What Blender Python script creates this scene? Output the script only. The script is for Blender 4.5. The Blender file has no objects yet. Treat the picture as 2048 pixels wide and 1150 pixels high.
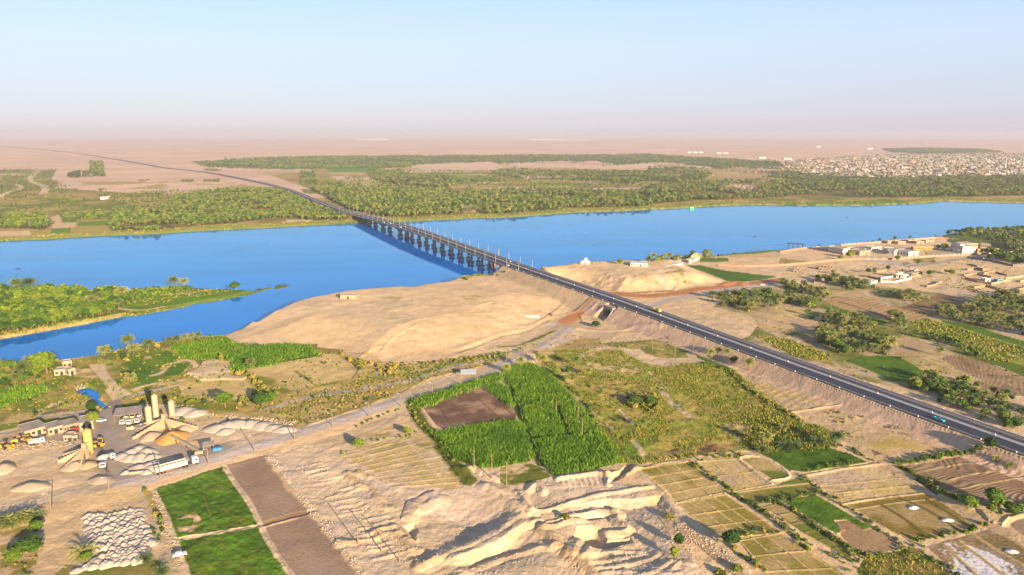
import bpy, math, random
import numpy as np
C0 = bpy.context.scene
random.seed(7)
RNG = np.random.default_rng(11)
# ------------------------------------------------------------------ camera, sky, sun
FPX, CXP, CYP, HOR, CAMH = 1462.0, 1024.0, 575.0, 266.0, 150.0
PITCH = math.atan((CYP - HOR) / FPX); CP, SP = math.cos(PITCH), math.sin(PITCH)
cam_d = bpy.data.cameras.new('camera'); cam = bpy.data.objects.new('camera', cam_d)
C0.collection.objects.link(cam); C0.camera = cam
cam.location = (0, 0, CAMH); cam.rotation_euler = (math.pi/2 - PITCH, 0, 0)
cam_d.sensor_width = 36; cam_d.lens = 36 * FPX / 2048; cam_d.clip_start = 1; cam_d.clip_end = 200000
SUN_EL, SUN_AZ = math.radians(14.0), math.radians(149)      # azimuth clockwise from +Y: behind the camera, to the right
world = bpy.data.worlds.new('World'); C0.world = world; world.use_nodes = True
wn = world.node_tree.nodes; wl = world.node_tree.links
sky = wn.new('ShaderNodeTexSky'); sky.sky_type = 'NISHITA'; sky.sun_disc = False
sky.sun_elevation = SUN_EL; sky.sun_rotation = SUN_AZ; sky.altitude = 200
sky.air_density = 1.0; sky.dust_density = 0.6; sky.ozone_density = 2.0
bg = wn['Background']; bg.inputs['Strength'].default_value = 0.06
_g = wn.new('ShaderNodeTexCoord'); _s = wn.new('ShaderNodeSeparateXYZ'); wl.new(_g.outputs['Generated'], _s.inputs[0])
_r = wn.new('ShaderNodeValToRGB'); wl.new(_s.outputs['Z'], _r.inputs[0]); _e = _r.color_ramp.elements          # dusty evening air: lavender low down, pale blue above
_e[0].position = 0.0; _e[0].color = (.645, .60, .645, 1); _e[1].position = 1; _e[1].color = (.17, .25, .42, 1)
for _p, _c in ((.02, (.64, .61, .67, 1)), (.06, (.65, .67, .76, 1)), (.11, (.66, .76, .86, 1)), (.17, (.58, .74, .93, 1)), (.24, (.50, .69, .98, 1)), (.34, (.42, .60, .88, 1)), (.55, (.24, .35, .58, 1))):
    _k = _r.color_ramp.elements.new(_p); _k.color = _c
_h = wn.new('ShaderNodeMix'); _h.data_type = 'RGBA'; _h.blend_type = 'MULTIPLY'; _h.inputs['Factor'].default_value = 1; wl.new(_r.outputs[0], _h.inputs['A']); _h.inputs['B'].default_value = (3.5, 3.6, 4.05, 1)
_m = wn.new('ShaderNodeMix'); _m.data_type = 'RGBA'; _m.inputs['Factor'].default_value = .85
wl.new(sky.outputs[0], _m.inputs['A']); wl.new(_h.outputs['Result'], _m.inputs['B']); wl.new(_m.outputs['Result'], bg.inputs[0])
sun_d = bpy.data.lights.new('sun', 'SUN'); sun = bpy.data.objects.new('sun', sun_d); C0.collection.objects.link(sun)
sun_d.energy = 3.05; sun_d.angle = math.radians(0.5); sun_d.color = (1.0, 0.79, 0.54)
sdir = (math.sin(SUN_AZ)*math.cos(SUN_EL), math.cos(SUN_AZ)*math.cos(SUN_EL), math.sin(SUN_EL))
from mathutils import Vector, Matrix
sun.rotation_euler = Vector(sdir).to_track_quat('Z', 'Y').to_euler(); sun.location = (300, -400, 300)
C0.view_settings.view_transform = 'Standard'; C0.view_settings.look = 'None'
C0.view_settings.exposure = 2.2; C0.view_settings.gamma = 1
C0.cycles.volume_bounces = 0; C0.cycles.max_bounces = 6; C0.cycles.volume_max_steps = 64

# ------------------------------------------------------------------ helpers
CROPS = dict(P=(0,0,1), A=(0,540,3.195), B=(0,790,3.195), D=(500,600,3.195), E=(500,790,3.195), F=(1000,600,3.195),
    G=(1000,790,3.195), H=(1500,430,3.485), I=(1500,680,3.593), J=(1450,850,3.425), K=(960,920,3.793), L=(1040,500,3.938),
    M=(1560,460,4.876), N=(1700,490,5.885), Q=(0,240,2.875), W=(600,240,2.875), V=(1300,240,2.738), T=(200,640,5.749),
    S=(0,680,6.388), U=(0,930,5.227), Y=(0,740,5.12), R=(680,400,4.876), X=(0,480,5.749), O=(1500,290,3.737))
def pl(k, s):
    x0, y0, sc = CROPS[k]
    return [(x0 + float(a.split(',')[0])/sc, y0 + float(a.split(',')[1])/sc) for a in s.split()]
def pt(k, x, y):
    x0, y0, sc = CROPS[k]; return (x0 + x/sc, y0 + y/sc)
def unp(px, py, z=3.0):
    dx = (px-CXP)/FPX; dy = -(py-CYP)/FPX
    t = (z-CAMH)/(-SP + dy*CP)
    return (dx*t, (CP + dy*SP)*t)
def proj(x, y, z):
    Fw = y*CP - (z-CAMH)*SP; u = y*SP + (z-CAMH)*CP
    return CXP + FPX*x/Fw, CYP - FPX*u/Fw
def wpoly(P, z=3.0): return np.array([unp(a, b, z) for a, b in P])
_T = np.random.default_rng(5).random((256, 256))
def vnoise(x, y):
    xi = np.floor(x).astype(np.int64); yi = np.floor(y).astype(np.int64); fx = x-xi; fy = y-yi
    fx = fx*fx*(3-2*fx); fy = fy*fy*(3-2*fy); a = xi & 255; b = (xi+1) & 255; c = yi & 255; d = (yi+1) & 255
    return (_T[a, c]*(1-fx)+_T[b, c]*fx)*(1-fy) + (_T[a, d]*(1-fx)+_T[b, d]*fx)*fy
def fbm(x, y, s, oc=4, seed=0, g=0.5):
    r = 0; a = 1; n = 0
    for i in range(oc):
        r = r + a*vnoise(x/s + 17.3*i + seed*31.7, y/s + 9.1*i - seed*12.9); n += a; a *= g; s *= 0.5
    return r/n
ORD = ['first', 'second', 'third', 'fourth', 'fifth', 'sixth', 'seventh', 'eighth', 'ninth', 'tenth', 'eleventh', 'twelfth', 'thirteenth', 'fourteenth', 'fifteenth', 'sixteenth', 'seventeenth', 'eighteenth', 'nineteenth', 'twentieth']
ORD += ['twenty-'+a for a in ORD[:9]]+['thirtieth']
def sstep(a, b, x):
    t = np.clip((x-a)/(b-a), 0, 1); return t*t*(3-2*t)
def inpoly(x, y, P):
    r = np.zeros(x.shape, bool); n = len(P)
    for i in range(n):
        x1, y1 = P[i]; x2, y2 = P[(i+1) % n]
        if y1 == y2: continue
        r ^= ((y1 > y) != (y2 > y)) & (x < (x2-x1)*(y-y1)/(y2-y1)+x1)
    return r
def pdist(x, y, P, closed=False):
    d = np.full(x.shape, 1e18); n = len(P)
    for i in range(n if closed else n-1):
        x1, y1 = P[i]; x2, y2 = P[(i+1) % n]
        ex, ey = x2-x1, y2-y1; L = ex*ex+ey*ey+1e-9
        t = np.clip(((x-x1)*ex+(y-y1)*ey)/L, 0, 1)
        d = np.minimum(d, (x-x1-t*ex)**2+(y-y1-t*ey)**2)
    return np.sqrt(d)

# ------------------------------------------------------------------ terrain grid (polar, as fine as the eye can see it)
th_f = np.arange(-43, 43.001, 0.05); th_b = np.concatenate([np.arange(46, 314.1, 4)])
TH = np.radians(np.concatenate([th_f, th_b]))
NF = len(th_f)
DE = np.concatenate([np.array([.2, .215, .23, .25]), np.arange(0.27, 1.2, 0.03), np.arange(1.2, 34.6, 0.045), np.array([35.5, 37, 39, 42, 46, 52, 60, 70, 80])])
RR = CAMH/np.tan(np.radians(DE))
NR, NC = len(RR), len(TH)
X = (RR[:, None]*np.sin(TH)[None, :]); Y = (RR[:, None]*np.cos(TH)[None, :])
# shorelines (pixel, guessed level)
FAR = [(-1500,560,0),(-700,512,0),(-300,492,0),(0,481.7,0),(70,480,0),(146,474.8,0),(209,471.3,0),(313,467.8,0),(417,460.9,0),(522,456.3,0),(626,450.4,0),(704,448,0),(809,443.5,0),
       (878,440,0),(948,436.5,0),(1017,434.8,0),(1087,429.6,0),(1156,424.3,0),(1226,422.6,0),(1300,419,0),(1355,417,0),(1428,411.7,0),(1519,409.8,0),(1600,411,0),(1665,411,0),(1740,411,0),(1833,407,0),
       (1850,405.5,0),(1884,402.5,0),(1994,405,0),(2048,406,0),(2500,400,0),(3300,392,0)]
NEAR = [(3300,420,0),(2500,440,0),(2048,460,0),(1921,464,0),(1870,474,1),(1775,480,1),(1683,488,2),(1618,493,2),(1581,497,2),(1504,502,2),(1428,510,2),(1370,516,3),(1320,522,5),(1261,524,8),(1156,528,8),(1120,532,8),
        (1069,538,8),(1031,546,5),(1000,552,1),(960,556,1),(906,563,3),(878,570,6),(822,577,7),(756,583,7),(680,589,7),(625,600,6),(578,612.5,5),(540,628,4),(500,648,2),(451,671,0),(391,675,0),(332,682,0),
        (266,694,0),(200,710,0),(125,722,0),(63,732,0),(0,736,0),(-300,775,0),(-1500,1000,0)]
FARW = np.array([unp(a, b, c) for a, b, c in FAR]); NEARW = np.array([unp(a, b, c) for a, b, c in NEAR])
RIV = np.vstack([FARW, NEARW])
ISL = wpoly(pl('P', '-900,600 -400,587 0,580 150,580 250,582 350,575 440,578 515,582 545,577 538,573.5') + pl('A', '1600,150 1450,185 1250,215 1060,257 870,290 750,303 500,352 200,405 0,440') + [(-300,700),(-900,790)], 0.3)
ISL = np.array(ISL)
def road_t0():
    a = np.array(unp(2037, 885, 11)); b = np.array(unp(1216, 600, 11)); d = (b-a)/np.linalg.norm(b-a); return a-1.5*np.array([d[1], -d[0]]), d
RA, RD = road_t0(); RN = np.array([RD[1], -RD[0]])            # RN points right of travel (away from camera side)
PT = [-400, 0, 126, 228, 300, 400, 500, 600, 750, 853, 1000, 1100, 1177]; PZ = [10.5, 10.8, 11.6, 13.0, 14.0, 14.3, 14.0, 14.6, 15.9, 15.6, 12.0, 8.6, 6.4]
def zroad(t): return np.interp(t, PT, PZ)
FARROAD = [unp(a, b, 5.5) for a, b in [(643.5,407),(591,385),(566,376.5),(522,365.5),(452,351.5),(400,343),(330,335.5),(278,326.5),(209,315),(139,304.5),(62,297),(-60,290),(-400,283)]]
_e = RA + RD*1177
FARROAD = [tuple(_e)] + FARROAD
def smooth_path(P, n=12):
    P = [np.array(p) for p in P]; o = []
    for i in range(len(P)-1):
        p0 = P[max(i-1, 0)]; p1 = P[i]; p2 = P[i+1]; p3 = P[min(i+2, len(P)-1)]
        for k in range(n):
            t = k/n; o.append(0.5*((2*p1)+(-p0+p2)*t+(2*p0-5*p1+4*p2-p3)*t*t+(-p0+3*p1-3*p2+p3)*t**3))
    o.append(P[-1]); return np.array(o)
FARROADS = smooth_path(FARROAD, 8)
HILLW = wpoly(pl('P', '455,668 462,684 500,692 560,697 640,705 690,728 735,728 800,722 900,712 960,700 1040,680 1085,662 1120,640 1150,618 1175,604 1150,590 1100,568 1050,552'), 3)
HILLW_BACK = NEARW[17:30][::1]
HWP = np.vstack([HILLW, NEARW[17:31]])
HEF = wpoly(pl('L', '330,250 480,262 600,290 760,335 1000,325 1330,300 1550,262 1640,250 1480,190 1380,140 1300,100'), 3)
HEP = np.vstack([HEF, NEARW[10:17]])
def base_h(x, y):
    inr = inpoly(x, y, RIV) & ~inpoly(x, y, ISL)
    sd = np.minimum(pdist(x, y, NEARW), np.minimum(pdist(x, y, FARW), pdist(x, y, ISL, True)))
    nz = fbm(x, y, 30, 3, 1)-.5
    r = np.hypot(x, y)
    far = sstep(4500, 9000, r)
    h = 3.0 + nz*0.8 + far*(fbm(x, y, 900, 4, 3)-.35)*18 - np.maximum(0, np.minimum(r, 45000)-3000)**2/1.274e7
    dw = pdist(x, y, HILLW); iw = inpoly(x, y, HWP)
    h = h + np.where(iw, 8.2*sstep(0, 75, dw) + 2.2*sstep(60, 160, dw) + (fbm(x, y, 60, 3, 8)-.5)*3.0*sstep(0, 60, dw), 0)
    de = pdist(x, y, HEF); ie = inpoly(x, y, HEP)
    h = h + np.where(ie, 8.5*sstep(0, 34, de) + 2*sstep(40, 90, de) + (fbm(x, y, 40, 4, 9)-.5)*4*sstep(0, 30, de), 0)
    bw = 9 + 5*(h > 6)
    sdn = sd + (fbm(x, y, 9, 3, 6)-.5)*5*(sd < 60)
    h = np.where(inr, -np.minimum(3, np.maximum(sdn, 0)*0.4)-0.15, h*sstep(0, bw, np.maximum(sdn, 0))+0.05)
    h = np.where((~inr) & inpoly(x, y, ISL), np.minimum(h, 1.6), h)
    # road embankment
    px_, py_ = x-RA[0], y-RA[1]; t = px_*RD[0]+py_*RD[1]; dc = np.abs(px_*RN[0]+py_*RN[1])
    h = np.where((h > 1.5) & (t < 330), np.maximum(h, h+2.9*(1-sstep(28, 120, dc))*(1-sstep(180, 330, t))), h)
    zr = zroad(t); on = (t > -420) & ((t < 512) | ((t > 1092) & (t < 1180)))
    e = zr-0.35 - np.maximum(0, dc-11.4)/1.55 - 3.2*np.maximum(0, t-505)*(t < 800) - 3*np.maximum(0, 1098-t)*(t > 900)
    h = np.where(on, np.maximum(h, e), h)
    h = np.where(on & (dc < 12.2) & (h > zr-.35), zr-.35, h)
    near = (r > 1100) & (r < 7500) & (x < -200)
    df = np.full(x.shape, 1e9); df[near] = pdist(x[near], y[near], FARROADS)
    e2 = 5.9 - np.maximum(0, df-13)/2.0
    h = np.where((df < 30) & (r < 7000) & (h > 0), np.maximum(np.where(df < 14, 5.1, h), e2-.8), h)
    return h
Z = base_h(X, Y)
def gz(x, y):
    """height of the ground as it stands"""
    x = np.atleast_1d(np.asarray(x, float)); y = np.atleast_1d(np.asarray(y, float))
    th = np.degrees(np.arctan2(x, y)); de = np.degrees(np.arctan2(CAMH, np.hypot(x, y)))
    cf = np.clip((th+43)/0.05, 0, NF-1.001); rf = np.interp(de, DE, np.arange(NR)); rf = np.clip(rf, 0, NR-1.001)
    c = cf.astype(int); r = rf.astype(int); a = cf-c; b = rf-r
    return (Z[r, c]*(1-a)+Z[r, c+1]*a)*(1-b)+(Z[r+1, c]*(1-a)+Z[r+1, c+1]*a)*b
_RS = np.geomspace(150, 9000, 420)
def hit(px, py):
    """where the line of sight through a picture position first meets the ground"""
    ex, ey = unp(px, py, 0.0); R0 = math.hypot(ex, ey)
    if ey <= 0 or R0 > 8500: return unp(px, py, 3.0)
    rs = _RS[_RS < R0*1.02]; k = rs/R0; zr = CAMH*(1-k); zg = np.maximum(gz(ex*k, ey*k), 0.0); d = zr-zg; i = np.nonzero(d <= 0)[0]
    if len(i) == 0: return (ex, ey)
    i = i[0]
    if i == 0: return (ex*k[0], ey*k[0])
    f = d[i-1]/(d[i-1]-d[i]+1e-9); kk = k[i-1]+(k[i]-k[i-1])*f; return (ex*kk, ey*kk)
def gnd(px, py, z=3.0):
    return unp(px, py, z) if z != 3.0 else hit(px, py)
PX, PY = proj(X, Y, Z)
PX = np.where(Y > 20, PX, 1e6)                                # nothing behind the camera belongs to a mapped plot
S_ = (PX > -700) & (PX < 2800)
COL = np.zeros((NR, NC, 3)); REG = np.zeros((NR, NC), np.int32); REGS = [('ground', None)]
Wt = np.zeros((NR, NC))                                       # 0 sand, 1 vegetation: drives material roughness and bump
n1 = fbm(X, Y, 60, 5, 21); n2 = fbm(X, Y, 8, 4, 22); n3 = fbm(X, Y, 2.0, 3, 23); n4 = fbm(X, Y, 250, 4, 24)
def c3(*c): return np.array(c)
SAND = c3(.585, .40, .21); PALE = c3(.57, .41, .24); DESERT = c3(.60, .395, .255); DIRT = c3(.38, .29, .20); BROWN = c3(.27, .16, .085)
STRAW = c3(.48, .335, .13); OLIVE = c3(.23, .18, .045); SCRUB = c3(.36, .255, .07); GREEN = c3(.085, .165, .012); CANE = c3(.07, .155, .010)
RED = c3(.43, .175, .065); GREY = c3(.34, .275, .22); LEAFD = c3(.055, .085, .016); MOSS = c3(.15, .165, .022)
def mix(a, b, f): f = np.clip(f, 0, 1)[..., None]; return a*(1-f)+b*f
COL[:] = SAND; COL[:] = mix(COL, PALE, (n1-.4)*2.5)
COL = COL*(0.86+0.28*n2[..., None])
def bbox(P, m=0):
    a = np.array(P); return (PX > a[:, 0].min()-m) & (PX < a[:, 0].max()+m) & (PY > a[:, 1].min()-m) & (PY < a[:, 1].max()+m)
def fill(P, col, col2=None, sc=12, thr=.5, sh=.12, edge=0, reg=None, dh=0, veg=0, alpha=1.0, spk=.25, seed=1):
    """paint a plot of ground; returns the index of its vertices"""
    m = bbox(P, 4); idx = np.nonzero(m)
    if edge:
        wob = (fbm(X[idx], Y[idx], 7, 3, 77)-.5)*edge; wob2 = (fbm(X[idx], Y[idx], 7, 3, 78)-.5)*edge
    else: wob = wob2 = 0
    ins = inpoly(PX[idx]+wob, PY[idx]+wob2*.6, P); idx = (idx[0][ins], idx[1][ins])
    x, y = X[idx], Y[idx]; c = np.broadcast_to(col, (len(x), 3)).copy()
    if col2 is not None: c = mix(c, col2, sstep(thr-sh, thr+sh, fbm(x, y, sc, 4, seed)))
    c = c*(1-spk/2+spk*fbm(x, y, 1.6, 2, seed+3))[:, None]
    COL[idx] = COL[idx]*(1-alpha)+c*alpha
    if dh: Z[idx] += dh
    if veg: Wt[idx] = veg
    if reg is not None:
        if reg not in REGS: REGS.append(reg)
        REG[idx] = REGS.index(reg)
    return idx
def line(P, w, col=None, dh=0, soft=.35, z=3.0, alpha=1.0, wob=0.0, reg=None, smooth=True, veg=None, flat=None):
    """a track, a bund, a ditch or a ridge laid along a path (pixel points on the ground)"""
    Wp = smooth_path([gnd(a, b, z) for a, b in P], 5) if smooth and len(P) > 2 else np.array([gnd(a, b, z) for a, b in P])
    mar = w*3 + 6
    m = (X > Wp[:, 0].min()-mar) & (X < Wp[:, 0].max()+mar) & (Y > Wp[:, 1].min()-mar) & (Y < Wp[:, 1].max()+mar)
    idx = np.nonzero(m)
    if len(idx[0]) == 0: return idx
    d = pdist(X[idx], Y[idx], Wp)
    if wob: d = d + (fbm(X[idx], Y[idx], w*1.2+2, 3, 55)-.5)*wob*2
    f = 1-sstep(w*(1-soft), w*(1+soft)+.02, d)
    if col is not None:
        f_ = (f*alpha)[:, None]; COL[idx] = COL[idx]*(1-f_)+np.array(col)*f_*(.9+.2*n2[idx])[:, None]
    if dh: Z[idx] += dh*.55*np.clip(1-d/(w*1.3), 0, 1)**.8 if soft > .3 else dh*.7*f
    if flat is not None: Z[idx] = Z[idx]*(1-f)+flat*f
    if reg is not None:
        if reg not in REGS: REGS.append(reg)
        k = f > .5; REG[(idx[0][k], idx[1][k])] = REGS.index(reg)
    if veg is not None:
        k = f > .5; Wt[(idx[0][k], idx[1][k])] = veg
    return idx
def grid(Qd, nu, nv, w=.5, col=None, dh=.35, jit=0.0):
    Qd = [np.array(q) for q in Qd]
    def b(u, v): return tuple((Qd[0]*(1-u)+Qd[1]*u)*(1-v)+(Qd[3]*(1-u)+Qd[2]*u)*v)
    for i in range(nu+1):
        u = i/nu; line([b(u, 0), b(u, .5), b(u, 1)], w*.62, col, dh, wob=.15)
    for j in range(nv+1):
        v = j/nv; line([b(0, v), b(.5, v), b(1, v)], w*.62, col, dh, wob=.15)
def furrow(idx, ang, wl=1.6, amp=.1, dark=.2, bend=0.0):
    x, y = X[idx], Y[idx]; s = x*math.cos(ang)+y*math.sin(ang)
    if bend: s = s + bend*(fbm(x, y, 22, 2, 5)-.5)
    k = .5+.5*np.sin(s*2*math.pi/wl); Z[idx] += amp*k; COL[idx] = COL[idx]*(1-dark+dark*k)[:, None]
def relief(idx, sc, amp, seed=3, oc=4): Z[idx] += amp*(fbm(X[idx], Y[idx], sc, oc, seed)-.5)
def canopy(P, h=7, col=LEAFD, col2=MOSS, edge=0, reg=None, seed=4, thr=.5):
    idx = fill(P, col, col2, sc=14, thr=thr, sh=.25, edge=edge, reg=reg, veg=1, seed=seed)
    r = np.hypot(X[idx], Y[idx]); q = fbm(X[idx], Y[idx], 16, 3, seed+9); rnd = RNG.random(len(r))
    Z[idx] += h*np.clip(.35+1.1*q*rnd+.3*rnd, 0, 1.4)
    COL[idx] *= (.65+.7*rnd)[:, None]
    return idx
def basin(P, depth, wall=5.0, z=3.0, rough=.4, col=None, floor=None, n=None, ramp=30.0):
    """dig a pit (or heap a bank, depth < 0); the first n corners carry the steep wall, the other sides ramp out"""
    Wp = wpoly(P, z); m = (X > Wp[:, 0].min()) & (X < Wp[:, 0].max()) & (Y > Wp[:, 1].min()) & (Y < Wp[:, 1].max())
    idx = np.nonzero(m); ins = inpoly(X[idx], Y[idx], Wp); idx = (idx[0][ins], idx[1][ins]); x, y = X[idx], Y[idx]
    wob = (fbm(x, y, 6, 3, 44)-.5)*wall*.8
    if n is None: k = np.clip((pdist(x, y, Wp, True)+wob)/wall, 0, 1)**.85
    else:
        k = np.clip((pdist(x, y, Wp[:n])+wob)/wall, 0, 1)**.85*sstep(0, ramp, pdist(x, y, np.vstack([Wp[n-1:], Wp[:1]]))+wob)
    Z[idx] -= depth*k; Z[idx] += rough*(fbm(x, y, 5, 3, 61)-.5)*(k > .8)
    if floor is not None:
        f = sstep(.75, 1.0, k)[:, None]; COL[idx] = COL[idx]*(1-f)+np.array(floor)*(.92+.16*n2[idx])[:, None]*f
    return idx
# ------------------------------------------------------------------ the plots of ground
RDIST = np.hypot(X, Y)
inriv = (inpoly(X, Y, RIV) & ~inpoly(X, Y, ISL))
# far bank: beyond the far shore
farland = (Y > 500) & ~inpoly(X, Y, np.vstack([FARW, [[6000, -500], [-6000, -500]]])) & ~inriv
des = sstep(2600, 3400, RDIST)
COL[farland] = (mix(mix(np.broadcast_to(SCRUB, COL.shape), np.broadcast_to(OLIVE, COL.shape), (n1-.42)*4), np.broadcast_to(DESERT, COL.shape), des)*(0.85+.3*n2[..., None]))[farland]
def F(r): return ('field', r)
desert = pl('P', '-700,262 2800,262 2800,330 2048,300 1700,315 1560,318 1300,312 1000,312 700,312 480,317 390,325 440,335 540,350 640,385 650,395 590,398 540,384 470,376 410,382 330,390 250,385 170,380 110,376 100,350 0,338 -700,330')
fill(desert, DESERT*1.02, DESERT*.86, sc=220, thr=.52, sh=.2, spk=.05)
# faint dark ridges of the desert
for i in range(26):
    a = random.uniform(-300, 2300); b = random.uniform(277, 303)
    line([(a, b), (a+random.uniform(60, 200), b+random.uniform(-1.5, 1.5))], random.uniform(25, 60), DESERT*.72, 0, alpha=.55, wob=30)
for P in ['0,285 215,285 200,310 0,310', '0,320 200,320 190,360 60,370 0,365', '215,288 325,288 300,330 190,345', '-1500,290 -20,285 -20,410 -1500,420']:
    canopy(pl('Q', P), 2.5, MOSS*.9, OLIVE, edge=3)
canopy(pl('Q', '515,240 592,240 607,325 520,330'), 5, LEAFD, MOSS*.7)
canopy(pl('Q', '390,305 465,293 467,335 385,338'), 7, LEAFD, MOSS*.8); canopy(pl('Q', '472,295 515,290 518,330 472,332'), 4, MOSS*.6, OLIVE)
for P in ['0,370 130,360 330,350 335,385 120,420 0,440', '250,400 450,398 440,420 250,425', '560,430 780,425 950,415 940,440 760,450 550,450', '800,345 860,342 850,360 800,360', '1040,342 1120,345 1110,357 1040,355', '1100,238 1380,225 1400,270 1150,262','1170,280 1280,285 1260,296 1180,292',
          '560,395 760,365 740,378 570,408', '1170,345 1270,340 1260,365 1180,365']:
    canopy(pl('Q', P), 3, MOSS*.85, OLIVE, edge=5)
fill(pl('Q', '450,355 800,350 1300,360 1640,400 1400,400 1000,395 560,400'), DESERT*1.0, SCRUB, sc=60, thr=.55)
fill(pl('Q', '-400,440 300,440 1000,450 980,500 700,540 350,540 0,540 -400,550'), SCRUB, MOSS, sc=40, thr=.5, veg=1)
# far field strip
fill(pl('Q', '290,560 340,545 355,590 440,590 430,620 300,620'), SAND*.95); fill(pl('Q', '0,640 170,635 180,665 0,672'), SAND)
fill(pl('Q', '455,585 660,580 620,605 440,610'), GREEN*1.3, None, reg=('field', 'flat green field on the far left bank of the river', 'field'), veg=1)
fill(pl('Q', '355,570 440,570 440,588 360,588'), GREEN*1.2, None, veg=1)
fill(pl('Q', '300,625 410,618 400,650 290,655'), GREEN*1.3, None, veg=1)
fill(pl('Q', '1640,575 1800,572 1790,590 1650,592'), SAND)
line(pl('Q', '250,425 255,380 170,345 220,290'), 9, PALE); line(pl('Q', '0,440 60,410 120,395 100,370'), 7, PALE)
# far band of groves
FB = [('W', '-430,228 -300,222 0,214 300,210 600,208 900,206 1300,204 2012,200 2012,250 1800,262 1350,245 1150,250 1290,290 1100,240 700,255 600,275 400,282 0,285 -300,280 -560,270'),
      ('W', '1150,290 1350,290 1900,300 2012,290 2012,350 1900,370 1650,350 1250,340 1100,310'), ('W', '380,300 600,290 640,320 640,380 460,360'), ('W', '620,330 850,320 950,380 800,395 640,380'),
      ('W', '0,300 90,310 110,370 0,350'), ('W', '880,360 1040,330 1200,360 960,372'),
      ('V', '-10,190 200,204 450,215 700,230 745,262 900,300 700,290 500,285 300,255 100,235 -10,232'), ('V', '-10,262 300,262 350,300 250,350 -10,340'),
      ('V', '250,335 500,340 700,300 600,285 950,300 1200,312 1450,320 2048,300 2048,400 1400,400 900,370 600,385 300,370'), ('V', '1270,160 1500,154 1800,160 1940,178 1500,184 1330,176')]
for k, P in FB: canopy(pl(k, P), 3.0, LEAFD*1.3, MOSS*.9, edge=8)
for k, P, c in [('W', '95,280 350,280 355,295 260,300 110,300', DESERT), ('W', '170,318 370,316 440,350 200,352', DESERT), ('W', '640,272 920,270 1010,298 640,302', DESERT*.95), ('W', '880,310 1080,305 1110,330 900,335', STRAW),
                ('W', '1150,248 1290,262 1380,290 1300,290 1180,262', DESERT), ('W', '1350,240 1700,238 1810,258 1500,258', DESERT), ('W', '1680,390 1960,388 1970,405 1720,408', DESERT), ('W', '1100,375 1530,395 1530,408 1180,408', DESERT*.9),
                ('W', '920,488 1040,485 1010,505 925,505', SAND), ('W', '930,505 1010,505 1010,530 950,535', SAND*.9),('W', '1650,352 1715,350 1710,368 1655,368', DESERT*.9), ('V', '0,236 200,250 420,290 700,320 850,352 1000,352 500,345 200,290', STRAW*.85), ('V', '350,365 600,362 640,382 500,382', DESERT), ('V', '950,300 1150,300 1200,310 900,308', DESERT*.7),
                ('W', '300,362 430,362 460,372 310,374', DESERT), ('V', '190,330 500,340 480,350 200,345', STRAW)]:
    fill(pl(k, P), c, c*.8, sc=60, edge=4, spk=.1)
rgf = random.Random(4)
for i in range(46):                                             # patchwork of small fields on the far plain
    a = rgf.uniform(560, 1500); b = rgf.uniform(330, 384); w_ = rgf.uniform(40, 150); h_ = rgf.uniform(3, 8); k_ = rgf.uniform(-.25, .25)*h_
    fill([(a, b), (a+w_, b+k_), (a+w_*1.15, b+h_+k_), (a+w_*.1, b+h_)], [STRAW*.8, GREEN*1.2, DESERT*.95, MOSS*1.1, OLIVE*1.3, STRAW*.9][i % 6], None, edge=3, spk=.1)
for i in range(9):
    a = 305+i*8; fill(pl('W', '%f,%d %f,%d %f,%d %f,%d' % (620+i*26, a, 1010+i*24, a-1, 1020+i*24, a+4, 630+i*26, a+4)), [GREEN*1.1, STRAW, MOSS][i % 3], None, edge=2)
for k, P in [('Q', '640,640 620,600 700,545 950,505 1000,455 1200,405 1450,398 1650,400 1760,440 1990,540 1995,572 1800,575 1640,568 1400,585 1100,612 900,640'), ('Q', '-300,565 0,560 140,552 260,556 300,605 240,635 190,625 40,622 -300,640'),
             ('W', '60,395 300,388 700,400 1000,415 1300,405 2012,415 2012,500 1650,510 1560,505 1300,535 1150,545 1000,535 880,545 600,560 500,560 280,520'), ('V', '-10,345 300,352 520,380 760,350 1100,348 1600,335 2048,318 2600,300 2600,405 2048,415 1400,425 1000,420 620,430 250,440 0,460')]:
    fill(pl(k, P), MOSS*.55, SCRUB*.6, sc=60, edge=8, veg=1)
for k, P, c in [('W', '920,488 1040,485 1010,505 925,505', SAND), ('W', '930,505 1010,505 1010,530 950,535', SAND*.9), ('W', '1700,395 1960,390 1970,402 1730,405', DESERT), ('V', '350,368 600,364 640,378 500,382', DESERT)]: fill(pl(k, P), c, None, edge=4)
# reeds and bank grass along the far shore, wide green bed on the right
line([(a, b-1.6) for a, b, c in FAR[1:-1]], 11, MOSS*1.25, 0, z=.5, smooth=False, wob=4, veg=1); line([(a, b-5) for a, b, c in FAR[1:-1]], 9, STRAW*.8, 0, z=1, smooth=False, wob=8, alpha=.7)
fill(pl('V', '660,462 850,452 1200,442 1290,432 1400,442 1460,458 1250,462 1000,468 800,470'), GREEN*1.25, GREEN*.9, sc=60, reg=('reed_bed', 'bright green reed bed along the far shore on the right', 'reed bed'), veg=1, dh=0)
fill(pl('V', '650,420 1050,420 1300,425 1200,436 700,452 600,440'), STRAW*.7, MOSS, sc=40, veg=1)
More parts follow.
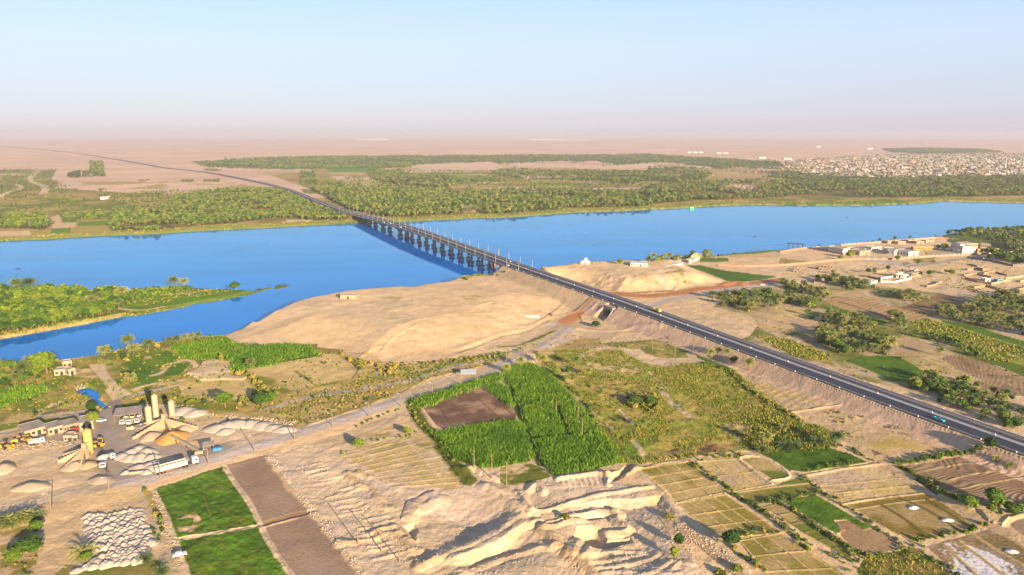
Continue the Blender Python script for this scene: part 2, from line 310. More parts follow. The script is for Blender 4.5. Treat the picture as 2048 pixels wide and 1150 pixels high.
# bank strip under the groves
# ---------------- island
isl = inpoly(X, Y, ISL); COL[isl] = (mix(np.broadcast_to(MOSS*1.05, COL.shape), np.broadcast_to(GREEN*1.2, COL.shape), (n1-.45)*5)*(.8+.4*n2[..., None]))[isl]; Wt[isl] = 1
line(pl('A', '760,250 900,262 1040,240'), 2.0, SAND, .2, z=1); line(pl('A', '1000,165 1200,150 1380,125'), 2.2, SAND*.9, .2, z=1)
fill(pl('A', '1110,170 1300,145 1380,135 1450,130 1500,140 1300,165 1130,190'), GREEN*1.35, None, veg=1)
fill(pl('A', '760,270 980,250 1300,200 1620,140 1720,112 1600,150 1250,215 870,290'), MOSS*.6, OLIVE*.7, sc=10, veg=1)
line(pl('A', '-900,460 0,428 200,395 500,345 750,293'), 4.5, STRAW*.95, 0, z=.5, wob=2)
# ---------------- near left bank
NLB = pl('P', '-900,900 -300,780 0,736 125,722 200,710 266,694 332,682 391,675 451,671 470,690 560,697 640,705 700,735 735,760 720,790 600,820 480,840 300,850 190,830 60,850 0,862 -900,1000')
fill(NLB, MOSS*1.05, SCRUB*1.05, sc=14, thr=.5, sh=.15, veg=1)
T_ = lambda s: pl('T', s)
fill(T_('280,490 380,440 560,405 770,350 950,430 720,530 600,580 690,690 600,745 400,755 400,640 340,560'), GREEN*1.05, GREEN*.85, reg=('field', 'smooth green clover field with tan patch behind the tall silos', 'field'), veg=1)
fill(T_('500,425 600,410 720,520 640,560 480,470'), MOSS*1.1, None, alpha=.6); fill(T_('500,425 590,410 600,440 530,447'), STRAW, None)
fill(T_('745,590 850,510 1050,495 960,600 900,640 740,665'), GREEN*.9, None, reg=('field', 'small rounded dark green plot beside the pale dug bank', 'field'), veg=1, dh=.4)
fill(T_('800,295 1000,280 1400,215 1560,280 1680,300 1440,440 1200,460 1050,440 950,420'), CANE*.7, MOSS, sc=8, veg=1)
fill(T_('1440,470 1560,400 1700,330 2012,290 2500,275 2500,470 2012,510 1700,560 1560,600 1500,580 1560,480'), CANE*.7, MOSS, sc=8, veg=1)
fill(D_ := pl('D', '-30,300 180,285 340,290 440,345 260,380 -60,425'), CANE*.75, MOSS, sc=8, veg=1)
fill(pl('D', '340,290 610,320 560,350 440,345'), SCRUB*.9, OLIVE, sc=6)
fill(pl('D', '-40,440 30,425 440,360 545,345 720,480 700,500 540,520 260,580 230,560 150,500 0,470'), STRAW*1.15, STRAW*.95, sc=25, reg=('field', 'dry tan field below the sand hill with long tree shadows', 'field'))
line(pl('D', '290,455 420,545'), .9, OLIVE, .5)
i_ = fill(T_('890,730 1100,700 1400,680 1680,690 1750,770 1740,860 1540,920 1330,940 960,870'), STRAW*1.15, STRAW*.95, sc=20, reg=('field', 'dry tan field just behind the three silos', 'field'))
fill(T_('1330,740 1650,720 1720,850 1540,900'), MOSS, STRAW, sc=10, alpha=.45)
fill(T_('1180,490 1290,455 1500,465 1560,500 1540,570 1480,600 1500,640 1690,660 1650,690 1400,690 1160,700 1060,650 1000,620 1130,560'), PALE, SAND*.85, sc=8, dh=.8, reg=('sand_bank', 'pale dug-over bank with a standing stump between green plots', 'bank'))
relief(i_, 30, .4)
for s in ['590,640 700,610 760,560 860,490 1000,460 1090,500 1100,540', '700,740 960,690', '1000,620 1140,610 1300,590 1480,590', '480,830 700,790 880,750','400,800 500,760 700,720']: line(T_(s), 1.6, PALE, .5, wob=.8)
line(T_('0,520 40,640 130,730 200,800 300,850'), 2.8, PALE*.95, .1, wob=.5); fill(pl('S', '1320,620 1480,600 1597,640 1597,730 1460,800'), PALE*.93, SAND); fill(pl('S', '1140,310 1290,310 1300,370 1500,580 1430,610 1280,480 1160,360'), PALE*.95, None)
fill(pl('S', '960,370 1130,365 1280,490 1150,490 950,470'), SAND, SCRUB, sc=5)
line(T_('200,930 240,900 420,860 700,790'), 2.2, GREY, 0, wob=.4); line(pl('S', '1450,800 1390,950 1330,1000'), 4, GREY*.7, 0, wob=1.0)
fill(pl('S', '0,930 180,920 480,880 600,900 340,1040 0,1080 -400,1120 -400,960'), STRAW*.9, OLIVE, sc=8); fill(pl('S', '340,1040 620,890 1100,880 1120,960 600,1000'), GREY, OLIVE*.7, sc=5, thr=.55)
for s in ['600,860 780,790', '780,860 1100,800','640,960 1090,900','0,640 240,600']: line(pl('S', s), 1.6, PALE*.9, .3, wob=1.2)
basin(pl('S', '935,620 1110,575 1200,590 1290,655 1290,720 1400,810 1400,855 1300,900 1250,830 1140,720 990,672'), 3.2, 3.0, floor=(.02, .05, .1))
# ---------------- scrub belt between the field and the dirt road
i_ = fill(pl('D', '-80,640 240,590 640,520 700,440 830,400 900,430 1300,370 1620,330 1650,380 1500,420 1160,500 900,620 700,700 400,800 330,830 160,770 -80,700'), SCRUB*1.0, STRAW*.8, sc=9, veg=1)
relief(i_, 12, 1.6)
fill(pl('D', '600,330 780,340 900,440 830,500 700,480 560,350'), SCRUB, SAND*.8, sc=7)
line(pl('D', '80,700 300,640 500,600 700,570 1000,520 1250,440 1560,375'), 2.0, GREY*1.15, .2, wob=.6)
line(pl('D', '700,520 900,480 1100,470 1300,400 1600,340'), 3.5, GREEN*1.1, .3, wob=1.5, alpha=.6)
fill(pl('D', '-300,740 -100,720 60,760 330,820 340,850 200,900 0,960 -300,1000 -400,900'), PALE*.93, SAND*.8, sc=14)
# ---------------- yard of the batching works
YARD = pl('B', '-600,330 150,300 640,150 740,100 900,60 1120,60 1400,130 1900,240 1850,290 1620,330 1300,390 1010,500 720,560 300,690 0,760 -600,900')
fill(YARD, PALE*1.0, SAND*.85, sc=18, thr=.58, sh=.12)
for s, w, c in [('680,120 700,200 690,300 690,400 720,500', 6, GREY*.85), ('640,150 660,260 650,350', 4, GREY*.85), ('790,220 880,250 800,300 740,400', 5, GREY*.9), ('1000,330 1100,350 1240,370 1400,340', 6, GREY*.9), ('800,520 1000,530', 5, GREY)]: line(pl('B', s), w, c, 0, wob=2.5, alpha=.8)
fill(pl('Y', '0,640 250,600 640,640 900,700 860,800 600,780 200,820 0,800'), GREY*.95, SAND*.8, sc=5, spk=.7); fill(pl('Y', '1040,700 1100,1000 1160,1090 1050,1000 1000,880'), GREY*.6)
# ---------------- dirt road and its shoulders
DR = pl('P', '-700,1210 -300,1110 0,1032 100,1008 200,982 330,945 450,909 560,875 640,850 720,825 790,802 829,795 907,772 1001,738 1013,725 1095,688 1138,656')
line([(a, b+17) for a, b in DR[:12]], 7.5, SAND*1.03, 0, wob=1, alpha=.9)
line(DR, 11, None, 1.5, z=4)
line(DR, 5.0, GREY*1.35, 0, z=4.2, wob=.5, soft=.2, reg=('dirt_road', 'grey dirt road on a low bank running past the silos', 'road'))
line(pl('P', '829,798 805,812 800,826 700,864 640,885 560,905'), 2.4, PALE*.85, 0, wob=.6); line(pl('E', '470,400 490,350 640,300 880,185 980,110'), 2.2, PALE*.9, .2)
# ---------------- bottom left
fill(pl('B', '-600,900 0,765 300,700 330,680 700,600 900,580 960,620 1000,780 1100,1010 1150,1150 1150,1400 -600,1400'), SAND*1.0, SAND*.85, sc=20)
fill(pl('U', '0,700 340,620 400,720 390,870 380,1150 480,1150 0,1300'), SAND*.8, OLIVE, sc=5); fill(pl('U', '560,1150 720,1040 1100,1080 1720,980 1725,1300 560,1300'), OLIVE, MOSS, sc=5, veg=1)
fill(pl('U', '870,540 1450,470 1560,640 1620,840 1300,990 1060,1080 800,1080 760,1010'), PALE*.97, GREY*1.3, sc=8)
line(pl('U', '1480,230 1540,420 1620,560 1700,800 1790,1150 1860,1400'), 2.2, PALE*.82, 0, wob=.5); line(pl('U', '1570,300 1640,450 1700,560'), 1.8, SCRUB, .4, wob=1.4)
# ---------------- near green and brown fields
G1 = pl('B', '985,612 1420,465 1450,480 1600,700 1655,832 1380,880 1112,918 1070,790'); G2 = pl('B', '1125,942 1400,888 1665,848 1860,1150 1950,1300 1250,1300 1160,1100')
for k, G_ in enumerate((G1, G2)):
    i_ = fill(G_, GREEN*1.12, GREEN*.8, sc=7, spk=.5, reg=('field', ['bright green clover field with bare ring near its left edge', 'green clover field cut off by the bottom edge of the picture'][k], 'field'), veg=1, dh=.35, edge=2)
    relief(i_, 3.5, .7); relief(i_, 1.4, .35, 9); furrow(i_, .9, 3.2, .08, .12, bend=3); fk = fbm(X[i_], Y[i_], 7, 4, 93); COL[i_] = mix(COL[i_], MOSS*.9, (fk-.5)*2.6)
fill(pl('B', '1120,800 1180,780 1180,760 1250,750 1285,800 1280,850 1220,885 1150,880 1130,850 1230,840 1240,790 1160,800'), SAND*.85, MOSS, sc=4, thr=.62)
for s in ['1300,640 1340,750 1390,870', '1350,480 1400,560 1440,620', '1160,570 1330,520','1400,900 1450,1050']: line(pl('B', s), .45, MOSS, 0, alpha=.6)
B1 = pl('E', '-150,450 90,385 130,402 260,560 400,738 200,790 72,828 -30,640'); B2 = pl('E', '95,842 395,755 430,790 740,1150 860,1300 330,1300 180,1050')
for k, G_ in enumerate((B1, B2)):
    i_ = fill(G_, c3(.33, .225, .145), c3(.29, .19, .12), sc=25, spk=.1, reg=('field', ['smooth brown bare field between clover and the pale quarry track', 'smooth brown bare field at the bottom edge beside the clover'][k], 'field'), edge=1.5)
    furrow(i_, 1.0, 2.2, .02, .05, bend=5); COL[i_] *= (1.1-.2*fbm(X[i_], Y[i_], 12, 4, 17))[:, None]
line(pl('E', '72,832 200,792 400,744'), 1.7, BROWN*.8, -.9, wob=.8); line(pl('E', '90,845 395,760'), 1.0, SAND, .3, wob=.5)
for s in ['1440,470 1500,560 1600,700 1665,835 1700,905 1790,1050 1870,1160 1950,1300', '1120,935 1250,900 1400,882 1650,842', '985,618 1060,780 1110,925 1180,1100 1220,1250']: line(pl('B', s), 1.1, PALE*.95, .45, wob=.4)
line(pl('E', '120,400 260,580 410,750 560,930 740,1150 840,1290'), 2.2, SAND*.9, .9, wob=1.2)
# ---------------- quarry apron
QA = pl('E', '100,400 330,300 500,350 640,300 1000,200 960,260 700,350 560,400 870,560 960,600 1350,600 1420,500 1900,460 2200,500 2500,600 2700,900 2900,1150 3000,1400 860,1400 740,1150 430,780')
i_ = fill(QA, PALE*1.0, c3(.56, .405, .27), sc=18, spk=.12); relief(i_, 9, .6, 5); relief(i_, 2.5, .2, 6); QI = i_
for s in ['470,400 620,620 760,850 900,1050', '590,590 640,700 760,850','540,560 700,760 830,1000']: line(pl('E', s), 2.4, PALE*1.08, -.15, wob=.4)
for k in range(22):
    a = random.uniform(420, 620); b = 450+k*28; a += (b-450)*.75-60; line(pl('E', '%f,%f %f,%f' % (a-50, b+14, a+90, b-16)), .9, None, .55, wob=.6)
for s in ['630,500 700,580 780,600 850,700 890,730', '700,490 760,530', '780,880 850,850 920,840','920,840 960,870 1030,920','820,900 900,880 1000,950 1060,1000', '1040,1060 1100,1100 1180,1050','560,950 700,930']: line(pl('E', s), 2.0, SAND*.9, 1.3, wob=1.6)
fill(pl('E', '1000,190 860,215 700,270 560,300 640,330 900,270'), SCRUB, SAND, sc=5, alpha=.7)
# terraced dry plot
TP = pl('E', '560,400 700,330 1010,262 1130,250 1210,370 1290,480 1360,550 1290,615 1100,560 960,605 880,545 720,440 600,420')
fill(TP, STRAW*1.0, PALE*.9, sc=14, thr=.56, reg=('field', 'dry straw-coloured plot divided by thin raised ridges beside the quarry', 'field')); fill(pl('E', '1010,265 1130,252 1230,380 1180,370 1060,320'), MOSS, STRAW, sc=8, alpha=.7); fill(pl('E', '600,400 1000,290 1010,320 700,400'), MOSS*1.1, STRAW, sc=8, alpha=.5)
grid(pl('E', '570,400 1130,250 1365,555 900,590'), 4, 9, .55, PALE*1.02, .4)
# quarry pits and heaps
basin(pl('E', '1110,1070 1300,990 1500,900 1640,820 1725,740 1640,650 1520,595 1440,590 1220,600 1080,570 930,640 905,740 920,840 1010,960'), 6.0, 7, floor=PALE*.96, n=6, ramp=60)
basin(pl('E', '1000,690 1080,640 1180,610 1330,660 1260,720 1150,760 1040,830 960,800'), -2.2, 10)
basin(pl('E', '960,840 1050,820 1090,860 1060,930 1010,930'), 3, 4)
for s, w, h in [('1120,1080 1300,1010 1500,930 1650,830 1740,750 1640,650 1520,590', 4.0, 2.0), ('1330,470 1400,520 1530,590 1600,640 1700,720', 3.0, 1.6), ('1390,470 1450,460 1500,490', 3, 2), ('1530,520 1590,540', 3.2, 2.0)]: line(pl('E', s), w, None, h, wob=1.6, soft=.5)
line(pl('K', '400,390 560,370 740,310 920,260 1100,235 1290,205'), 1.4, None, 1.5, wob=.6, soft=.5)
for k in range(9): line(pl('K', '%d,%d %d,%d' % (610+k*42, 150-k*4, 640+k*42, 200-k*3)), .8, None, .5, wob=.5)
line(pl('K', '590,145 760,120 950,105 970,190'), 1.6, None, 2.2, soft=.5, wob=.5); line(pl('K', '950,105 1100,90 1190,60'), 2.4, None, 2.0, soft=.5, wob=1)
basin(pl('K', '960,200 1000,110 1080,60 1140,30 1180,60 1120,110 1060,150'), 4.5, 5)
line(pl('K', '300,250 340,320 400,390'), 2.4, None, 2.4, soft=.5, wob=1.2); line(pl('K', '370,230 430,190 480,250'), 2, None, 2.4, soft=.5, wob=1)
basin(pl('K', '600,440 640,400 680,350 800,320 960,295 1200,292 1380,275 1440,340 1520,480 1600,640 1640,800 1500,900 1200,900 900,860 700,700 500,560'), 2.7, 3.6, floor=PALE, n=9, ramp=26)
basin(pl('K', '480,480 700,420 860,380 1000,390 820,440 700,450 500,520'), 2.2, 3)
line(pl('K', '490,510 640,470 760,440 900,395 1000,400'), 2.6, None, 2.4, soft=.5, wob=1.5)
basin(pl('K', '700,560 740,490 860,470 930,490 970,560 1150,540 1180,580 950,650 850,670 800,620'), 3.2, 3.5, floor=SAND)
line(pl('K', '1040,400 1050,480 1120,540 980,560'), 2.5, None, 3.0, soft=.5, wob=1)
line(pl('K', '710,700 760,620 860,660 800,720'), 3, None, 2.2, soft=.5)
basin(pl('K', '-300,850 -100,720 60,660 200,600 330,500 440,470 520,540 560,640 500,760 300,840 0,950 -300,1100'), 2.8, 5, floor=PALE*.97, n=7, ramp=22)
line(pl('K', '-200,760 0,700 130,640 270,530 430,465'), 2.5, None, 2.0, soft=.5, wob=1)
line(pl('K', '-300,960 0,815 300,715 550,655'), 2.2, None, 1.6, soft=.5, wob=.8)
line(pl('K', '500,520 600,640 740,760 860,860 960,960'), 3.0, SAND*.85, 1.8, soft=.5, wob=2.2)
for k in range(14): line(pl('K', '%d,%d %d,%d' % (570+k*24+random.randint(-9, 9), 600+k*20, 540+k*24, 660+k*20)), .8, BROWN*1.6, .3, wob=.8, alpha=.35)
for s in ['800,710 960,700 1200,700', '840,760 1000,760 1220,710', '900,810 1100,800 1340,720', '940,850 1100,840 1200,860', '1260,872 1450,770 1600,790','1000,720 1080,800 1120,850','1100,900 1400,850 1500,780', '1200,930 1500,860']: line(pl('K', s), 1.4, None, .8, soft=.5, wob=1.0)
fill(pl('K', '1480,480 1560,480 1720,600 1960,740 2048,840 2048,900 1960,900 1640,640 1540,600'), SAND*.8, BROWN*1.5, sc=4, dh=.3)
line(pl('K', '1190,70 1270,140 1360,200 1440,310 1480,360 1560,450 1680,560 1850,680 1980,800 2060,890 2200,1050'), 1.8, PALE, .7, wob=.5)
line(pl('K', '1190,62 1400,22 1590,8'), 1.2, PALE, .7, wob=.3)
relief(QI, 1.6, .16, 41, 2); COL[QI] = COL[QI]*(1.1-.22*fbm(X[QI], Y[QI], 3.0, 4, 43))[:, None]
# ---------------- burnt plot and cane
i_ = fill(pl('D', '1108,690 1200,650 1480,545 1540,580 1620,640 1702,705 1700,770 1500,790 1250,832 1190,800'), c3(.36, .22, .13), c3(.15, .085, .05), sc=11, thr=.5, sh=.18, spk=.4, reg=('field', 'burnt brown plot framed by green cane', 'field'))
for s in ['1420,590 1610,770', '1480,560 1690,740', '1270,640 1430,790', '1210,680 1290,810', '1180,700 1480,610', '1200,740 1560,650']: line(pl('D', s), .6, BROWN*.5, .1, wob=.3, alpha=.7)
fill(pl('D', '1560,780 1740,740 1800,1040 1320,1080 1190,850 1110,690 1020,640 1580,480 1650,560 1720,700'), LEAFD*.9, MOSS*.6, sc=6, veg=1, alpha=.0)
CN1 = pl('D', '1190,850 1450,800 1700,772 1742,790 1770,890 1800,1000 1790,1030 1480,1072 1340,1030 1250,950'); CN2 = pl('F', '20,440 110,415 200,408 290,450 460,630 560,740 630,840 700,910 765,1040 560,1088 330,1118 280,1020 205,880 110,690 60,560')
for G_ in (CN1, CN2): fill(G_, CANE*.6, CANE*.4, sc=6, veg=1, edge=2)
line(pl('D', '1040,650 1300,570 1590,480'), 5, CANE*.75, .3, wob=1, veg=1)
line(pl('D', '1120,640 1050,680 1110,800 1200,890 1300,1040 1400,1150'), 3.5, MOSS*.7, .4, wob=1.5, veg=1); line(pl('F', '60,560 110,690 190,880 260,1050'), 2.0, LEAFD, -.2)
fill(pl('G', '0,460 200,440 270,465 330,520 180,560 0,600'), SAND*.85, MOSS*.8, sc=7)
# ---------------- rough grassland in the middle
RG = pl('F', '200,330 560,310 760,320 960,420 1300,400 1480,440 1700,600 1910,760 1917,880 1700,960 1560,960 1200,1010 900,1050 760,1040 700,900 630,820 460,630 290,450')
i_ = fill(RG, c3(.22, .235, .03), c3(.36, .27, .06), sc=16, thr=.5, sh=.15, spk=.6, veg=1, reg=('grassland', 'rough yellow-green pasture right of the tall cane', 'pasture')); relief(i_, 5, .9, 8)
for s, c, c2, a in [('980,440 1300,400 1480,440 1760,640 1500,640 1250,640 1100,560', c3(.30, .25, .045), MOSS, .8), ('1240,660 1500,620 1760,640 1910,770 1900,860 1500,780 1360,770', MOSS*.9, OLIVE, .8),
                    ('460,560 640,480 950,540 1020,620 1100,740 900,790 800,700 700,600', SCRUB, OLIVE, .7), ('560,800 880,800 1020,900 760,1040', MOSS, GREEN, .7),
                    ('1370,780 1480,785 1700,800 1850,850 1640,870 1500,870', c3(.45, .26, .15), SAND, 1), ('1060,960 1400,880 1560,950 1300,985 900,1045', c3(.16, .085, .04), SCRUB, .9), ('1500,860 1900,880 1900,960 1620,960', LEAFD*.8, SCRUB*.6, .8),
                    ('330,380 420,370 560,500 540,520 430,540', STRAW*.95, None, .9), ('540,310 760,320 850,400 870,460 760,480 560,420', STRAW*.95, MOSS, .7), ('930,380 1280,360 1300,400 1000,430', PALE*.85, None, .9), ('880,310 1180,330 1200,370 1000,370', SCRUB, MOSS, 1),
                    ('560,400 860,440 940,430 800,500 640,460', SAND*.9, STRAW, .9), ('700,590 790,600 820,680 720,620', SAND*.5, SCRUB, .8), ('230,300 460,250 640,240 660,300 300,330', c3(.33, .22, .08), SCRUB, .9), ('640,280 1100,240 1230,280 1200,340 760,310', SCRUB, MOSS, .9)]:
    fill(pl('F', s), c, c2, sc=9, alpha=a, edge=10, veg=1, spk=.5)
for s, w in [('250,335 500,340 740,310 930,400 1000,435', 1.2), ('500,335 545,375 560,410', 1.2), ('1020,560 1090,650 1140,690 1215,745', 1.6), ('1130,680 1215,745', 2.2), ('850,900 900,960 925,1010', 1.3), ('480,620 620,740 740,840', .9), ('720,650 850,790', .9), ('950,460 1060,560', .8), ('1390,785 1530,900', 1.2)]: line(pl('F', s), w, PALE*.85, 0, wob=.5)
line(pl('F', '1300,400 1480,460 1570,560 1700,640 1917,770'), 2.2, MOSS*.6, .8, wob=1)
# ---------------- strip by the highway bank
def bare(k, s, lab, c=STRAW, c2=None, ang=0.5, wl=2.2, amp=.07, dark=.14, bend=0, reg=True, **kw):
    i = fill(pl(k, s), c, c*.8 if c2 is None else c2, sc=14, reg=('field', lab, 'field') if reg else None, **kw); furrow(i, ang, wl, amp, dark, bend); return i
bare('I', '-60,262 0,240 100,245 300,330 650,465 500,490 305,515 150,400 0,330', 'pale dry field between the pasture and the highway bank', STRAW*1.05, PALE*.85, ang=2.3, wl=5)
for a in range(3): line(pl('I', '%d,%d %d,%d' % (30+a*90, 290+a*10, 250+a*110, 480-a*8)), .5, BROWN, .1, alpha=.5)
line(pl('I', '305,515 430,500 650,462'), .7, SAND, .7)
fill(pl('I', '340,530 650,478 760,560 1000,640 1200,690 1500,720 1690,735 1640,780 1200,870 940,885 850,830 640,700 500,600'), SAND*.82, SCRUB*1.1, sc=12, thr=.6); fill(pl('I', '860,780 960,820 900,830', ), BROWN*.6, None, edge=4)
fill(pl('I', '1280,700 1400,715 1380,760 1300,740'), BROWN, None, edge=6); fill(pl('F', '1240,330 1540,430 1530,455 1450,450 1260,370'), GREEN*.8, None, veg=1, edge=1); fill(pl('F', '1575,462 1630,460 1690,492 1620,500'), GREEN*.9, None, veg=1)
fill(pl('I', '0,640 60,600 560,640 640,760 320,780 100,830 0,780'), OLIVE*.7, SCRUB*.6, sc=5, veg=1)
i_ = fill(pl('I', '100,822 300,795 570,778 720,820 850,880 640,915 400,952 290,940'), GREEN*.85, GREEN*.6, sc=8, spk=.5, veg=1, dh=.3, reg=('field', 'dark green crop field between palms and tan plots', 'field')); relief(i_, 3, .5)
# ---------------- plots bottom right
bare('K', '1205,62 1400,35 1590,12 1650,60 1875,242 1700,285 1482,322 1440,250 1330,170', 'olive plot split by ridges beside the quarry rim, upper of two', c3(.25, .20, .035), STRAW*.95, ang=.7, wl=2); grid(pl('K', '1210,62 1592,12 1880,244 1482,320'), 3, 4, .6, STRAW*1.1, .4)
bare('G', '1125,690 1440,635 1560,720 1790,880 1500,920 1400,905 1290,830', 'olive plot split by ridges beside the quarry rim, lower of two', c3(.26, .205, .04), STRAW*.85, ang=.7, wl=2.4, bend=6); grid(pl('G', '1125,690 1440,635 1795,880 1420,915'), 4, 3, .6, STRAW*1.1, .4)
bare('G', '1250,425 1520,408 1620,480 1742,568 1600,595 1492,616 1380,530', 'tan plot with ridges left of the small banked plot', STRAW*1.05, PALE*.8, ang=.6); grid(pl('G', '1255,425 1512,408 1742,570 1492,616'), 3, 2, .6, STRAW*1.15, .4)
bare('G', '1545,408 1690,400 1770,460 1852,520 1750,545 1640,470', 'small straw plot inside a raised pale bank', STRAW*.95, MOSS); line(pl('G', '1740,570 1530,410 1690,398 1850,515 1735,545'), .6, PALE, .9, wob=.3)
bare('J', '90,462 320,425 500,360 590,400 645,468 520,490 380,522 190,545', 'green-brown strip below the small banked plot', OLIVE*1.1, MOSS, ang=.6, spk=.5); line(pl('J', '90,460 330,425 600,395'), .8, STRAW, .4)
bare('J', '540,350 800,300 1062,272 1200,345 1385,465 1200,490 810,540 720,470 630,415', 'large tan field with two long ridges', STRAW*1.12, PALE*.85, ang=1.2, wl=1.9, bend=14); line(pl('J', '640,418 1200,362'), .45, STRAW*1.15, .3); line(pl('J', '730,468 1290,410'), .45, STRAW*1.15, .3); line(pl('J', '535,352 800,300 1070,266'), 1.1, SAND, .8); line(pl('J', '815,543 1100,500 1380,468'), .9, SAND*1.0, .8)
i_ = bare('J', '830,548 1100,505 1390,472 1560,580 1722,690 1500,755 1290,802 1130,720 980,630', 'olive-brown field carrying two small white heaps', c3(.22, .15, .03), STRAW*.75, ang=1.3, wl=2, bend=14)
line(pl('J', '890,578 1200,530 1450,505'), .5, STRAW, .35)
for s in ['1085,555 1240,650 1400,775', '1200,500 1400,590 1620,735', '1390,515 1560,620 1690,700']: line(pl('J', s), .8, OLIVE*.6, .35)
i_ = bare('J', '1380,832 1600,770 1822,712 2048,800 2300,950 2300,1300 1700,1300 1560,1000', 'brown field crusted with white salt carrying one small white heap', c3(.28, .18, .085), c3(.22, .15, .06), ang=1.3, wl=2.2)
fill(pl('J', '1440,830 1560,810 1700,900 1980,960 2100,1100 1900,1200 1600,1000 1480,900'), c3(.72, .66, .6), None, alpha=.0); 
k = fbm(X[i_], Y[i_], 9, 4, 91)*.7+.3*fbm(X[i_], Y[i_], 1.2, 2, 92); mska = inpoly(PX[i_], PY[i_], pl('J', '1440,830 1560,800 1760,850 1980,960 2100,1150 1700,1150 1560,1020'))
f_ = (sstep(.44, .56, k)*(.15+.8*mska))[:, None]; COL[i_] = COL[i_]*(1-f_)+np.array(c3(.66, .6, .56))*f_
for s in ['1600,790 1740,900 2000,1100', '1700,750 1850,850 2048,960', '1500,830 1640,950 1800,1100']: line(pl('J', s), .8, STRAW*.8, .35)
i_ = fill(pl('J', '400,528 620,482 760,560 1000,705 960,722 840,652 745,655 825,722 770,748 680,700 520,600'), GREEN*.95, GREEN*.7, sc=6, veg=1, dh=.3, reg=('field', 'green crop strip with a notch between tan plots', 'field')); relief(i_, 3, .5)
bare('J', '760,664 840,652 960,720 1010,700 1100,750 1180,805 1160,852 1010,892 900,850 800,770', 'bare brown plot next to the notched green strip', c3(.34, .22, .11), BROWN*1.1, ang=.9, wl=1.8)
bare('J', '270,562 390,532 480,590 740,750 960,890 830,905 650,802 540,740', 'narrow straw strip divided crosswise between two hedges', STRAW*.85, MOSS, ang=.6); grid(pl('J', '270,562 390,532 960,885 830,905'), 1, 6, .5, OLIVE*.9, .4)
bare('J', '100,792 370,742 500,820 760,985 900,1100 400,1100 240,980', 'olive plot split into squares at the bottom edge', c3(.26, .205, .04), STRAW*.85, ang=.7, wl=2.4, bend=8); grid(pl('J', '100,792 372,742 900,1100 360,1110'), 3, 3, .6, STRAW*1.0, .4)
fill(pl('J', '960,900 1200,860 1300,840 1400,900 1640,1100 1640,1200 1000,1200 900,1000'), SCRUB*.7, MOSS*.8, sc=6, veg=1, spk=.6)
i_ = bare('J', '1210,292 1500,240 1760,185 2048,290 2300,420 2300,700 2048,540 1800,560 1600,500 1470,420', 'ploughed brown field with curved furrows right of the dirt track', c3(.33, .215, .12), c3(.27, .17, .09), ang=1.9, wl=2.6, amp=.18, dark=.3, bend=30)
line(pl('J', '1300,330 1600,270 1830,230'), .5, STRAW, .2); line(pl('J', '1450,400 1750,330 2048,270'), .5, STRAW, .2); line(pl('J', '1560,450 1800,400 2100,340'), .5, STRAW, .2)
line(pl('J', '1075,265 1190,330 1300,400 1450,480 1600,560 1760,660 1900,720 2048,800 2300,960'), 3.2, SAND*.78, .2, wob=.6, reg=('dirt_track', 'brown dirt track between the tan plots and the ploughed field', 'track'))
fill(pl('J', '1285,365 1330,365 1480,460 1450,480 1380,430'), BROWN*.45, BROWN, sc=5, dh=-.6); line(pl('J', '1160,255 1250,310 1400,400 1500,470 1620,520'), 1.4, MOSS, .5, wob=.8); fill(pl('J', '1740,580 1860,610 1950,640 1900,690 1800,660'), SAND, None, dh=.6, edge=5)
line(pl('J', '1900,680 1960,640 2060,610'), 1.2, SAND, .9); fill(pl('J', '1950,680 2000,650 2300,600 2300,900 2048,760'), c3(.30, .2, .12), None)
# ---------------- sand hill details
for s, w, h in [('D:640,30 740,80 840,120 950,160', 1.8, 1.0), ('D:970,160 1100,120 1300,90 1550,70', 1.6, .9), ('D:840,270 920,210 1060,160', 1.8, 1.2), ('D:640,330 760,270 830,250', 2.0, 1.2), ('D:730,340 860,330 900,370', 2.0, 1.2), ('D:1450,40 1540,10 1600,30', 3, 1.6), ('D:1180,240 1190,170 1240,140 1290,180', .8, .5), ('L:20,510 160,520', 1.0, .8)]:
    k, q = s.split(':'); line(pl(k, q), w*.8, None, h*.6, z=11, wob=1.2, soft=.5)
fill(pl('D', '1330,170 1450,130 1560,180 1480,200'), SAND*.95, c3(.62, .36, .16), sc=10, alpha=.8); fill(pl('W', '930,1010 1060,1005 1050,1035 950,1035'), SCRUB, SAND, sc=4, edge=4); fill(pl('W', '460,1020 600,1018 560,1035'), SCRUB, None, edge=4)
line(pl('D', '1330,330 1450,290 1600,230 1750,200 1900,130'), 2.2, SAND*.75, -.8, wob=1.2); line(pl('D', '1340,310 1500,250 1700,190'), 3.5, SAND*1.0, .7, wob=2)
i_ = fill(pl('D', '1500,270 1900,140 2050,60 2150,0 2150,80 1900,260 1650,330 1500,310'), SAND*.95, PALE, sc=10)
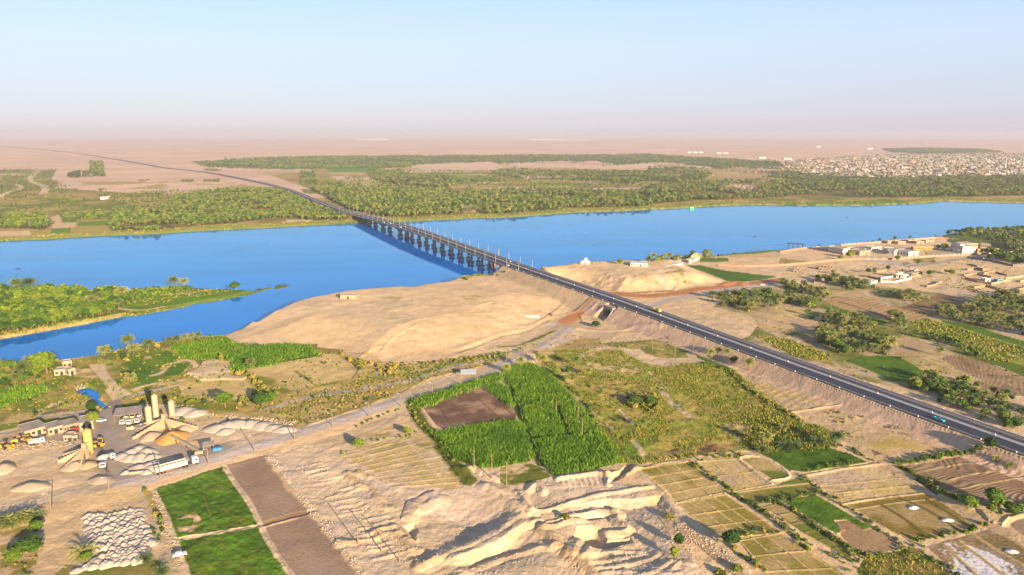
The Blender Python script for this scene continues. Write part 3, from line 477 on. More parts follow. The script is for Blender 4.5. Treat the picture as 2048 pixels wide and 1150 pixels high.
# east cut faces
i_ = fill(pl('L', '430,230 520,200 860,180 1000,240 1150,290 1330,300 1000,325 760,335 600,290'), c3(.60, .40, .22), SAND*.9, sc=8); relief(i_, 7, 2.2, 12)
fill(pl('L', '930,190 1000,190 1150,280 1080,290 960,240'), SAND*.8, None, spk=.5); line(pl('L', '1000,165 1060,210 1200,270 1330,300'), 5, PALE, -.8, z=8)
fill(pl('L', '1130,180 1280,140 1300,230 1400,270 1250,260'), SCRUB, SAND, sc=5, thr=.45, edge=6)
fill(pl('L', '1300,120 1420,120 1600,160 2030,210 1960,225 1800,248 1700,252 1630,245 1480,185'), GREEN*.95, GREEN*.75, sc=20, reg=('field', 'long green field behind the red earth track', 'field'), veg=1)
fill(pl('L', '1400,60 1640,60 1640,90 1420,95'), MOSS, GREEN, sc=14, edge=4, veg=1); fill(pl('L', '1420,30 2048,5 2048,60 1700,60 1440,60'), STRAW, SAND*.9, sc=14)
line(pl('L', '770,345 900,362 1200,350 1400,310 1600,290 1800,275 1950,250 2048,235'), 7.5, RED, .5, wob=3, reg=('red_earth_track', 'red earth track running from the highway to the compound', 'track')); line(pl('L', '800,345 1000,335 1250,325'), 2, RED*.75, 1.2, wob=1.5); line(pl('L', '1600,275 1700,255 1760,270'), 5, RED*1.1, 2.2, wob=2, soft=.5)
line(pl('L', '1030,440 1200,390 1500,330 1800,290 2048,262'), 5.0, GREY*1.2, 0, wob=1)
line(pl('L', '600,378 560,430 480,480 430,520 360,570'), 6.5, RED*1.1, .4, wob=1.2); line(pl('L', '640,390 560,460 470,510 500,560'), 1.2, RED*.8, 1.0, wob=.6); line(pl('L', '540,395 480,450 380,500'), 1.3, SAND*.85, 1.2, wob=.6)
fill(pl('L', '500,520 760,430 860,470 1100,560 1180,600 1200,660 900,690 560,660 440,600'), SAND, PALE*.9, sc=12); line(pl('L', '960,610 1050,590 1150,590'), 2.2, RED*1.1, .4, wob=1); line(pl('L', '450,620 700,640 900,600 1100,600'), 2, None, 1.2, wob=1, soft=.5)
line(pl('L', '0,600 120,580 280,480 330,440'), 1.6, SAND*.8, .8, wob=1)
fill(pl('F', '0,330 200,300 450,190 470,250 300,330 200,360'), GREY*1.25, SAND*.9, sc=8); line(pl('F', '0,300 120,290 250,240 340,200'), 2, MOSS, .3, wob=2)
# ---------------- right bank beyond the highway
RB = pl('H', '-150,900 0,840 60,760 0,700 -260,640 -150,560 60,500 460,500 620,470 900,500 1300,540 1910,600 3000,700 3500,1400 1910,1250 1200,1250 700,1130 200,960')
fill(RB, c3(.46, .33, .18), MOSS*.9, sc=22, thr=.54, sh=.2, spk=.2)
bare('H', '1030,648 1180,600 1330,548 1520,588 1600,615 1480,682 1250,702', 'dark ploughed field among the palm groves', c3(.22, .135, .07), c3(.28, .19, .08), ang=.1, wl=4, dark=.25)
bare('H', '520,600 600,562 800,590 1000,640 1250,705 1180,745 950,722 700,680', 'reddish bare field crossed by low ridges', c3(.40, .235, .11), STRAW*.8, ang=2.2, wl=6, amp=.2)
fill(pl('H', '560,520 900,540 900,600 1000,640 800,590 600,560'), c3(.40, .26, .13), SAND*.8, sc=10); line(pl('H', '620,605 800,660 960,715'), 1.2, BROWN*.5, .5)
i_ = fill(pl('H', '655,1010 740,992 900,980 1050,985 1130,1020 1290,1085 1290,1150 1000,1160 850,1090'), GREEN*1.0, GREEN*.75, sc=9, veg=1, reg=('field', 'green field below the dense palm clump beside the highway', 'field')); fill(pl('H', '880,1020 1000,1010 960,1060'), MOSS, None, edge=4, alpha=.5)
bare('H', '1010,905 1060,832 1180,870 1300,920 1370,975 1200,968 1010,985', 'tan field behind the dense palm clump', c3(.44, .3, .16), STRAW*.85, ang=2.2)
bare('H', '1305,1010 1380,980 1455,970 1700,1050 1950,1150 2200,1260 1700,1260 1500,1120', 'brown ploughed field with wheel tracks at the right edge', c3(.34, .225, .115), None, ang=2.6, wl=2.5, dark=.2, bend=12)
for s in ['1450,985 1520,1060 1600,1110', '1465,980 1530,1050 1620,1100']: line(pl('H', s), .4, BROWN*.6, -.1)
fill(pl('H', '1080,800 1120,740 1240,725 1500,800 1910,940 1910,1060 1640,1010 1500,930 1330,880 1150,860'), c3(.24, .25, .03), MOSS, sc=10, veg=1, spk=.5)
fill(pl('H', '1910,940 2400,1060 2400,1200 1910,1060 '), SCRUB, MOSS, sc=10, veg=1, spk=.5); fill(pl('H', '1640,880 1910,950 1910,1010 1700,950'), STRAW, MOSS, sc=7)
fill(pl('H', '1320,725 1500,760 1910,880 2400,1000 2400,1090 1910,960 1440,830'), GREEN*1.0, GREEN*.7, sc=8, veg=1, reg=('field', 'long green strip behind the yellow-green pasture on the right', 'field')); line(pl('H', '1330,745 1600,830 1910,925'), 1.0, SCRUB, .3)
fill(pl('H', '1650,968 1910,1055 2300,1200 2300,1270 1910,1130 1640,1012'), GREEN*.85, MOSS*.7, sc=8, veg=1)
for q in ['500,648 560,640 800,690 950,740 940,765 850,750 640,690', '510,720 560,712 720,745 740,765 620,770', '380,668 440,680 470,700 400,690']: fill(pl('H', q), GREEN*.9, GREEN*.7, sc=8, veg=1)
fill(pl('H', '20,757 200,690 320,640 400,702 510,790 300,812 200,850 90,800'), c3(.46, .31, .17), STRAW, sc=14); fill(pl('H', '140,670 330,640 410,705 330,700'), STRAW*1.0, None)
for a in range(5): line(pl('H', '%d,%d %d,%d' % (60+a*50, 742-a*12, 300+a*40, 800-a*12)), .8, SAND*1.05, .3)
fill(pl('H', '60,845 280,870 500,960 560,1010 600,1060 400,1000 200,930'), MOSS*1.1, SCRUB, sc=6, veg=1, spk=.6); fill(pl('H', '330,860 470,830 470,930 400,900'), SAND*.5, None)
fill(pl('H', '1060,1000 1300,985 1500,1100 1600,1160 1300,1160 1150,1050'), c3(.33, .26, .07), SAND*.8, sc=8); line(pl('H', '1200,990 1400,1070 1600,1150'), 1.3, PALE*.8, .2)
i_ = fill(pl('H', '1230,500 1330,470 1600,560 1540,590 1330,545'), PALE*.9, None)
fill(pl('H', '1300,0 1910,60 3200,150 3200,330 1910,330 1830,350 1650,260 1400,200 1340,150'), LEAFD*1.3, MOSS*.8, sc=22, veg=1, edge=8); fill(pl('H', '1480,130 1600,150 1740,160 1600,190 1500,160'), GREEN*1.1, MOSS, sc=15, veg=1, edge=5); fill(pl('H', '1780,130 1880,135 1830,155'), SAND, None, edge=5)
fill(pl('V', '0,752 350,742 560,712 770,702 780,708 560,730 350,748 0,770'), MOSS*.9, None, veg=1); fill(pl('V', '370,742 740,700 770,706 600,730'), GREEN*1.1, None, veg=1)
fill(pl('M', '0,280 150,290 260,310 0,330'), OLIVE, SCRUB, sc=6, edge=6); fill(pl('M', '640,280 900,260 1100,300 1330,340 1250,360 900,310'), GREY*1.25, SAND*.85, sc=20, thr=.55)
line(pl('M', '1250,355 1500,325 1700,290 1950,270 2100,265'), 4.5, GREY*1.05, 0, wob=.6); fill(pl('N', '1400,130 1600,140 1700,190 1500,180 1380,160'), GREY*.95, None, edge=4)
fill(pl('N', '720,160 1000,150 1000,210 760,215'), STRAW*.9, MOSS, sc=7); fill(pl('M', '1450,200 1650,200 1700,235 1450,250'), GREY*1.2, PALE*.8, sc=8)
# town ground
fill(pl('V', '600,268 720,262 850,222 1000,208 1300,190 2048,182 3200,180 3200,330 2048,305 1450,322 1200,312 950,305 760,280'), DESERT*1.05, DESERT*.8, sc=60, edge=4)
# embankment slopes and verge
t_ = (X-RA[0])*RD[0]+(Y-RA[1])*RD[1]; dc_ = (X-RA[0])*RN[0]+(Y-RA[1])*RN[1]; adc = np.abs(dc_)
bm = (t_ > -420) & (t_ < 512) & (adc < 12+1.6*9) & (Z > 3.9) & (adc > 10.5) & (t_ < 330)
COL[bm] = (c3(.50, .335, .21)[None]*(.82+.36*fbm(t_[bm], adc[bm]*.15, 1.8, 3, 72)[:, None])); Z[bm] += (.22*(fbm(t_[bm], adc[bm]*.25, 2.2, 3, 71)-.5))*(adc[bm] > 14)
bm2 = (t_ > -420) & (t_ < 512) & (adc < 12); COL[bm2] = SAND*.85; Z[bm2] = (zroad(t_)-.45)[bm2]
cut = (np.abs(t_-303) < 6.3) & (dc_ < -10.6) & (dc_ > -30); Z[cut] = np.minimum(Z[cut], 3.6); COL[cut] = SAND*.8
# bands under the bridge abutment
relief(np.nonzero((COL.sum(2) > .95) & (RDIST < 1100) & ~inriv), 6, .5, 14)
# untouched scruffy tint

sandy = np.nonzero((COL[..., 0] > .42) & (COL[..., 2] > .15) & (RDIST < 1150) & ~inriv & (Wt < .5))
relief(sandy, 2.2, .2, 31, 3)
kk = fbm(X[sandy], Y[sandy], 26, 5, 33)[:, None]; COL[sandy] = COL[sandy]*(1.12-.26*kk)
for k in range(60):                                             # tyre marks over the quarry apron and the sand hill
    if k % 2: a, b = random.uniform(700, 1400), random.uniform(980, 1150)
    else: a, b = random.uniform(620, 1080), random.uniform(600, 700)
    ang = random.uniform(-.5, .5); L_ = random.uniform(30, 110); P_ = [(a, b), (a+L_*.5, b+L_*.5*math.sin(ang)*.5+random.uniform(-4, 4)), (a+L_, b+L_*math.sin(ang)*.5)]
    line(P_, .28, SAND*.72, -.06, alpha=.55, z=3 if k % 2 else 12); line([(x_, y_+3.0) for x_, y_ in P_], .28, SAND*.72, -.06, alpha=.55, z=3 if k % 2 else 12)
for s, sc in (('A:1250,205 1330,192 1400,192 1370,212 1290,222', 1), ('A:1400,180 1480,165 1600,152 1740,108 1700,140 1620,165 1500,185', 1), ('A:1060,262 1180,238 1240,232 1150,258', 1), ('W:150,610 300,585 450,600 300,625', 1), ('A:1730,130 1790,112 1870,115 1800,140', 1), ('Q:1580,975 1660,962 1640,985 1590,992', 1), ('A:850,305 880,300 870,312', 1), ('A:915,325 945,322 940,332', 1)):
    k, q = s.split(':'); P_ = pl(k, q); m = bbox(P_, 3); idx = np.nonzero(m); ins = inpoly(PX[idx]+(n3[idx]-.5)*6, PY[idx], P_); idx = (idx[0][ins], idx[1][ins]); Z[idx] = .06 if k != 'W' else -.4; COL[idx] = MOSS*.9
# ------------------------------------------------------------------ objects: generic helpers
MATS = {}
def newmat(name, rough=.8, spec=.3):
    m = bpy.data.materials.new(name); m.use_nodes = True; b = m.node_tree.nodes['Principled BSDF']
    b.inputs['Roughness'].default_value = rough; b.inputs['Specular IOR Level'].default_value = spec
    return m, m.node_tree.nodes, m.node_tree.links, b
def pmat(name, col, rough=.8, spec=.25, var=.18, scale=.8, bump=0.0, metal=0.0, dirt=None):
    """plain surface with grain and blotchy wear"""
    if name in MATS: return MATS[name]
    m, N, L, b = newmat(name, rough, spec); b.inputs['Metallic'].default_value = metal
    tc = N.new('ShaderNodeTexCoord'); no = N.new('ShaderNodeTexNoise'); no.inputs['Scale'].default_value = scale; no.inputs['Detail'].default_value = 5
    L.new(tc.outputs['Object'], no.inputs['Vector'])
    mx = N.new('ShaderNodeMix'); mx.data_type = 'RGBA'; L.new(no.outputs['Fac'], mx.inputs['Factor'])
    d = dirt if dirt else tuple(c*(1-var*2) for c in col)
    mx.inputs['A'].default_value = (*d, 1); mx.inputs['B'].default_value = (*[min(1, c*(1+var)) for c in col], 1)
    L.new(mx.outputs['Result'], b.inputs['Base Color'])
    if bump:
        bp = N.new('ShaderNodeBump'); bp.inputs['Strength'].default_value = bump; L.new(no.outputs['Fac'], bp.inputs['Height']); L.new(bp.outputs[0], b.inputs['Normal'])
    MATS[name] = m; return m
def foliage(name, c1, c2, c3_):
    m, N, L, b = newmat(name, .75, .15)
    at = N.new('ShaderNodeAttribute'); at.attribute_name = 'tint'; oi = N.new('ShaderNodeObjectInfo')
    ad = N.new('ShaderNodeMath'); ad.operation = 'ADD'; L.new(at.outputs['Fac'], ad.inputs[0]); L.new(oi.outputs['Random'], ad.inputs[1])
    fr = N.new('ShaderNodeMath'); fr.operation = 'FRACT'; L.new(ad.outputs[0], fr.inputs[0])
    cr = N.new('ShaderNodeValToRGB'); e = cr.color_ramp.elements; e[0].color = (*c1, 1); e[0].position = 0; e[1].color = (*c3_, 1); e[1].position = 1
    k = e.new(.5); k.color = (*c2, 1); L.new(fr.outputs[0], cr.inputs[0])
    a2 = N.new('ShaderNodeAttribute'); a2.attribute_name = 'leaf'; mr = N.new('ShaderNodeMapRange'); mr.inputs['To Min'].default_value = .62; mr.inputs['To Max'].default_value = 1.35
    L.new(a2.outputs['Fac'], mr.inputs['Value'])
    mu = N.new('ShaderNodeMix'); mu.data_type = 'RGBA'; mu.blend_type = 'MULTIPLY'; mu.inputs['Factor'].default_value = 1
    L.new(cr.outputs[0], mu.inputs['A']); L.new(mr.outputs[0], mu.inputs['B'])
    L.new(mu.outputs['Result'], b.inputs['Base Color'])
    MATS[name] = m; return m
def npmesh(name, V, Fq, mats, mi=None, attrs=None, smooth=False, sizes=None):
    """mesh from arrays: V (n,3); Fq (m,k) or flat loops with sizes"""
    me = bpy.data.meshes.new(name); V = np.asarray(V, np.float32)
    if sizes is None: Fq = np.asarray(Fq, np.int32); sizes = np.full(len(Fq), Fq.shape[1], np.int32); loops = Fq.ravel()
    else: loops = np.asarray(Fq, np.int32)
    st = np.concatenate([[0], np.cumsum(sizes)[:-1]]).astype(np.int32)
    me.vertices.add(len(V)); me.vertices.foreach_set('co', V.ravel())
    me.loops.add(len(loops)); me.loops.foreach_set('vertex_index', loops)
    me.polygons.add(len(sizes)); me.polygons.foreach_set('loop_start', st); me.polygons.foreach_set('loop_total', np.asarray(sizes, np.int32))
    if mi is not None: me.polygons.foreach_set('material_index', np.asarray(mi, np.int32))
    me.polygons.foreach_set('use_smooth', np.full(len(sizes), smooth))
    for m in mats: me.materials.append(m)
    for k, (dom, typ, arr) in (attrs or {}).items():
        a = me.attributes.new(k, typ, dom); a.data.foreach_set('color' if typ == 'FLOAT_COLOR' else 'value', np.asarray(arr, np.float32).ravel())
    me.update(); me.validate(); return me
def link(o, parent=None):
    C0.collection.objects.link(o)
    if parent is not None: o.parent = parent
    return o
def tag(o, label=None, cat=None, group=None, kind=None):
    if label: o['label'] = label
    if cat: o['category'] = cat
    if group: o['group'] = group
    if kind: o['kind'] = kind
    return o
def empty(name, loc, rz, label, cat, group=None):
    o = bpy.data.objects.new(name, None); o.location = loc; o.rotation_euler = (0, 0, rz); o.empty_display_size = 1
    link(o); return tag(o, label, cat, group)
class MB:
    def __init__(s): s.v = []; s.l = []; s.s = []; s.m = []
    def face(s, pts, m=0):
        b = len(s.v); s.v += [tuple(p) for p in pts]; s.l += list(range(b, b+len(pts))); s.s.append(len(pts)); s.m.append(m)
    def box(s, x0, x1, y0, y1, z0, z1, m=0, top=None, M=None):
        c = [(x0,y0,z0),(x1,y0,z0),(x1,y1,z0),(x0,y1,z0),(x0,y0,z1),(x1,y0,z1),(x1,y1,z1),(x0,y1,z1)]
        if M is not None: c = [tuple(M @ Vector(p)) for p in c]
        b = len(s.v); s.v += c
        for f, t in (((3,2,1,0), m), ((4,5,6,7), m if top is None else top), ((0,1,5,4), m), ((1,2,6,5), m), ((2,3,7,6), m), ((3,0,4,7), m)):
            s.l += [b+i for i in f]; s.s.append(4); s.m.append(t)
        return s
    def cyl(s, x, y, z0, z1, r0, r1=None, n=10, m=0, cap=True):
        r1 = r0 if r1 is None else r1; b = len(s.v)
        for z, r in ((z0, r0), (z1, r1)):
            for i in range(n): a = 2*math.pi*i/n; s.v.append((x+r*math.cos(a), y+r*math.sin(a), z))
        for i in range(n):
            j = (i+1) % n; s.l += [b+i, b+j, b+n+j, b+n+i]; s.s.append(4); s.m.append(m)
        if cap:
            s.l += [b+n+i for i in range(n)]; s.s.append(n); s.m.append(m); s.l += [b+i for i in range(n)][::-1]; s.s.append(n); s.m.append(m)
        return s
    def bar(s, p, q, w, h=None, m=0):
        p = Vector(p); q = Vector(q); d = q-p; L = d.length; M = Matrix.Translation(p) @ d.to_track_quat('Z', 'Y').to_matrix().to_4x4(); h = h or w
        return s.box(-w/2, w/2, -h/2, h/2, 0, L, m, M=M)
    def strip(s, prof, path, closed=False, m=0):
        """sweep (side offset, height) profile along path of (x,y,z, nx,ny)"""
        b = len(s.v); k = len(prof)
        for (x, y, z, nx, ny) in path:
            for o, h in prof: s.v.append((x+nx*o, y+ny*o, z+h))
        for i in range(len(path)-1):
            for j in range(k if closed else k-1):
                j2 = (j+1) % k; s.l += [b+i*k+j, b+(i+1)*k+j, b+(i+1)*k+j2, b+i*k+j2]; s.s.append(4); s.m.append(m)
        if closed:
            s.l += [b+j for j in range(k)][::-1]; s.s.append(k); s.m.append(m); q = b+(len(path)-1)*k; s.l += [q+j for j in range(k)]; s.s.append(k); s.m.append(m)
        return s
    def mesh(s, name, mats, smooth=False): return npmesh(name, np.array(s.v), s.l, mats, s.m, None, smooth, np.array(s.s))
    def obj(s, name, mats, parent=None, loc=None, rz=0, smooth=False):
        if not isinstance(mats, (list, tuple)): mats = [mats]
        o = bpy.data.objects.new(name, s.mesh(name, mats, smooth))
        if loc is not None: o.location = loc; o.rotation_euler = (0, 0, rz)
        return link(o, parent)
def g1(x, y): return float(gz(x, y)[0])
def gp(k, x, y, z=None):
    """ground point under a picture position"""
    p = pt(k, x, y)
    if z is None: w = hit(p[0], p[1]); zz = g1(*w)
    else: w = unp(p[0], p[1], z); zz = z
    return Vector((w[0], w[1], zz))

# ------------------------------------------------------------------ ground mesh
def build_ground():
    m, N, L, b = newmat('ground', .95, .08)
    at = N.new('ShaderNodeAttribute'); at.attribute_name = 'Col'; tc = N.new('ShaderNodeTexCoord')
    av = N.new('ShaderNodeAttribute'); av.attribute_name = 'veg'
    no = N.new('ShaderNodeTexNoise'); no.inputs['Scale'].default_value = .9; no.inputs['Detail'].default_value = 4; L.new(tc.outputs['Object'], no.inputs['Vector'])
    n2_ = N.new('ShaderNodeTexNoise'); n2_.inputs['Scale'].default_value = .13; n2_.inputs['Detail'].default_value = 5; L.new(tc.outputs['Object'], n2_.inputs['Vector'])
    ad = N.new('ShaderNodeMath'); ad.operation = 'ADD'; L.new(no.outputs['Fac'], ad.inputs[0]); L.new(n2_.outputs['Fac'], ad.inputs[1])
    mr = N.new('ShaderNodeMapRange'); mr.inputs['From Min'].default_value = .6; mr.inputs['From Max'].default_value = 1.4; mr.inputs['To Min'].default_value = .80; mr.inputs['To Max'].default_value = 1.2
    L.new(ad.outputs[0], mr.inputs['Value'])
    mu = N.new('ShaderNodeMix'); mu.data_type = 'RGBA'; mu.blend_type = 'MULTIPLY'; mu.inputs['Factor'].default_value = 1; L.new(at.outputs['Color'], mu.inputs['A']); L.new(mr.outputs[0], mu.inputs['B'])
    L.new(mu.outputs['Result'], b.inputs['Base Color'])
    bp = N.new('ShaderNodeBump'); bp.inputs['Distance'].default_value = .5; bp.inputs['Strength'].default_value = .35; L.new(ad.outputs[0], bp.inputs['Height']); L.new(bp.outputs[0], b.inputs['Normal'])
    V = np.stack([X, Y, Z], -1).reshape(-1, 3); ii, jj = np.meshgrid(np.arange(NR-1), np.arange(NC), indexing='ij'); j2 = (jj+1) % NC
    ii = ii.ravel(); jj = jj.ravel(); j2 = j2.ravel()
    Fq = np.stack([ii*NC+jj, ii*NC+j2, (ii+1)*NC+j2, (ii+1)*NC+jj], 1)
    reg = REG.reshape(-1)[Fq[:, 0]]
    colr = np.concatenate([np.clip(COL, 0.004, .9).reshape(-1, 3), np.ones((NR*NC, 1))], 1)
    for k, rg in enumerate(REGS):
        f = Fq[reg == k]
        if len(f) == 0: continue
        if k == 0:   # close the disc under the camera
            u = None
        used, inv = np.unique(f.ravel(), return_inverse=True)
        f2 = inv.reshape(-1, 4); v2 = V[used]; c2 = colr[used]
        sizes = None; loops = f2[:, ::-1]
        if k == 0:
            last = np.searchsorted(used, (NR-1)*NC+np.arange(NC)); sizes = np.concatenate([np.full(len(f2), 4), [NC]]); loops = np.concatenate([loops.ravel(), last[::-1]])
        me = npmesh(rg[0], v2, loops, [m], None, {'Col': ('POINT', 'FLOAT_COLOR', c2)}, True, sizes)
        o = link(bpy.data.objects.new(rg[0], me))
        if k == 0: tag(o, 'sandy ground of both river banks', 'ground', kind='structure')
        else: tag(o, rg[1], rg[2], kind='structure')
build_ground()
# ------------------------------------------------------------------ river, pond
def water_mat(name, deep, gloss):
    m = bpy.data.materials.new(name); m.use_nodes = True; N = m.node_tree.nodes; L = m.node_tree.links; N.clear(); out = N.new('ShaderNodeOutputMaterial')
    tc = N.new('ShaderNodeTexCoord'); mp = N.new('ShaderNodeMapping'); mp.inputs['Rotation'].default_value = (0, 0, -.2); mp.inputs['Scale'].default_value = (.35, 1, 1); L.new(tc.outputs['Object'], mp.inputs[0])
    n0 = N.new('ShaderNodeTexNoise'); n0.inputs['Scale'].default_value = .011; n0.inputs['Detail'].default_value = 6; L.new(mp.outputs[0], n0.inputs['Vector'])
    mx = N.new('ShaderNodeMix'); mx.data_type = 'RGBA'; L.new(n0.outputs['Fac'], mx.inputs['Factor']); mx.inputs['A'].default_value = (*[c*.45 for c in deep], 1); mx.inputs['B'].default_value = (*[c*1.5 for c in deep], 1)
    no = N.new('ShaderNodeTexNoise'); no.inputs['Scale'].default_value = .35; no.inputs['Detail'].default_value = 3; L.new(tc.outputs['Object'], no.inputs['Vector'])
    bp = N.new('ShaderNodeBump'); bp.inputs['Strength'].default_value = .03; bp.inputs['Distance'].default_value = .3; L.new(no.outputs['Fac'], bp.inputs['Height'])
    d = N.new('ShaderNodeBsdfDiffuse'); L.new(mx.outputs['Result'], d.inputs['Color']); g = N.new('ShaderNodeBsdfGlossy'); g.inputs['Color'].default_value = (*gloss, 1); L.new(bp.outputs[0], g.inputs['Normal'])
    mr = N.new('ShaderNodeMapRange'); mr.inputs['From Min'].default_value = .35; mr.inputs['From Max'].default_value = .65; mr.inputs['To Min'].default_value = .015; mr.inputs['To Max'].default_value = .07; L.new(n0.outputs['Fac'], mr.inputs['Value']); L.new(mr.outputs[0], g.inputs['Roughness'])
    f = N.new('ShaderNodeFresnel'); f.inputs['IOR'].default_value = 1.37; ms = N.new('ShaderNodeMixShader'); L.new(f.outputs[0], ms.inputs[0]); L.new(d.outputs[0], ms.inputs[1]); L.new(g.outputs[0], ms.inputs[2]); L.new(ms.outputs[0], out.inputs['Surface']); return m
wm = water_mat('river_water', (.0, .15, .52), (.56, .92, 1.0))
b_ = MB(); b_.face(([(x, y+45, 0) for x, y in FARW] + [(x, y-30, 0) for x, y in NEARW])[::-1]); tag(b_.obj('river', wm), 'wide blue river under the bridge', 'river', kind='structure')
# (the bed of the river is the ground sheet, dipping below the water)
b_ = MB(); PW = [gp('S', float(q.split(',')[0]), float(q.split(',')[1]), 1.6)[:] for q in '920,612 1110,565 1200,580 1300,650 1300,720 1420,800 1420,870 1300,915 1230,830 1140,730 980,680'.split()]; b_.face(PW if sum(PW[i][0]*PW[(i+1) % len(PW)][1]-PW[(i+1) % len(PW)][0]*PW[i][1] for i in range(len(PW))) > 0 else PW[::-1]); tag(b_.obj('pond', wm), 'small blue pond behind the yard sheds', 'pond', kind='structure')
# ------------------------------------------------------------------ highway and bridge
CONC = pmat('concrete', (.30, .26, .21), .85, .2, .15, .25, .1); CONCD = pmat('concrete_stained', (.19, .165, .14), .9, .15, .25, .4, .15); ASPH = pmat('asphalt_new', (.040, .042, .056), .8, .3, .22, .12); ASPW = pmat('asphalt_worn', (.060, .054, .055), .85, .25, .22, .1)
PAVE = pmat('paved_shoulder', (.16, .145, .14), .85, .2, .12, .2); KERB = pmat('kerb_concrete', (.36, .355, .35), .8, .2, .1, .5); WHITEP = pmat('white_paint', (.55, .54, .51), .6, .3, .08, 1); GALV = pmat('galvanised_pole', (.45, .43, .40), .5, .4, .08, 1); DARKM = pmat('dark_metal', (.03, .035, .05), .5, .4, .1, 1)
def rp(t, s=0.0, dz=0.0):
    return Vector((RA[0]+RD[0]*t+RN[0]*s, RA[1]+RD[1]*t+RN[1]*s, float(zroad(t))+dz))
def road_path():
    P = []
    for t in np.arange(-420, 1177, 8.0): p = rp(t); P.append((p.x, p.y, p.z, RN[0], RN[1]))
    S2 = FARROADS[2:]
    for i in range(len(S2)):
        a = S2[max(i-1, 0)]; b = S2[min(i+1, len(S2)-1)]; d = (b-a)/np.linalg.norm(b-a); r = math.hypot(*S2[i]); z = 6.2
        n = np.array([d[1], -d[0]]); c = S2[i]-0.0*n; P.append((c[0], c[1], float(np.interp(i, [0, 3, 20], [6.4, 6.2, 6.0]))+max(0, (r-4500)/400)*0, n[0], n[1]))
    return P
RP = road_path()
hw = MB(); hw.strip([(-9.6, 0), (-.6, .06)], RP, m=0); hw.strip([(2.1, .06), (7.1, .02)], RP, m=1); hw.strip([(7.1, .02), (9.9, 0)], RP, m=2); hw.strip([(-10.4, -.25), (-10.4, 0), (-9.6, 0)], RP, m=2); hw.strip([(9.9, 0), (9.9, -.4)], RP, m=2)
hw.strip([(-9.25, .012), (-9.1, .014)], RP, m=3); hw.strip([(6.75, .03), (6.9, .03)], RP, m=3)
for k in range(0, 0): hw.strip([(-5.2, .05), (-5.05, .05)], [RP[k], tuple(np.array(RP[k])*.6+np.array(RP[k+1])*.4)], m=3)
tag(hw.obj('highway', [ASPH, ASPW, PAVE, WHITEP]), 'two-lane-each-way asphalt highway crossing the bridge', 'road', kind='structure')
md = empty('median_kerb', rp(0), 0, 'pale raised kerb strip down the middle of the highway', 'kerb')
def rel(P, o): return [(x-o.location.x, y-o.location.y, z-o.location.z, a, b) for x, y, z, a, b in P]
m_ = MB(); m_.strip([(-.6, 0), (-.6, .3), (-.1, .3), (-.1, .16), (1.6, .16), (1.6, .3), (2.1, .3), (2.1, 0)], rel(RP, md), closed=True); m_.obj('kerb_strip', KERB, md)
for t in np.arange(-300, 480, 31): p = rp(t, .75, .16)-md.location; b_ = MB(); b_.box(-.35, .35, -.35, .35, 0, .4); b_.cyl(0, 0, .4, 1.0, .09, .09, 6); b_.obj('marker_block', WHITEP, md, p, -math.atan2(RD[0], RD[1]))
eb = empty('edge_barrier', rp(0, -10), 0, 'thin pale barrier along the camera side of the highway', 'barrier')
b_ = MB(); b_.strip([(-10.0, -.1), (-10.0, .55), (-9.7, .55), (-9.6, -.1)], rel([q for q in RP if q[1] < 900 or q[1] > 1180], eb), closed=True); b_.obj('rail', KERB, eb)
for t in np.arange(-300, 480, 15.5): b_ = MB(); b_.box(-.18, .18, -.18, .18, -.3, .75); b_.obj('post', WHITEP, eb, rp(t, -10.25)-eb.location)
fb = empty('edge_barrier', rp(0, 10), 0, 'thin pale barrier along the far side of the highway', 'barrier')
b_ = MB(); b_.strip([(9.8, -.1), (9.8, .45), (10.1, .45), (10.2, -.2)], rel([q for q in RP if q[1] < 900], fb), closed=True); b_.obj('rail', KERB, fb)
for t in np.arange(-300, 480, 15.5): b_ = MB(); b_.box(-.18, .18, -.18, .18, -.3, .7); b_.obj('post', WHITEP, fb, rp(t, 10.1)-fb.location)
# bridge
T0, T1 = 505.0, 1096.0
br = empty('bridge', rp(T0), 0, 'long concrete road bridge on twin-column piers crossing the river', 'bridge')
MAIN = [853.0, 935.0, 1012.0]
def bpath(a, b, st=6.0):
    o = []
    for t in np.append(np.arange(a, b, st), b): p = rp(t)-br.location; o.append((p.x, p.y, p.z, RN[0], RN[1]))
    return o
b_ = MB(); b_.strip([(-11.0, -.12), (-11.0, -.75), (-8.2, -1.0), (8.2, -1.0), (11.0, -.75), (11.0, -.12)], bpath(T0-4, T1+4), closed=True); b_.obj('deck', CONC, br)
def gdepth(t):
    d = 1.5
    for m in MAIN[:2]: d += 3.6*math.exp(-((t-m)/17.0)**2)
    return d
g_ = MB()
for s0, s1 in ((-8.0, -2.2), (2.2, 8.0)):
    ts = list(np.arange(T0-2, T1+2, 4.0)); base = len(g_.v)
    for t in ts:
        p = rp(t)-br.location; d = gdepth(t)
        for o, h in ((s0, -1.0), (s0+.5, -1.0-d), (s1-.5, -1.0-d), (s1, -1.0)): g_.v.append((p.x+RN[0]*o, p.y+RN[1]*o, p.z+h))
    for i in range(len(ts)-1):
        for j in range(3): g_.l += [base+i*4+j, base+(i+1)*4+j, base+(i+1)*4+j+1, base+i*4+j+1]; g_.s.append(4); g_.m.append(0)
g_.obj('girder', CONCD, br)
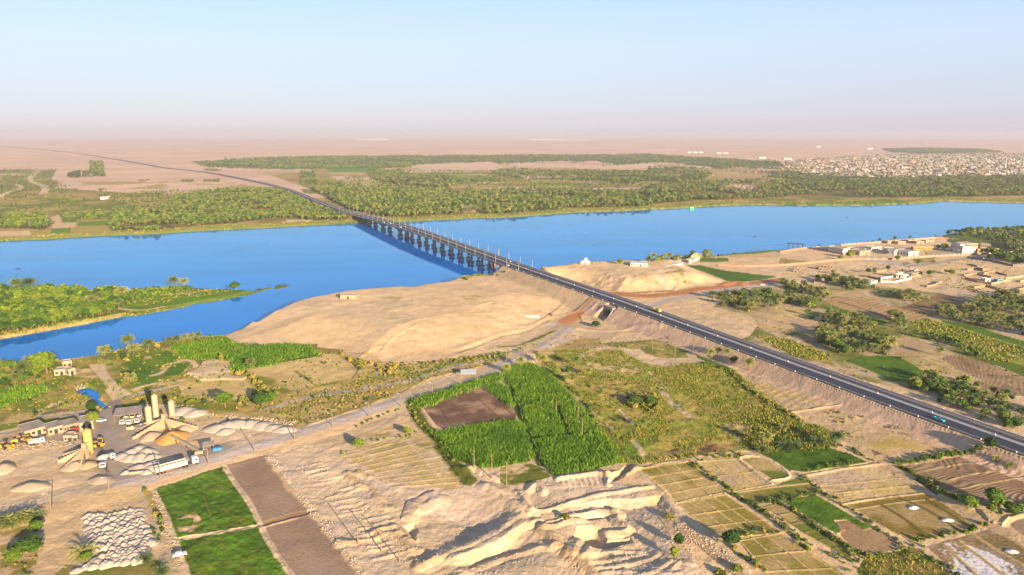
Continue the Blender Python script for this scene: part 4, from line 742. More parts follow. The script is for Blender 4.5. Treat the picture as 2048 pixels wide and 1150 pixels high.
for s, nm in ((-10.75, 'railing'), (10.75, 'railing')):
    b_ = MB(); b_.strip([(s-.15, -.1), (s-.15, .35), (s+.15, .35), (s+.15, -.1)], bpath(T0-4, T1+4), closed=True); b_.strip([(s-.06, .95), (s-.06, 1.1), (s+.06, 1.1), (s+.06, .95)], bpath(T0-4, T1+4), closed=True)
    for t in np.arange(T0, T1, 3.0): p = rp(t, s)-br.location; b_.box(p.x-.09, p.x+.09, p.y-.09, p.y+.09, p.z+.3, p.z+1.0)
    b_.obj(nm, KERB, br)
YAW = -math.atan2(RD[0], RD[1])             # local +y runs along the road
def pier(t, big=False):
    zt = float(zroad(t))-1.0-gdepth(t)+.05; p = rp(t)-br.location; o = bpy.data.objects.new('pier', None); o.location = (p.x, p.y, -br.location.z); o.rotation_euler = (0, 0, YAW); link(o, br)
    if not big:
        b = MB(); b.box(-8.0, 8.0, -.8, .8, zt-.7, zt); b.obj('cross_beam', CONCD, o)
        for s in (-4.4, 4.4):
            b = MB(); b.box(s-1.1, s+1.1, -.75, .75, 2.6, zt-.7); b.obj('column', CONC, o)
            b = MB(); b.box(s-2.5, s+2.5, -2.1, 2.1, 2.2, 3.2); b.box(s-2.2, s+2.2, -1.8, 1.8, 3.2, 3.35)
            for a in (-2.3, 0, 2.3):
                for c in (-1.7, 1.7): b.cyl(s+a*.8, c*.8, -2.5, 2.2, .38, n=8)
            b.obj('pile_cap', CONCD, o)
    else:
        for s in (-5.6, 5.6):
            b = MB(); b.cyl(s, 0, 3.8, zt-.3, 2.6, 2.8, 16); b.box(s-3.4, s+3.4, -2.3, 2.3, zt-.6, zt+.02); b.obj('column', CONC, o)
            b = MB(); b.cyl(s, 0, 1.9, 4.2, 4.4, 4.0, 18)
            for a in range(8): b.cyl(s+3.2*math.cos(a*.785), 3.2*math.sin(a*.785), -2.5, 1.9, .6, n=8)
            b.obj('pile_cap', CONCD, o)
for t in np.arange(541, 842, 29.0): pier(t)
for t in MAIN: pier(t, True)
pier(1050)
for t0_, t1_ in ((T0-14, T0+2), (T1-2, T1+12)):
    b_ = MB(); p = rp((t0_+t1_)/2)-br.location; b_.box(-11, 11, -(t1_-t0_)/2, (t1_-t0_)/2, -9, -1.0, M=Matrix.Translation(p) @ Matrix.Rotation(YAW, 4, 'Z')); b_.obj('abutment', CONCD, br)
# lamp posts on the bridge
def lamp():
    o = empty('street_lamp', (0, 0, 0), 0, '', 'street lamp')
    b = MB(); b.cyl(0, 0, 0, 8.6, .17, .10, 6); b.cyl(0, 0, 0, .5, .3, .3, 6); b.obj('pole', GALV, o)
    b = MB(); b.box(-.1, .1, -1.2, 1.2, 8.45, 8.6); b.box(-.35, .35, -1.7, -.5, 8.5, 8.75); b.box(-.35, .35, .5, 1.7, 8.5, 8.75); b.obj('lamp_head', DARKM, o)
    return o
def copyt(o, loc=None, rz=None, parent=None):
    c = o.copy(); C0.collection.objects.link(c)
    if parent is not None: c.parent = parent
    if loc is not None: c.location = loc
    if rz is not None: c.rotation_euler = (0, 0, rz)
    for ch in list(o.children): copyt(ch, None, None, c)
    return c
lp = None; k = 0
for ti, t in enumerate(np.arange(470, 1190, 26.5)):
    for s, nm in ((-10.4, 'white lamp post with dark twin head on the camera-side edge of the bridge'), (10.4, 'white lamp post with dark twin head on the far-side edge of the bridge')):
        if lp is None: q = lp = lamp()
        else: q = copyt(lp)
        q.location = rp(t+(0 if s < 0 else 9), s, 0.0 if 505 < t < 1096 else -.2); q.rotation_euler = (0, 0, YAW+math.pi/2)
        q['label'] = ORD[ti]+' '+nm.replace('white lamp post with dark twin head', 'twin-headed lamp post from the near end').replace('the camera-side edge', 'camera-side edge').replace('the far-side edge', 'far-side edge'); q['group'] = 'lamp posts on the camera-side edge of the bridge' if s < 0 else 'lamp posts on the far-side edge of the bridge'
# underpass below the highway
u = rp(303, -10.4); up = empty('underpass', (u.x, u.y, 3), YAW, 'dark concrete underpass opening with splayed wing walls below the highway', 'underpass')
b_ = MB(); b_.box(-6, 1.0, -6, 6, 7.0, 9.6, 0); b_.box(-6, 1.0, -6.6, -5.2, -1, 7.0, 0); b_.box(-6, 1.0, 5.2, 6.6, -1, 7.0, 0); b_.obj('portal', CONC, up)
b_ = MB(); b_.box(-1.4, -1.3, -5.2, 5.2, -1, 7.0); b_.obj('opening', pmat('shadowed_opening', (.03, .028, .03), .9), up)  # near-black panel: the shade inside the underpass is put into its colour
for s in (-1, 1): b_ = MB(); b_.face([(-6, s*6, -1), (-15, s*9.5, -1), (-15, s*9.5, 1.2), (-6, s*6, 9)]); b_.face([(-6, s*6.6, -1), (-15, s*10.1, -1), (-15, s*10.1, 1.2), (-6, s*6.6, 9)]); b_.face([(-6, s*6, 9), (-15, s*9.5, 1.2), (-15, s*10.1, 1.2), (-6, s*6.6, 9)]); b_.obj('wing_wall', CONC, up)

# ------------------------------------------------------------------ vehicles
TYRE = pmat('tyre_rubber', (.02, .02, .02), .8); GLASS = pmat('dark_glass', (.02, .03, .04), .15, .6)
def wheels(par, xs, y, r=.42, w=.28):
    for x in xs:
        for s in (-1, 1):
            b = MB(); n = 12; base = len(b.v)
            for yy in (s*y-w/2, s*y+w/2):
                for i in range(n): a = 2*math.pi*i/n; b.v.append((x+r*math.cos(a), yy, r+r*math.sin(a)))
            for i in range(n): j = (i+1) % n; b.l += [i, j, n+j, n+i]; b.s.append(4); b.m.append(0)
            b.l += list(range(n))[::-1]+list(range(n, 2*n)); b.s += [n, n]; b.m += [0, 0]; b.obj('wheel', TYRE, par)
def car(col, loc, rz, label, cat='car', group=None, pickup=False, L=4.6):
    o = empty('parked_car' if cat == 'car' and not pickup else 'pickup_truck', loc, rz, label, cat, group); m = pmat('paint_%.2f_%.2f_%.2f' % col, col, .35, .5, .03, 1); h = L/2; w = .88
    b = MB(); pr = [(-h, .35), (-h, .95), (-h+.9, 1.0), (h-1.2, .98), (h-.1, .8), (h, .4)]
    n = len(pr); 
    for y in (-w, w): b.v += [(x, y, z) for x, z in pr]
    b.l += list(range(n)); b.s.append(n); b.m.append(0); b.l += list(range(n, 2*n))[::-1]; b.s.append(n); b.m.append(0)
    for i in range(n): j = (i+1) % n; b.l += [j, i, n+i, n+j]; b.s.append(4); b.m.append(0)
    b.obj('body', m, o); b = MB()
    x0, x1 = (-.35, 1.05) if pickup else (-h+.5, h-1.2)
    for z, i0, i1, ww in ((.97, 0, 0, w), (1.5, .35, .45, w-.18)): b.v += [(x0+i0, -ww, z), (x1-i1, -ww, z), (x1-i1, ww, z), (x0+i0, ww, z)]
    for f in ((4,5,6,7), (0,1,5,4), (1,2,6,5), (2,3,7,6), (3,0,4,7)): b.l += f; b.s.append(4); b.m.append(0 if f == (4,5,6,7) else 1)
    b.obj('cabin', [m, GLASS], o); wheels(o, (-h+.85, h-.9), w-.1, .34, .22)
    if pickup:
        b = MB(); b.box(-h+.1, -.4, -w+.02, -w+.1, .9, 1.25); b.box(-h+.1, -.4, w-.1, w-.02, .9, 1.25); b.box(-h+.02, -h+.1, -w+.02, w-.02, .9, 1.25); b.obj('cargo_bed', m, o)
    return o
def truck(col, bed, loc, rz, label, L=8.0, group=None, mixer=False):
    o = empty('lorry', loc, rz, label, 'lorry', group); m = pmat('cab_%.2f_%.2f_%.2f' % col, col, .4, .5, .05, 1); mb = pmat('bed_%.2f_%.2f_%.2f' % bed, bed, .6, .3, .15, .8); h = L/2
    b = MB(); b.box(h-2.0, h, -1.2, 1.2, .9, 2.9); b.box(h-.05, h+.06, -1.0, 1.0, 1.9, 2.6, 1); b.box(h-1.4, h-.4, -1.22, 1.22, 1.95, 2.6, 1); b.obj('cab', [m, GLASS], o)
    b = MB(); b.box(-h, h-.3, -.5, .5, .75, 1.0); b.obj('chassis', DARKM, o)
    if mixer:
        b = MB(); base = 0
        prof = [(-h+.1, .5), (-h+1.0, 1.0), (-h+2.8, 1.35), (h-2.8, .9), (h-2.3, .4)]
        for x, r in prof:
            for i in range(12): a = 2*math.pi*i/12; b.v.append((x, r*math.cos(a), 2.4+r*math.sin(a)-.12*(x+h)*0))
        for i in range(len(prof)-1):
            for j in range(12): k = (j+1) % 12; b.l += [i*12+j, i*12+k, (i+1)*12+k, (i+1)*12+j]; b.s.append(4); b.m.append(0)
        b.l += list(range(12)); b.s.append(12); b.m.append(0); b.obj('drum', mb, o, smooth=True)
    else:
        b = MB(); b.box(-h, h-2.3, -1.2, 1.2, 1.0, 1.15); b.box(-h, h-2.3, -1.2, -1.1, 1.15, 2.4); b.box(-h, h-2.3, 1.1, 1.2, 1.15, 2.4); b.box(-h, -h+.1, -1.1, 1.1, 1.15, 2.4); b.box(h-2.4, h-2.3, -1.1, 1.1, 1.15, 2.5); b.obj('cargo_bed', mb, o)
    wheels(o, (-h+.8, -h+2.0, h-1.0), 1.0, .5, .3); return o
pickup_xy = rp(33, -5.6, .05); car((.02, .42, .40), pickup_xy, math.atan2(-RD[1], -RD[0]), 'teal pickup driving towards the camera on the near carriageway of the highway', 'pickup', None, True, 5.0)
q = rp(268, 5.2, .05); v = truck((.7, .5, .12), (.65, .45, .1), q, math.atan2(-RD[1], -RD[0]), 'yellow lorry on the far carriageway above the underpass', 7.5)
for t, s, c, l in ((905, -3.2, (.75, .74, .72), 'white car in the middle of the bridge above the haunched girder'), (842, -8.2, (.7, .7, .7), 'white car near the kerb just right of the large round piers'), (925, -7, (.6, .6, .62), 'pale car on the bridge left of the large round piers'), (1400, -5, (.7, .7, .7), 'white car on the highway where it leaves the bridge'), (500, -7.5, (.7, .66, .62), 'pale car at the near end of the bridge'), (520, 5, (.5, .45, .4), 'brownish car in the far lane at the near end of the bridge')):
    if t > 1177: continue
    car(c, rp(t, s, .05), math.atan2(RD[1], RD[0]), l)
# long tipper trailer on the dirt road
a_ = gp('P', 322, 946); c_ = gp('P', 386, 929); d_ = (c_-a_); rz = math.atan2(d_.y, d_.x); mid = (a_+c_)/2
sm = empty('semi_truck', (mid.x, mid.y, g1(mid.x, mid.y)), rz, 'long articulated lorry with white cab and open cream trailer parked on the dirt road', 'lorry'); cream = pmat('cream_trailer', (.48, .42, .33), .6, .3, .08, .6)
b_ = MB(); b_.box(-9, 4.2, -1.25, -1.15, 1.3, 3.6); b_.box(-9, 4.2, 1.15, 1.25, 1.3, 3.6); b_.box(-9, -8.9, -1.15, 1.15, 1.3, 3.6); b_.box(4.1, 4.2, -1.15, 1.15, 1.3, 3.6); b_.box(-9, 4.2, -1.15, 1.15, 1.3, 1.45)
for x in np.arange(-8.5, 4.2, 1.05): b_.box(x, x+.12, -1.33, -1.25, 1.3, 3.6)
b_.obj('trailer', cream, sm); b_ = MB(); b_.box(-6.5, -2, -1.0, 1.0, .7, 1.3); b_.obj('chassis', pmat('red_chassis', (.5, .08, .03), .6), sm); b_ = MB(); b_.box(2, 9.2, -.5, .5, .7, 1.1); b_.obj('tractor_frame', DARKM, sm)
b_ = MB(); b_.box(6.4, 8.9, -1.22, 1.22, 1.0, 3.5); b_.box(6.6, 8.4, -1.1, 1.1, 3.5, 3.9); b_.box(8.86, 8.96, -1.0, 1.0, 2.2, 3.1, 1); b_.box(7.6, 8.6, -1.26, 1.26, 2.2, 3.0, 1); b_.obj('cab', [WHITEP, GLASS], sm); wheels(sm, (-8, -6.7, -5.4, 2.6, 3.9, 8.1), 1.05, .5, .35)

# ------------------------------------------------------------------ poles
WOODP = pmat('weathered_pole', (.26, .18, .10), .8, .2, .15, 2)
def pole(k, x, y, h, label, group, lampy=False, proto={}):
    p = gp(k, x, y); key = (round(h), lampy)
    if key not in proto:
        o = empty('utility_pole', p, 0, '', 'utility pole'); b = MB(); b.cyl(0, 0, -.3, h, .24, .15, 6); b.obj('pole', WOODP, o)
        b = MB(); b.box(-1.1, 1.1, -.08, .08, h-.5, h-.3)
        for a in (-1, 0, 1): b.cyl(a, 0, h-.3, h, .08, n=5)
        b.obj('cross_arm', DARKM if lampy else WOODP, o); proto[key] = o
        if lampy: b = MB(); b.bar((0, 0, h-.6), (0, -1.8, h-.1), .1); b.box(-.2, .2, -2.4, -1.5, h-.15, h+.05); b.obj('lamp_arm', GALV, o)
    else: o = copyt(proto[key])
    o.location = p; o.rotation_euler = (0, 0, random.uniform(-.4, .4)-.7); o['label'] = label; o['group'] = group; return o
DP = sorted([('B',1025,533),('B',1332,442),('B',1625,356),('B',1882,282),('B',700,634),('B',328,742),('D',283,886),('D',530,812),('D',760,742),('D',965,680),('D',1165,606),('D',1340,542),('D',1495,490),('D',1640,400),('D',1753,362),('D',24,962)], key=lambda a: pt(*a)[0])
DP = [a for a in DP if a[:2] != ('D', 24)]
for i_p, (k, x, y) in enumerate(DP): pole(k, x, y, 8.0, ORD[i_p]+' pole with short lamp arm from the left along the grey dirt road', 'poles along the dirt road', True)
for k, x, y, h, l in [('E',1432,466,10,'leftmost of three tall poles between the cane and the quarry'),('E',1545,532,11,'middle one of three tall poles between the cane and the quarry'),('E',1640,577,11,'rightmost of three tall poles between the cane and the quarry'),
    ('F',360,722,8,'wooden pole standing in the tall cane, furthest of three'),('F',498,768,8,'wooden pole in the tall cane, middle one of three'),('F',525,866,9,'wooden pole in the tall cane, nearest of three'),('E',690,952,9,'pole on the quarry track nearest the brown field'),('E',840,1002,9,'pole on the quarry track in the middle of three'),('E',955,1062,9,'pole on the quarry track next to the deep pit'),
    ('F',1117,362,7,'pole left of the palm clump under the highway bank'),('F',1232,356,7,'pole just beside the palms under the highway bank'),('F',975,320,6,'short pole in the scrub below the highway bank'),('F',1523,192,9,'tall pole on the sand right of the highway'),('F',1405,125,7,'pole on the sand close to the far shoulder of the highway'),('F',1815,150,6,'pole at the edge of the tan plot right of the highway'),('H',118,732,7,'pole at the foot of the first palm row'),('H',238,757,7,'pole at the corner of the straw plot right of the highway'),
    ('H',565,652,6,'pole by the narrow green field among palms'),('H',652,530,6,'pole in front of the palm hedge of the blue-walled house'),('M',1630,385,7,'nearest of the poles on the open ground behind the village'),('M',1550,350,6,'pole left of the pair on the open ground behind the village'),('M',1665,355,6,'pole right of the pair on the open ground behind the village'),('M',1797,300,6,'pole beside the compound gate')]:
    pole(k, x, y, h, l, None)['group'] = 'single utility poles'
# ------------------------------------------------------------------ buildings
WALLW = pmat('whitewashed_wall', (.58, .54, .48), .85, .15, .1, .3); WALLC = pmat('cream_wall', (.38, .29, .18), .85, .15, .12, .3); WALLY = pmat('ochre_wall', (.42, .25, .06), .85, .15, .12, .3); ROOFG = pmat('flat_grey_roof', (.38, .33, .28), .9, .1, .2, .3)
MUD = pmat('mud_brick', (.34, .235, .14), .92, .1, .18, .4); MUDR = pmat('pinkish_block_wall', (.38, .22, .15), .9, .1, .15, .4); BLUEW = pmat('sky_blue_wall', (.05, .30, .46), .8, .2, .06, .4); TIN = pmat('rusty_tin_roof', (.34, .27, .21), .7, .3, .3, .25); TINW = pmat('pale_tin_roof', (.50, .52, .50), .5, .4, .12, .2); WIN = pmat('dark_window', (.04, .045, .05), .3, .5)
def bld(k, x0, y0, x1, y1, depth, h, label, cat='building', wall=WALLW, roof=ROOFG, storeys=1, nwin=5, name='building', side=2, parapet=.6, door=True, upper=None):
    """box building whose camera-side wall stands between two picture points on the ground; depth goes away from the camera"""
    p = gp(k, x0, y0); q = gp(k, x1, y1); d = q-p; L = math.hypot(d.x, d.y); rz = math.atan2(d.y, d.x); zb = min(p.z, q.z)-.2
    o = empty(name, (p.x, p.y, zb), rz, label, cat)
    b = MB(); b.box(0, L, 0, depth, 0, h); b.obj('wall', wall, o)
    b = MB(); t = .3
    b.box(-.25, L+.25, -.25, depth+.25, h, h+.22, 0)
    for a in ((-.1, L+.1, -.1, t), (-.1, L+.1, depth-t, depth+.1), (-.1, t, t, depth-t), (L-t, L+.1, t, depth-t)): b.box(a[0], a[1], a[2], a[3], h+.22, h+parapet, 1)
    b.obj('roof', [roof, wall], o); sh = h/storeys
    for s in range(storeys):
        zz = s*sh+sh*.35
        for i in range(nwin):
            cx = (i+.5)*L/nwin; ww = min(1.9, L/nwin*.55)
            if s == 0 and i == nwin//2 and door: b = MB(); b.box(cx-.8, cx+.8, -.06, .05, .1, sh*.75); b.obj('door', WIN, o); continue
            b = MB(); b.box(cx-ww/2, cx+ww/2, -.06, .05, zz, zz+sh*.38); b.obj('window', WIN, o)
        for i in range(side):
            cy = (i+.5)*depth/side
            b = MB(); b.box(L-.05, L+.06, cy-.8, cy+.8, zz, zz+sh*.38); b.obj('window', WIN, o)
            b = MB(); b.box(-.06, .05, cy-.8, cy+.8, zz, zz+sh*.38); b.obj('window', WIN, o)
    if upper:
        a, c, e, f, hh = upper; b = MB(); b.box(a, c, e, f, h+.2, h+hh); b.box(a-.2, c+.2, e-.2, f+.2, h+hh, h+hh+.2, 1); b.obj('roof_room', [wall, roof], o)
    return o
bld('M', 345, 190, 455, 205, 9, 3.4, 'long low white block at the river end of the compound', nwin=9)
bld('M', 465, 212, 610, 238, 12, 6.6, 'white two-storey block beside the brick pillared wall', storeys=2, nwin=8)
bld('M', 645, 205, 770, 225, 14, 4.2, 'white flat-roofed block behind the large green tree', nwin=4)
bld('M', 775, 250, 880, 235, 16, 5, 'cream building half hidden by trees in the middle of the compound', wall=WALLC, nwin=4)
bld('M', 890, 200, 985, 190, 10, 4.0, 'pale low block behind the palms in the compound middle', nwin=4)
bld('M', 1005, 212, 1110, 240, 14, 5.0, 'white block with recessed porch in the compound', nwin=6)
bld('M', 1115, 245, 1175, 232, 10, 4.6, 'white porch wing next to the bright white hall', nwin=3)
bld('M', 1250, 258, 1352, 250, 20, 5.6, 'bright white hall with a window band nearest the compound wall', storeys=1, nwin=7, side=5)
bld('M', 1300, 198, 1505, 190, 5, 4.0, 'long ochre wall building across the courtyard', wall=WALLY, nwin=9)
bld('M', 1660, 205, 1775, 232, 13, 9.0, 'tall white three-part main block seen end-on in the compound', storeys=2, nwin=6, upper=(3, 14, 2, 8, 2.4))
bld('M', 1778, 232, 1905, 226, 14, 6.2, 'lower white wing in front of the tall main block', storeys=2, nwin=5)
bld('M', 1800, 205, 1925, 198, 14, 9.0, 'cream upper block behind the lower white wing', wall=WALLC, storeys=2, nwin=6)
bld('M', 1950, 198, 2048, 205, 14, 8.0, 'cream block at the right end of the compound', wall=WALLC, storeys=2, nwin=5)
bld('M', 1925, 222, 1990, 216, 4, 4.2, 'low ochre annex right of the white wing', wall=WALLY, nwin=2)
bld('M', 2055, 222, 2130, 214, 6, 4.2, 'ochre annex beside the outside stairs', wall=WALLY, nwin=2)
for i, (x, y) in enumerate(((1050, 118), (1150, 125), (1250, 110), (1330, 122), (1420, 112))): bld('M', x, y+14, x+75, y+10, 7, 3.2, ['low cream store', 'low grey-roofed store', 'small cream store', 'low tan store', 'plain cream store'][i]+[' nearest the river wall, first from the left', ' second from the left by the river wall', ' in the middle of the river-side row', ' second from the right by the river wall', ' last on the right of the river-side row'][i], wall=WALLC, nwin=3)
bld('L', 870, 128, 1005, 132, 12, 3.4, 'long white shed with pale blue roof on the sand bluff', 'shed', roof=TINW, nwin=6, name='shed', parapet=.3)
bld('L', 1130, 130, 1282, 127, 13, 3.4, 'second pale-roofed shed further right on the bluff', 'shed', roof=TINW, nwin=6, name='shed', parapet=.3)
bld('L', 1330, 105, 1368, 102, 6, 3.4, 'small white hut among trees above the green field, left one', 'hut', nwin=2, name='hut'); bld('L', 1375, 85, 1412, 80, 6, 3.4, 'small white hut among trees above the green field, right one', 'hut', nwin=2, name='hut')
# domed tomb and ruins on the bluff
p = gp('L', 515, 108); tb = empty('domed_shrine', (p.x, p.y, p.z-.3), -.2, 'small white shrine with pale green dome on the river bluff', 'shrine')
b_ = MB(); b_.box(-4, 4, -3, 3, 0, 4); b_.obj('wall', WALLW, tb); b_ = MB(); n = 12
for i in range(5):
    a = i*math.pi/10
    for j in range(n): b_.v.append((2.6*math.cos(a)*math.cos(j*2*math.pi/n), 2.6*math.cos(a)*math.sin(j*2*math.pi/n), 4+3.2*math.sin(a)))
for i in range(4):
    for j in range(n): k = (j+1) % n; b_.l += [i*n+j, i*n+k, (i+1)*n+k, (i+1)*n+j]; b_.s.append(4); b_.m.append(0)
b_.l += [4*n+j for j in range(n)]; b_.s.append(n); b_.m.append(0); b_.obj('dome', pmat('pale_green_dome', (.35, .58, .45), .6), tb, smooth=True)
b_ = MB(); b_.box(-.7, .7, -3.08, -2.9, 0, 2.2); b_.obj('door', WIN, tb)
def ruin(k, pts, h, label, m=MUD, th=.5, name='ruined_wall', cat='ruin', z=None, pill=None, gaps=0.0, parent_label=None, top=None):
    """free-standing wall along picture points"""
    P = [gp(k, x, y) for x, y in pts]; o = empty(name, P[0], 0, label, cat); b = MB(); b2 = MB()
    for i in range(len(P)-1):
        a, c = P[i], P[i+1]; d = c-a; L = math.hypot(d.x, d.y); n = max(1, int(L/6)); ang = math.atan2(d.y, d.x)
        for j in range(n):
            if random.random() < gaps: continue
            u, v = a+d*(j/n), a+d*((j+1)/n); zl = min(g1(u.x, u.y), g1(v.x, v.y))-.3; M = Matrix.Translation(Vector((u.x, u.y, zl))-P[0]) @ Matrix.Rotation(ang, 4, 'Z')
            b.box(0, L/n+.02*(j % 2), -th/2, th/2, 0, h+.3+random.uniform(-.12, .12)*(pill is None), M=M)
            if pill: b2.box(-.3, .3, -th/2-.12, th/2+.12, 0, h+.75, M=M)
    b.obj('wall_run', m, o)
    if pill: b2.obj('pillars', pill, o)
    return o
ruin('L', [(450, 112), (470, 118), (500, 116)], 2.5, 'low crumbling wall left of the domed shrine', gaps=.2); ruin('L', [(540, 108), (560, 104), (575, 108)], 2.5, 'ruined wall right of the domed shrine')
ruin('M', [(0, 222), (130, 200), (262, 182)], 2.2, 'pinkish brick wall dropping from the river jetty', MUDR, name='boundary_wall', cat='wall', pill=MUDR)
ruin('M', [(-600, 350), (-350, 362), (0, 352), (260, 330), (500, 305), (760, 290), (860, 290)], 2.2, 'long pinkish brick wall crossing the open sand towards the compound', MUDR, name='boundary_wall', cat='wall', pill=MUDR)
ruin('M', [(280, 180), (400, 200), (520, 222), (620, 242)], 2.0, 'pillared wall with pink posts on the left side of the compound', MUDR, name='boundary_wall', cat='wall', pill=WALLW)
ruin('M', [(860, 290), (1000, 290), (1180, 285), (1400, 268), (1700, 252), (2000, 236), (2300, 222)], 2.0, 'long white and pink pillared wall along the front of the compound', MUDR, name='boundary_wall', cat='wall', pill=WALLW)
ruin('M', [(600, 155), (800, 138), (1000, 122), (1300, 100), (1520, 84), (1640, 90), (1740, 100)], 2.2, 'white and pink pillared wall along the river side of the compound', MUDR, name='boundary_wall', cat='wall', pill=WALLW)
ruin('N', [(1380, 155), (1560, 180), (1760, 215), (1920, 255), (2100, 245), (2300, 240)], 2.4, 'grey boundary wall below the dark trees right of the gate road', CONCD, name='boundary_wall', cat='wall', pill=WALLC)
VW = [('360,405 535,372', 'whitewashed courtyard wall behind the white house', WALLW), ('360,440 520,445 718,402', 'low white wall in front of the white house yard', WALLW), ('360,405 360,440', 'short white wall end left of the white yard', WALLW), ('100,365 230,385 355,412', 'tan mud wall of the yard beside the green bushes', MUD), ('310,325 430,310', 'mud wall behind the sunken yard', MUD), ('695,388 832,368', 'tan mud wall right of the white house', MUD),
      ('1350,395 1500,440 1660,465', 'long grey-tan wall on the camera side of the big walled plots', MUD), ('1340,370 1490,345', 'tan wall closing the left big plot', MUD), ('1490,350 1660,390 1830,400', 'shaded wall at the back of the left big plot', MUD), ('1380,300 1525,280', 'tan wall of the upper small plot', MUD), ('1525,282 1560,310 1700,312', 'low wall of the upper small plot by the hut', MUD), ('1570,345 1700,315', 'tan wall between the two upper plots', MUD), ('1710,330 1850,368', 'shaded wall at the back of the upper right plot', MUD),
      ('1830,402 2048,372 2200,350', 'tall ochre-lit wall at the right edge of the village', WALLC), ('1660,468 1880,425', 'cream wall running to the blue doorway', WALLC), ('1600,490 1760,530 1900,560', 'low wall on the camera side of the right plots', MUD), ('1460,510 1600,490', 'low tan wall end of the right plots', MUD), ('1950,545 2048,520 2200,500', 'low wall in the lower right plot', MUD), ('2000,440 2200,415', 'cream wall at the far right edge', WALLC), ('1260,225 1420,240 1500,262', 'low mud wall on the open ground', MUD), ('900,500 1000,480 1080,440', 'sandy low wall by the dark hollow', MUD)]
for s, l, m in VW: ruin('N', [tuple(map(float, a.split(','))) for a in s.split()], 2.0, l, m, name='yard_wall', cat='wall')
ruin('M', [(335, 520), (330, 495), (450, 490), (560, 500)], 2.2, 'mud wall left of the palm hedge', MUD, name='yard_wall', cat='wall')
bld('N', 540, 385, 625, 392, 8, 4.6, 'white-painted house with stepped roof in the village', 'house', nwin=3, name='house', upper=(1, 6, 1, 5, 2.0)); bld('N', 630, 390, 690, 378, 5, 3.2, 'low white wing beside the stepped white house', 'house', nwin=2, name='house')
bld('N', 150, 462, 245, 470, 5, 3.2, 'small bright blue house behind the palm hedge', 'house', wall=BLUEW, nwin=2, name='house'); bld('N', 248, 470, 320, 448, 4, 3.0, 'white store attached to the blue house', 'house', nwin=2, name='house')
bld('N', 755, 330, 800, 326, 6, 3.0, 'tiny white house with flat roof left of the bright bushes', 'house', nwin=2, name='house'); bld('N', 790, 350, 850, 345, 5, 2.6, 'low mud hut near the bright bushes', 'house', wall=MUD, nwin=2, name='house'); bld('N', 720, 362, 790, 356, 5, 2.6, 'mud hut behind the tan wall', 'house', wall=MUD, nwin=2, name='house')
bld('N', 1590, 430, 1660, 425, 5, 2.8, 'small white hut inside the large walled plot', 'hut', nwin=1, name='hut'); bld('N', 1735, 440, 1790, 428, 4, 2.8, 'hut with blue doorway in the cream wall', 'hut', wall=BLUEW, nwin=1, name='hut'); bld('N', 1560, 305, 1625, 300, 5, 2.8, 'tan hut in the upper small plot', 'hut', wall=MUD, nwin=2, name='hut')
for i, (x, y) in enumerate(((160, 392), (345, 380), (375, 385), (420, 365), (480, 368), (130, 410))): bld('M', x, y, x+42, y+3, 4, 2.4, ['grey block hut alone on the sand', 'tan hut by the brick wall, left of the cluster', 'small tan hut in front of the cluster by the brick wall', 'tan roofless hut in the cluster by the brick wall', 'tan hut at the right of the cluster by the brick wall', 'tiny brick hut left of the grey hut'][i], 'hut', wall=MUD, nwin=1, name='hut')
bld('D', 1755, 108, 1850, 118, 3, 1.6, 'low white ruined blocks standing on the sand hill', 'ruin', nwin=2, name='ruin'); bld('W', 232, 1028, 318, 1030, 7, 3.2, 'pale block hut at the top of the sand hill near the water', 'hut', wall=WALLC, nwin=1, name='hut', side=0); bld('L', 252, 522, 268, 524, 2, 1.8, 'small red-brown block beside the dirt track on the sand', 'hut', wall=MUDR, nwin=1, side=0, name='hut', door=False)
b_h = bld('S', 697, 458, 885, 440, 6.5, 3.4, 'tan flat-roofed house by the left channel', 'house', wall=WALLC, nwin=3, name='house'); bld('S', 885, 462, 970, 440, 6.5, 4.0, 'front wing with pale door of the tan house by the channel', 'house', wall=WALLC, nwin=1, name='house'); bld('S', 808, 372, 925, 356, 5, 4.6, 'raised rear block of the tan house by the channel', 'house', wall=WALLC, nwin=2, name='house', side=1)
# white pump canopy beside the dirt road and culvert blocks
def canopyroof(k, x0, y0, x1, y1, depth, h, label, roof=TIN, n=5, name='open_shed', cat='shed', slope=.6):
    p = gp(k, x0, y0); q = gp(k, x1, y1); d = q-p; L = math.hypot(d.x, d.y); o = empty(name, (p.x, p.y, min(p.z, q.z)-.1), math.atan2(d.y, d.x), label, cat)
    b = MB(); b.face([(-.5, -.6, h), (L+.5, -.6, h), (L+.5, depth+.5, h+slope), (-.5, depth+.5, h+slope)], 0); b.face([(-.5, -.6, h-.15), (-.5, depth+.5, h+slope-.15), (L+.5, depth+.5, h+slope-.15), (L+.5, -.6, h-.15)], 0)
    b.face([(-.5, -.6, h-.15), (L+.5, -.6, h-.15), (L+.5, -.6, h), (-.5, -.6, h)]); b.face([(L+.5, -.6, h-.15), (L+.5, depth+.5, h+slope-.15), (L+.5, depth+.5, h+slope), (L+.5, -.6, h)]); b.obj('roof', roof, o)
    for i in range(n):
        for y in (0, depth): b = MB(); b.box(i*L/(n-1)-.12, i*L/(n-1)+.12, y-.12, y+.12, -.2, h-.1+slope*(y > 0)); b.obj('post', WOODP, o)
    return o
canopyroof('D', 1350, 495, 1440, 490, 6, 2.6, 'small white-roofed shelter beside the dirt road', TINW, 2)
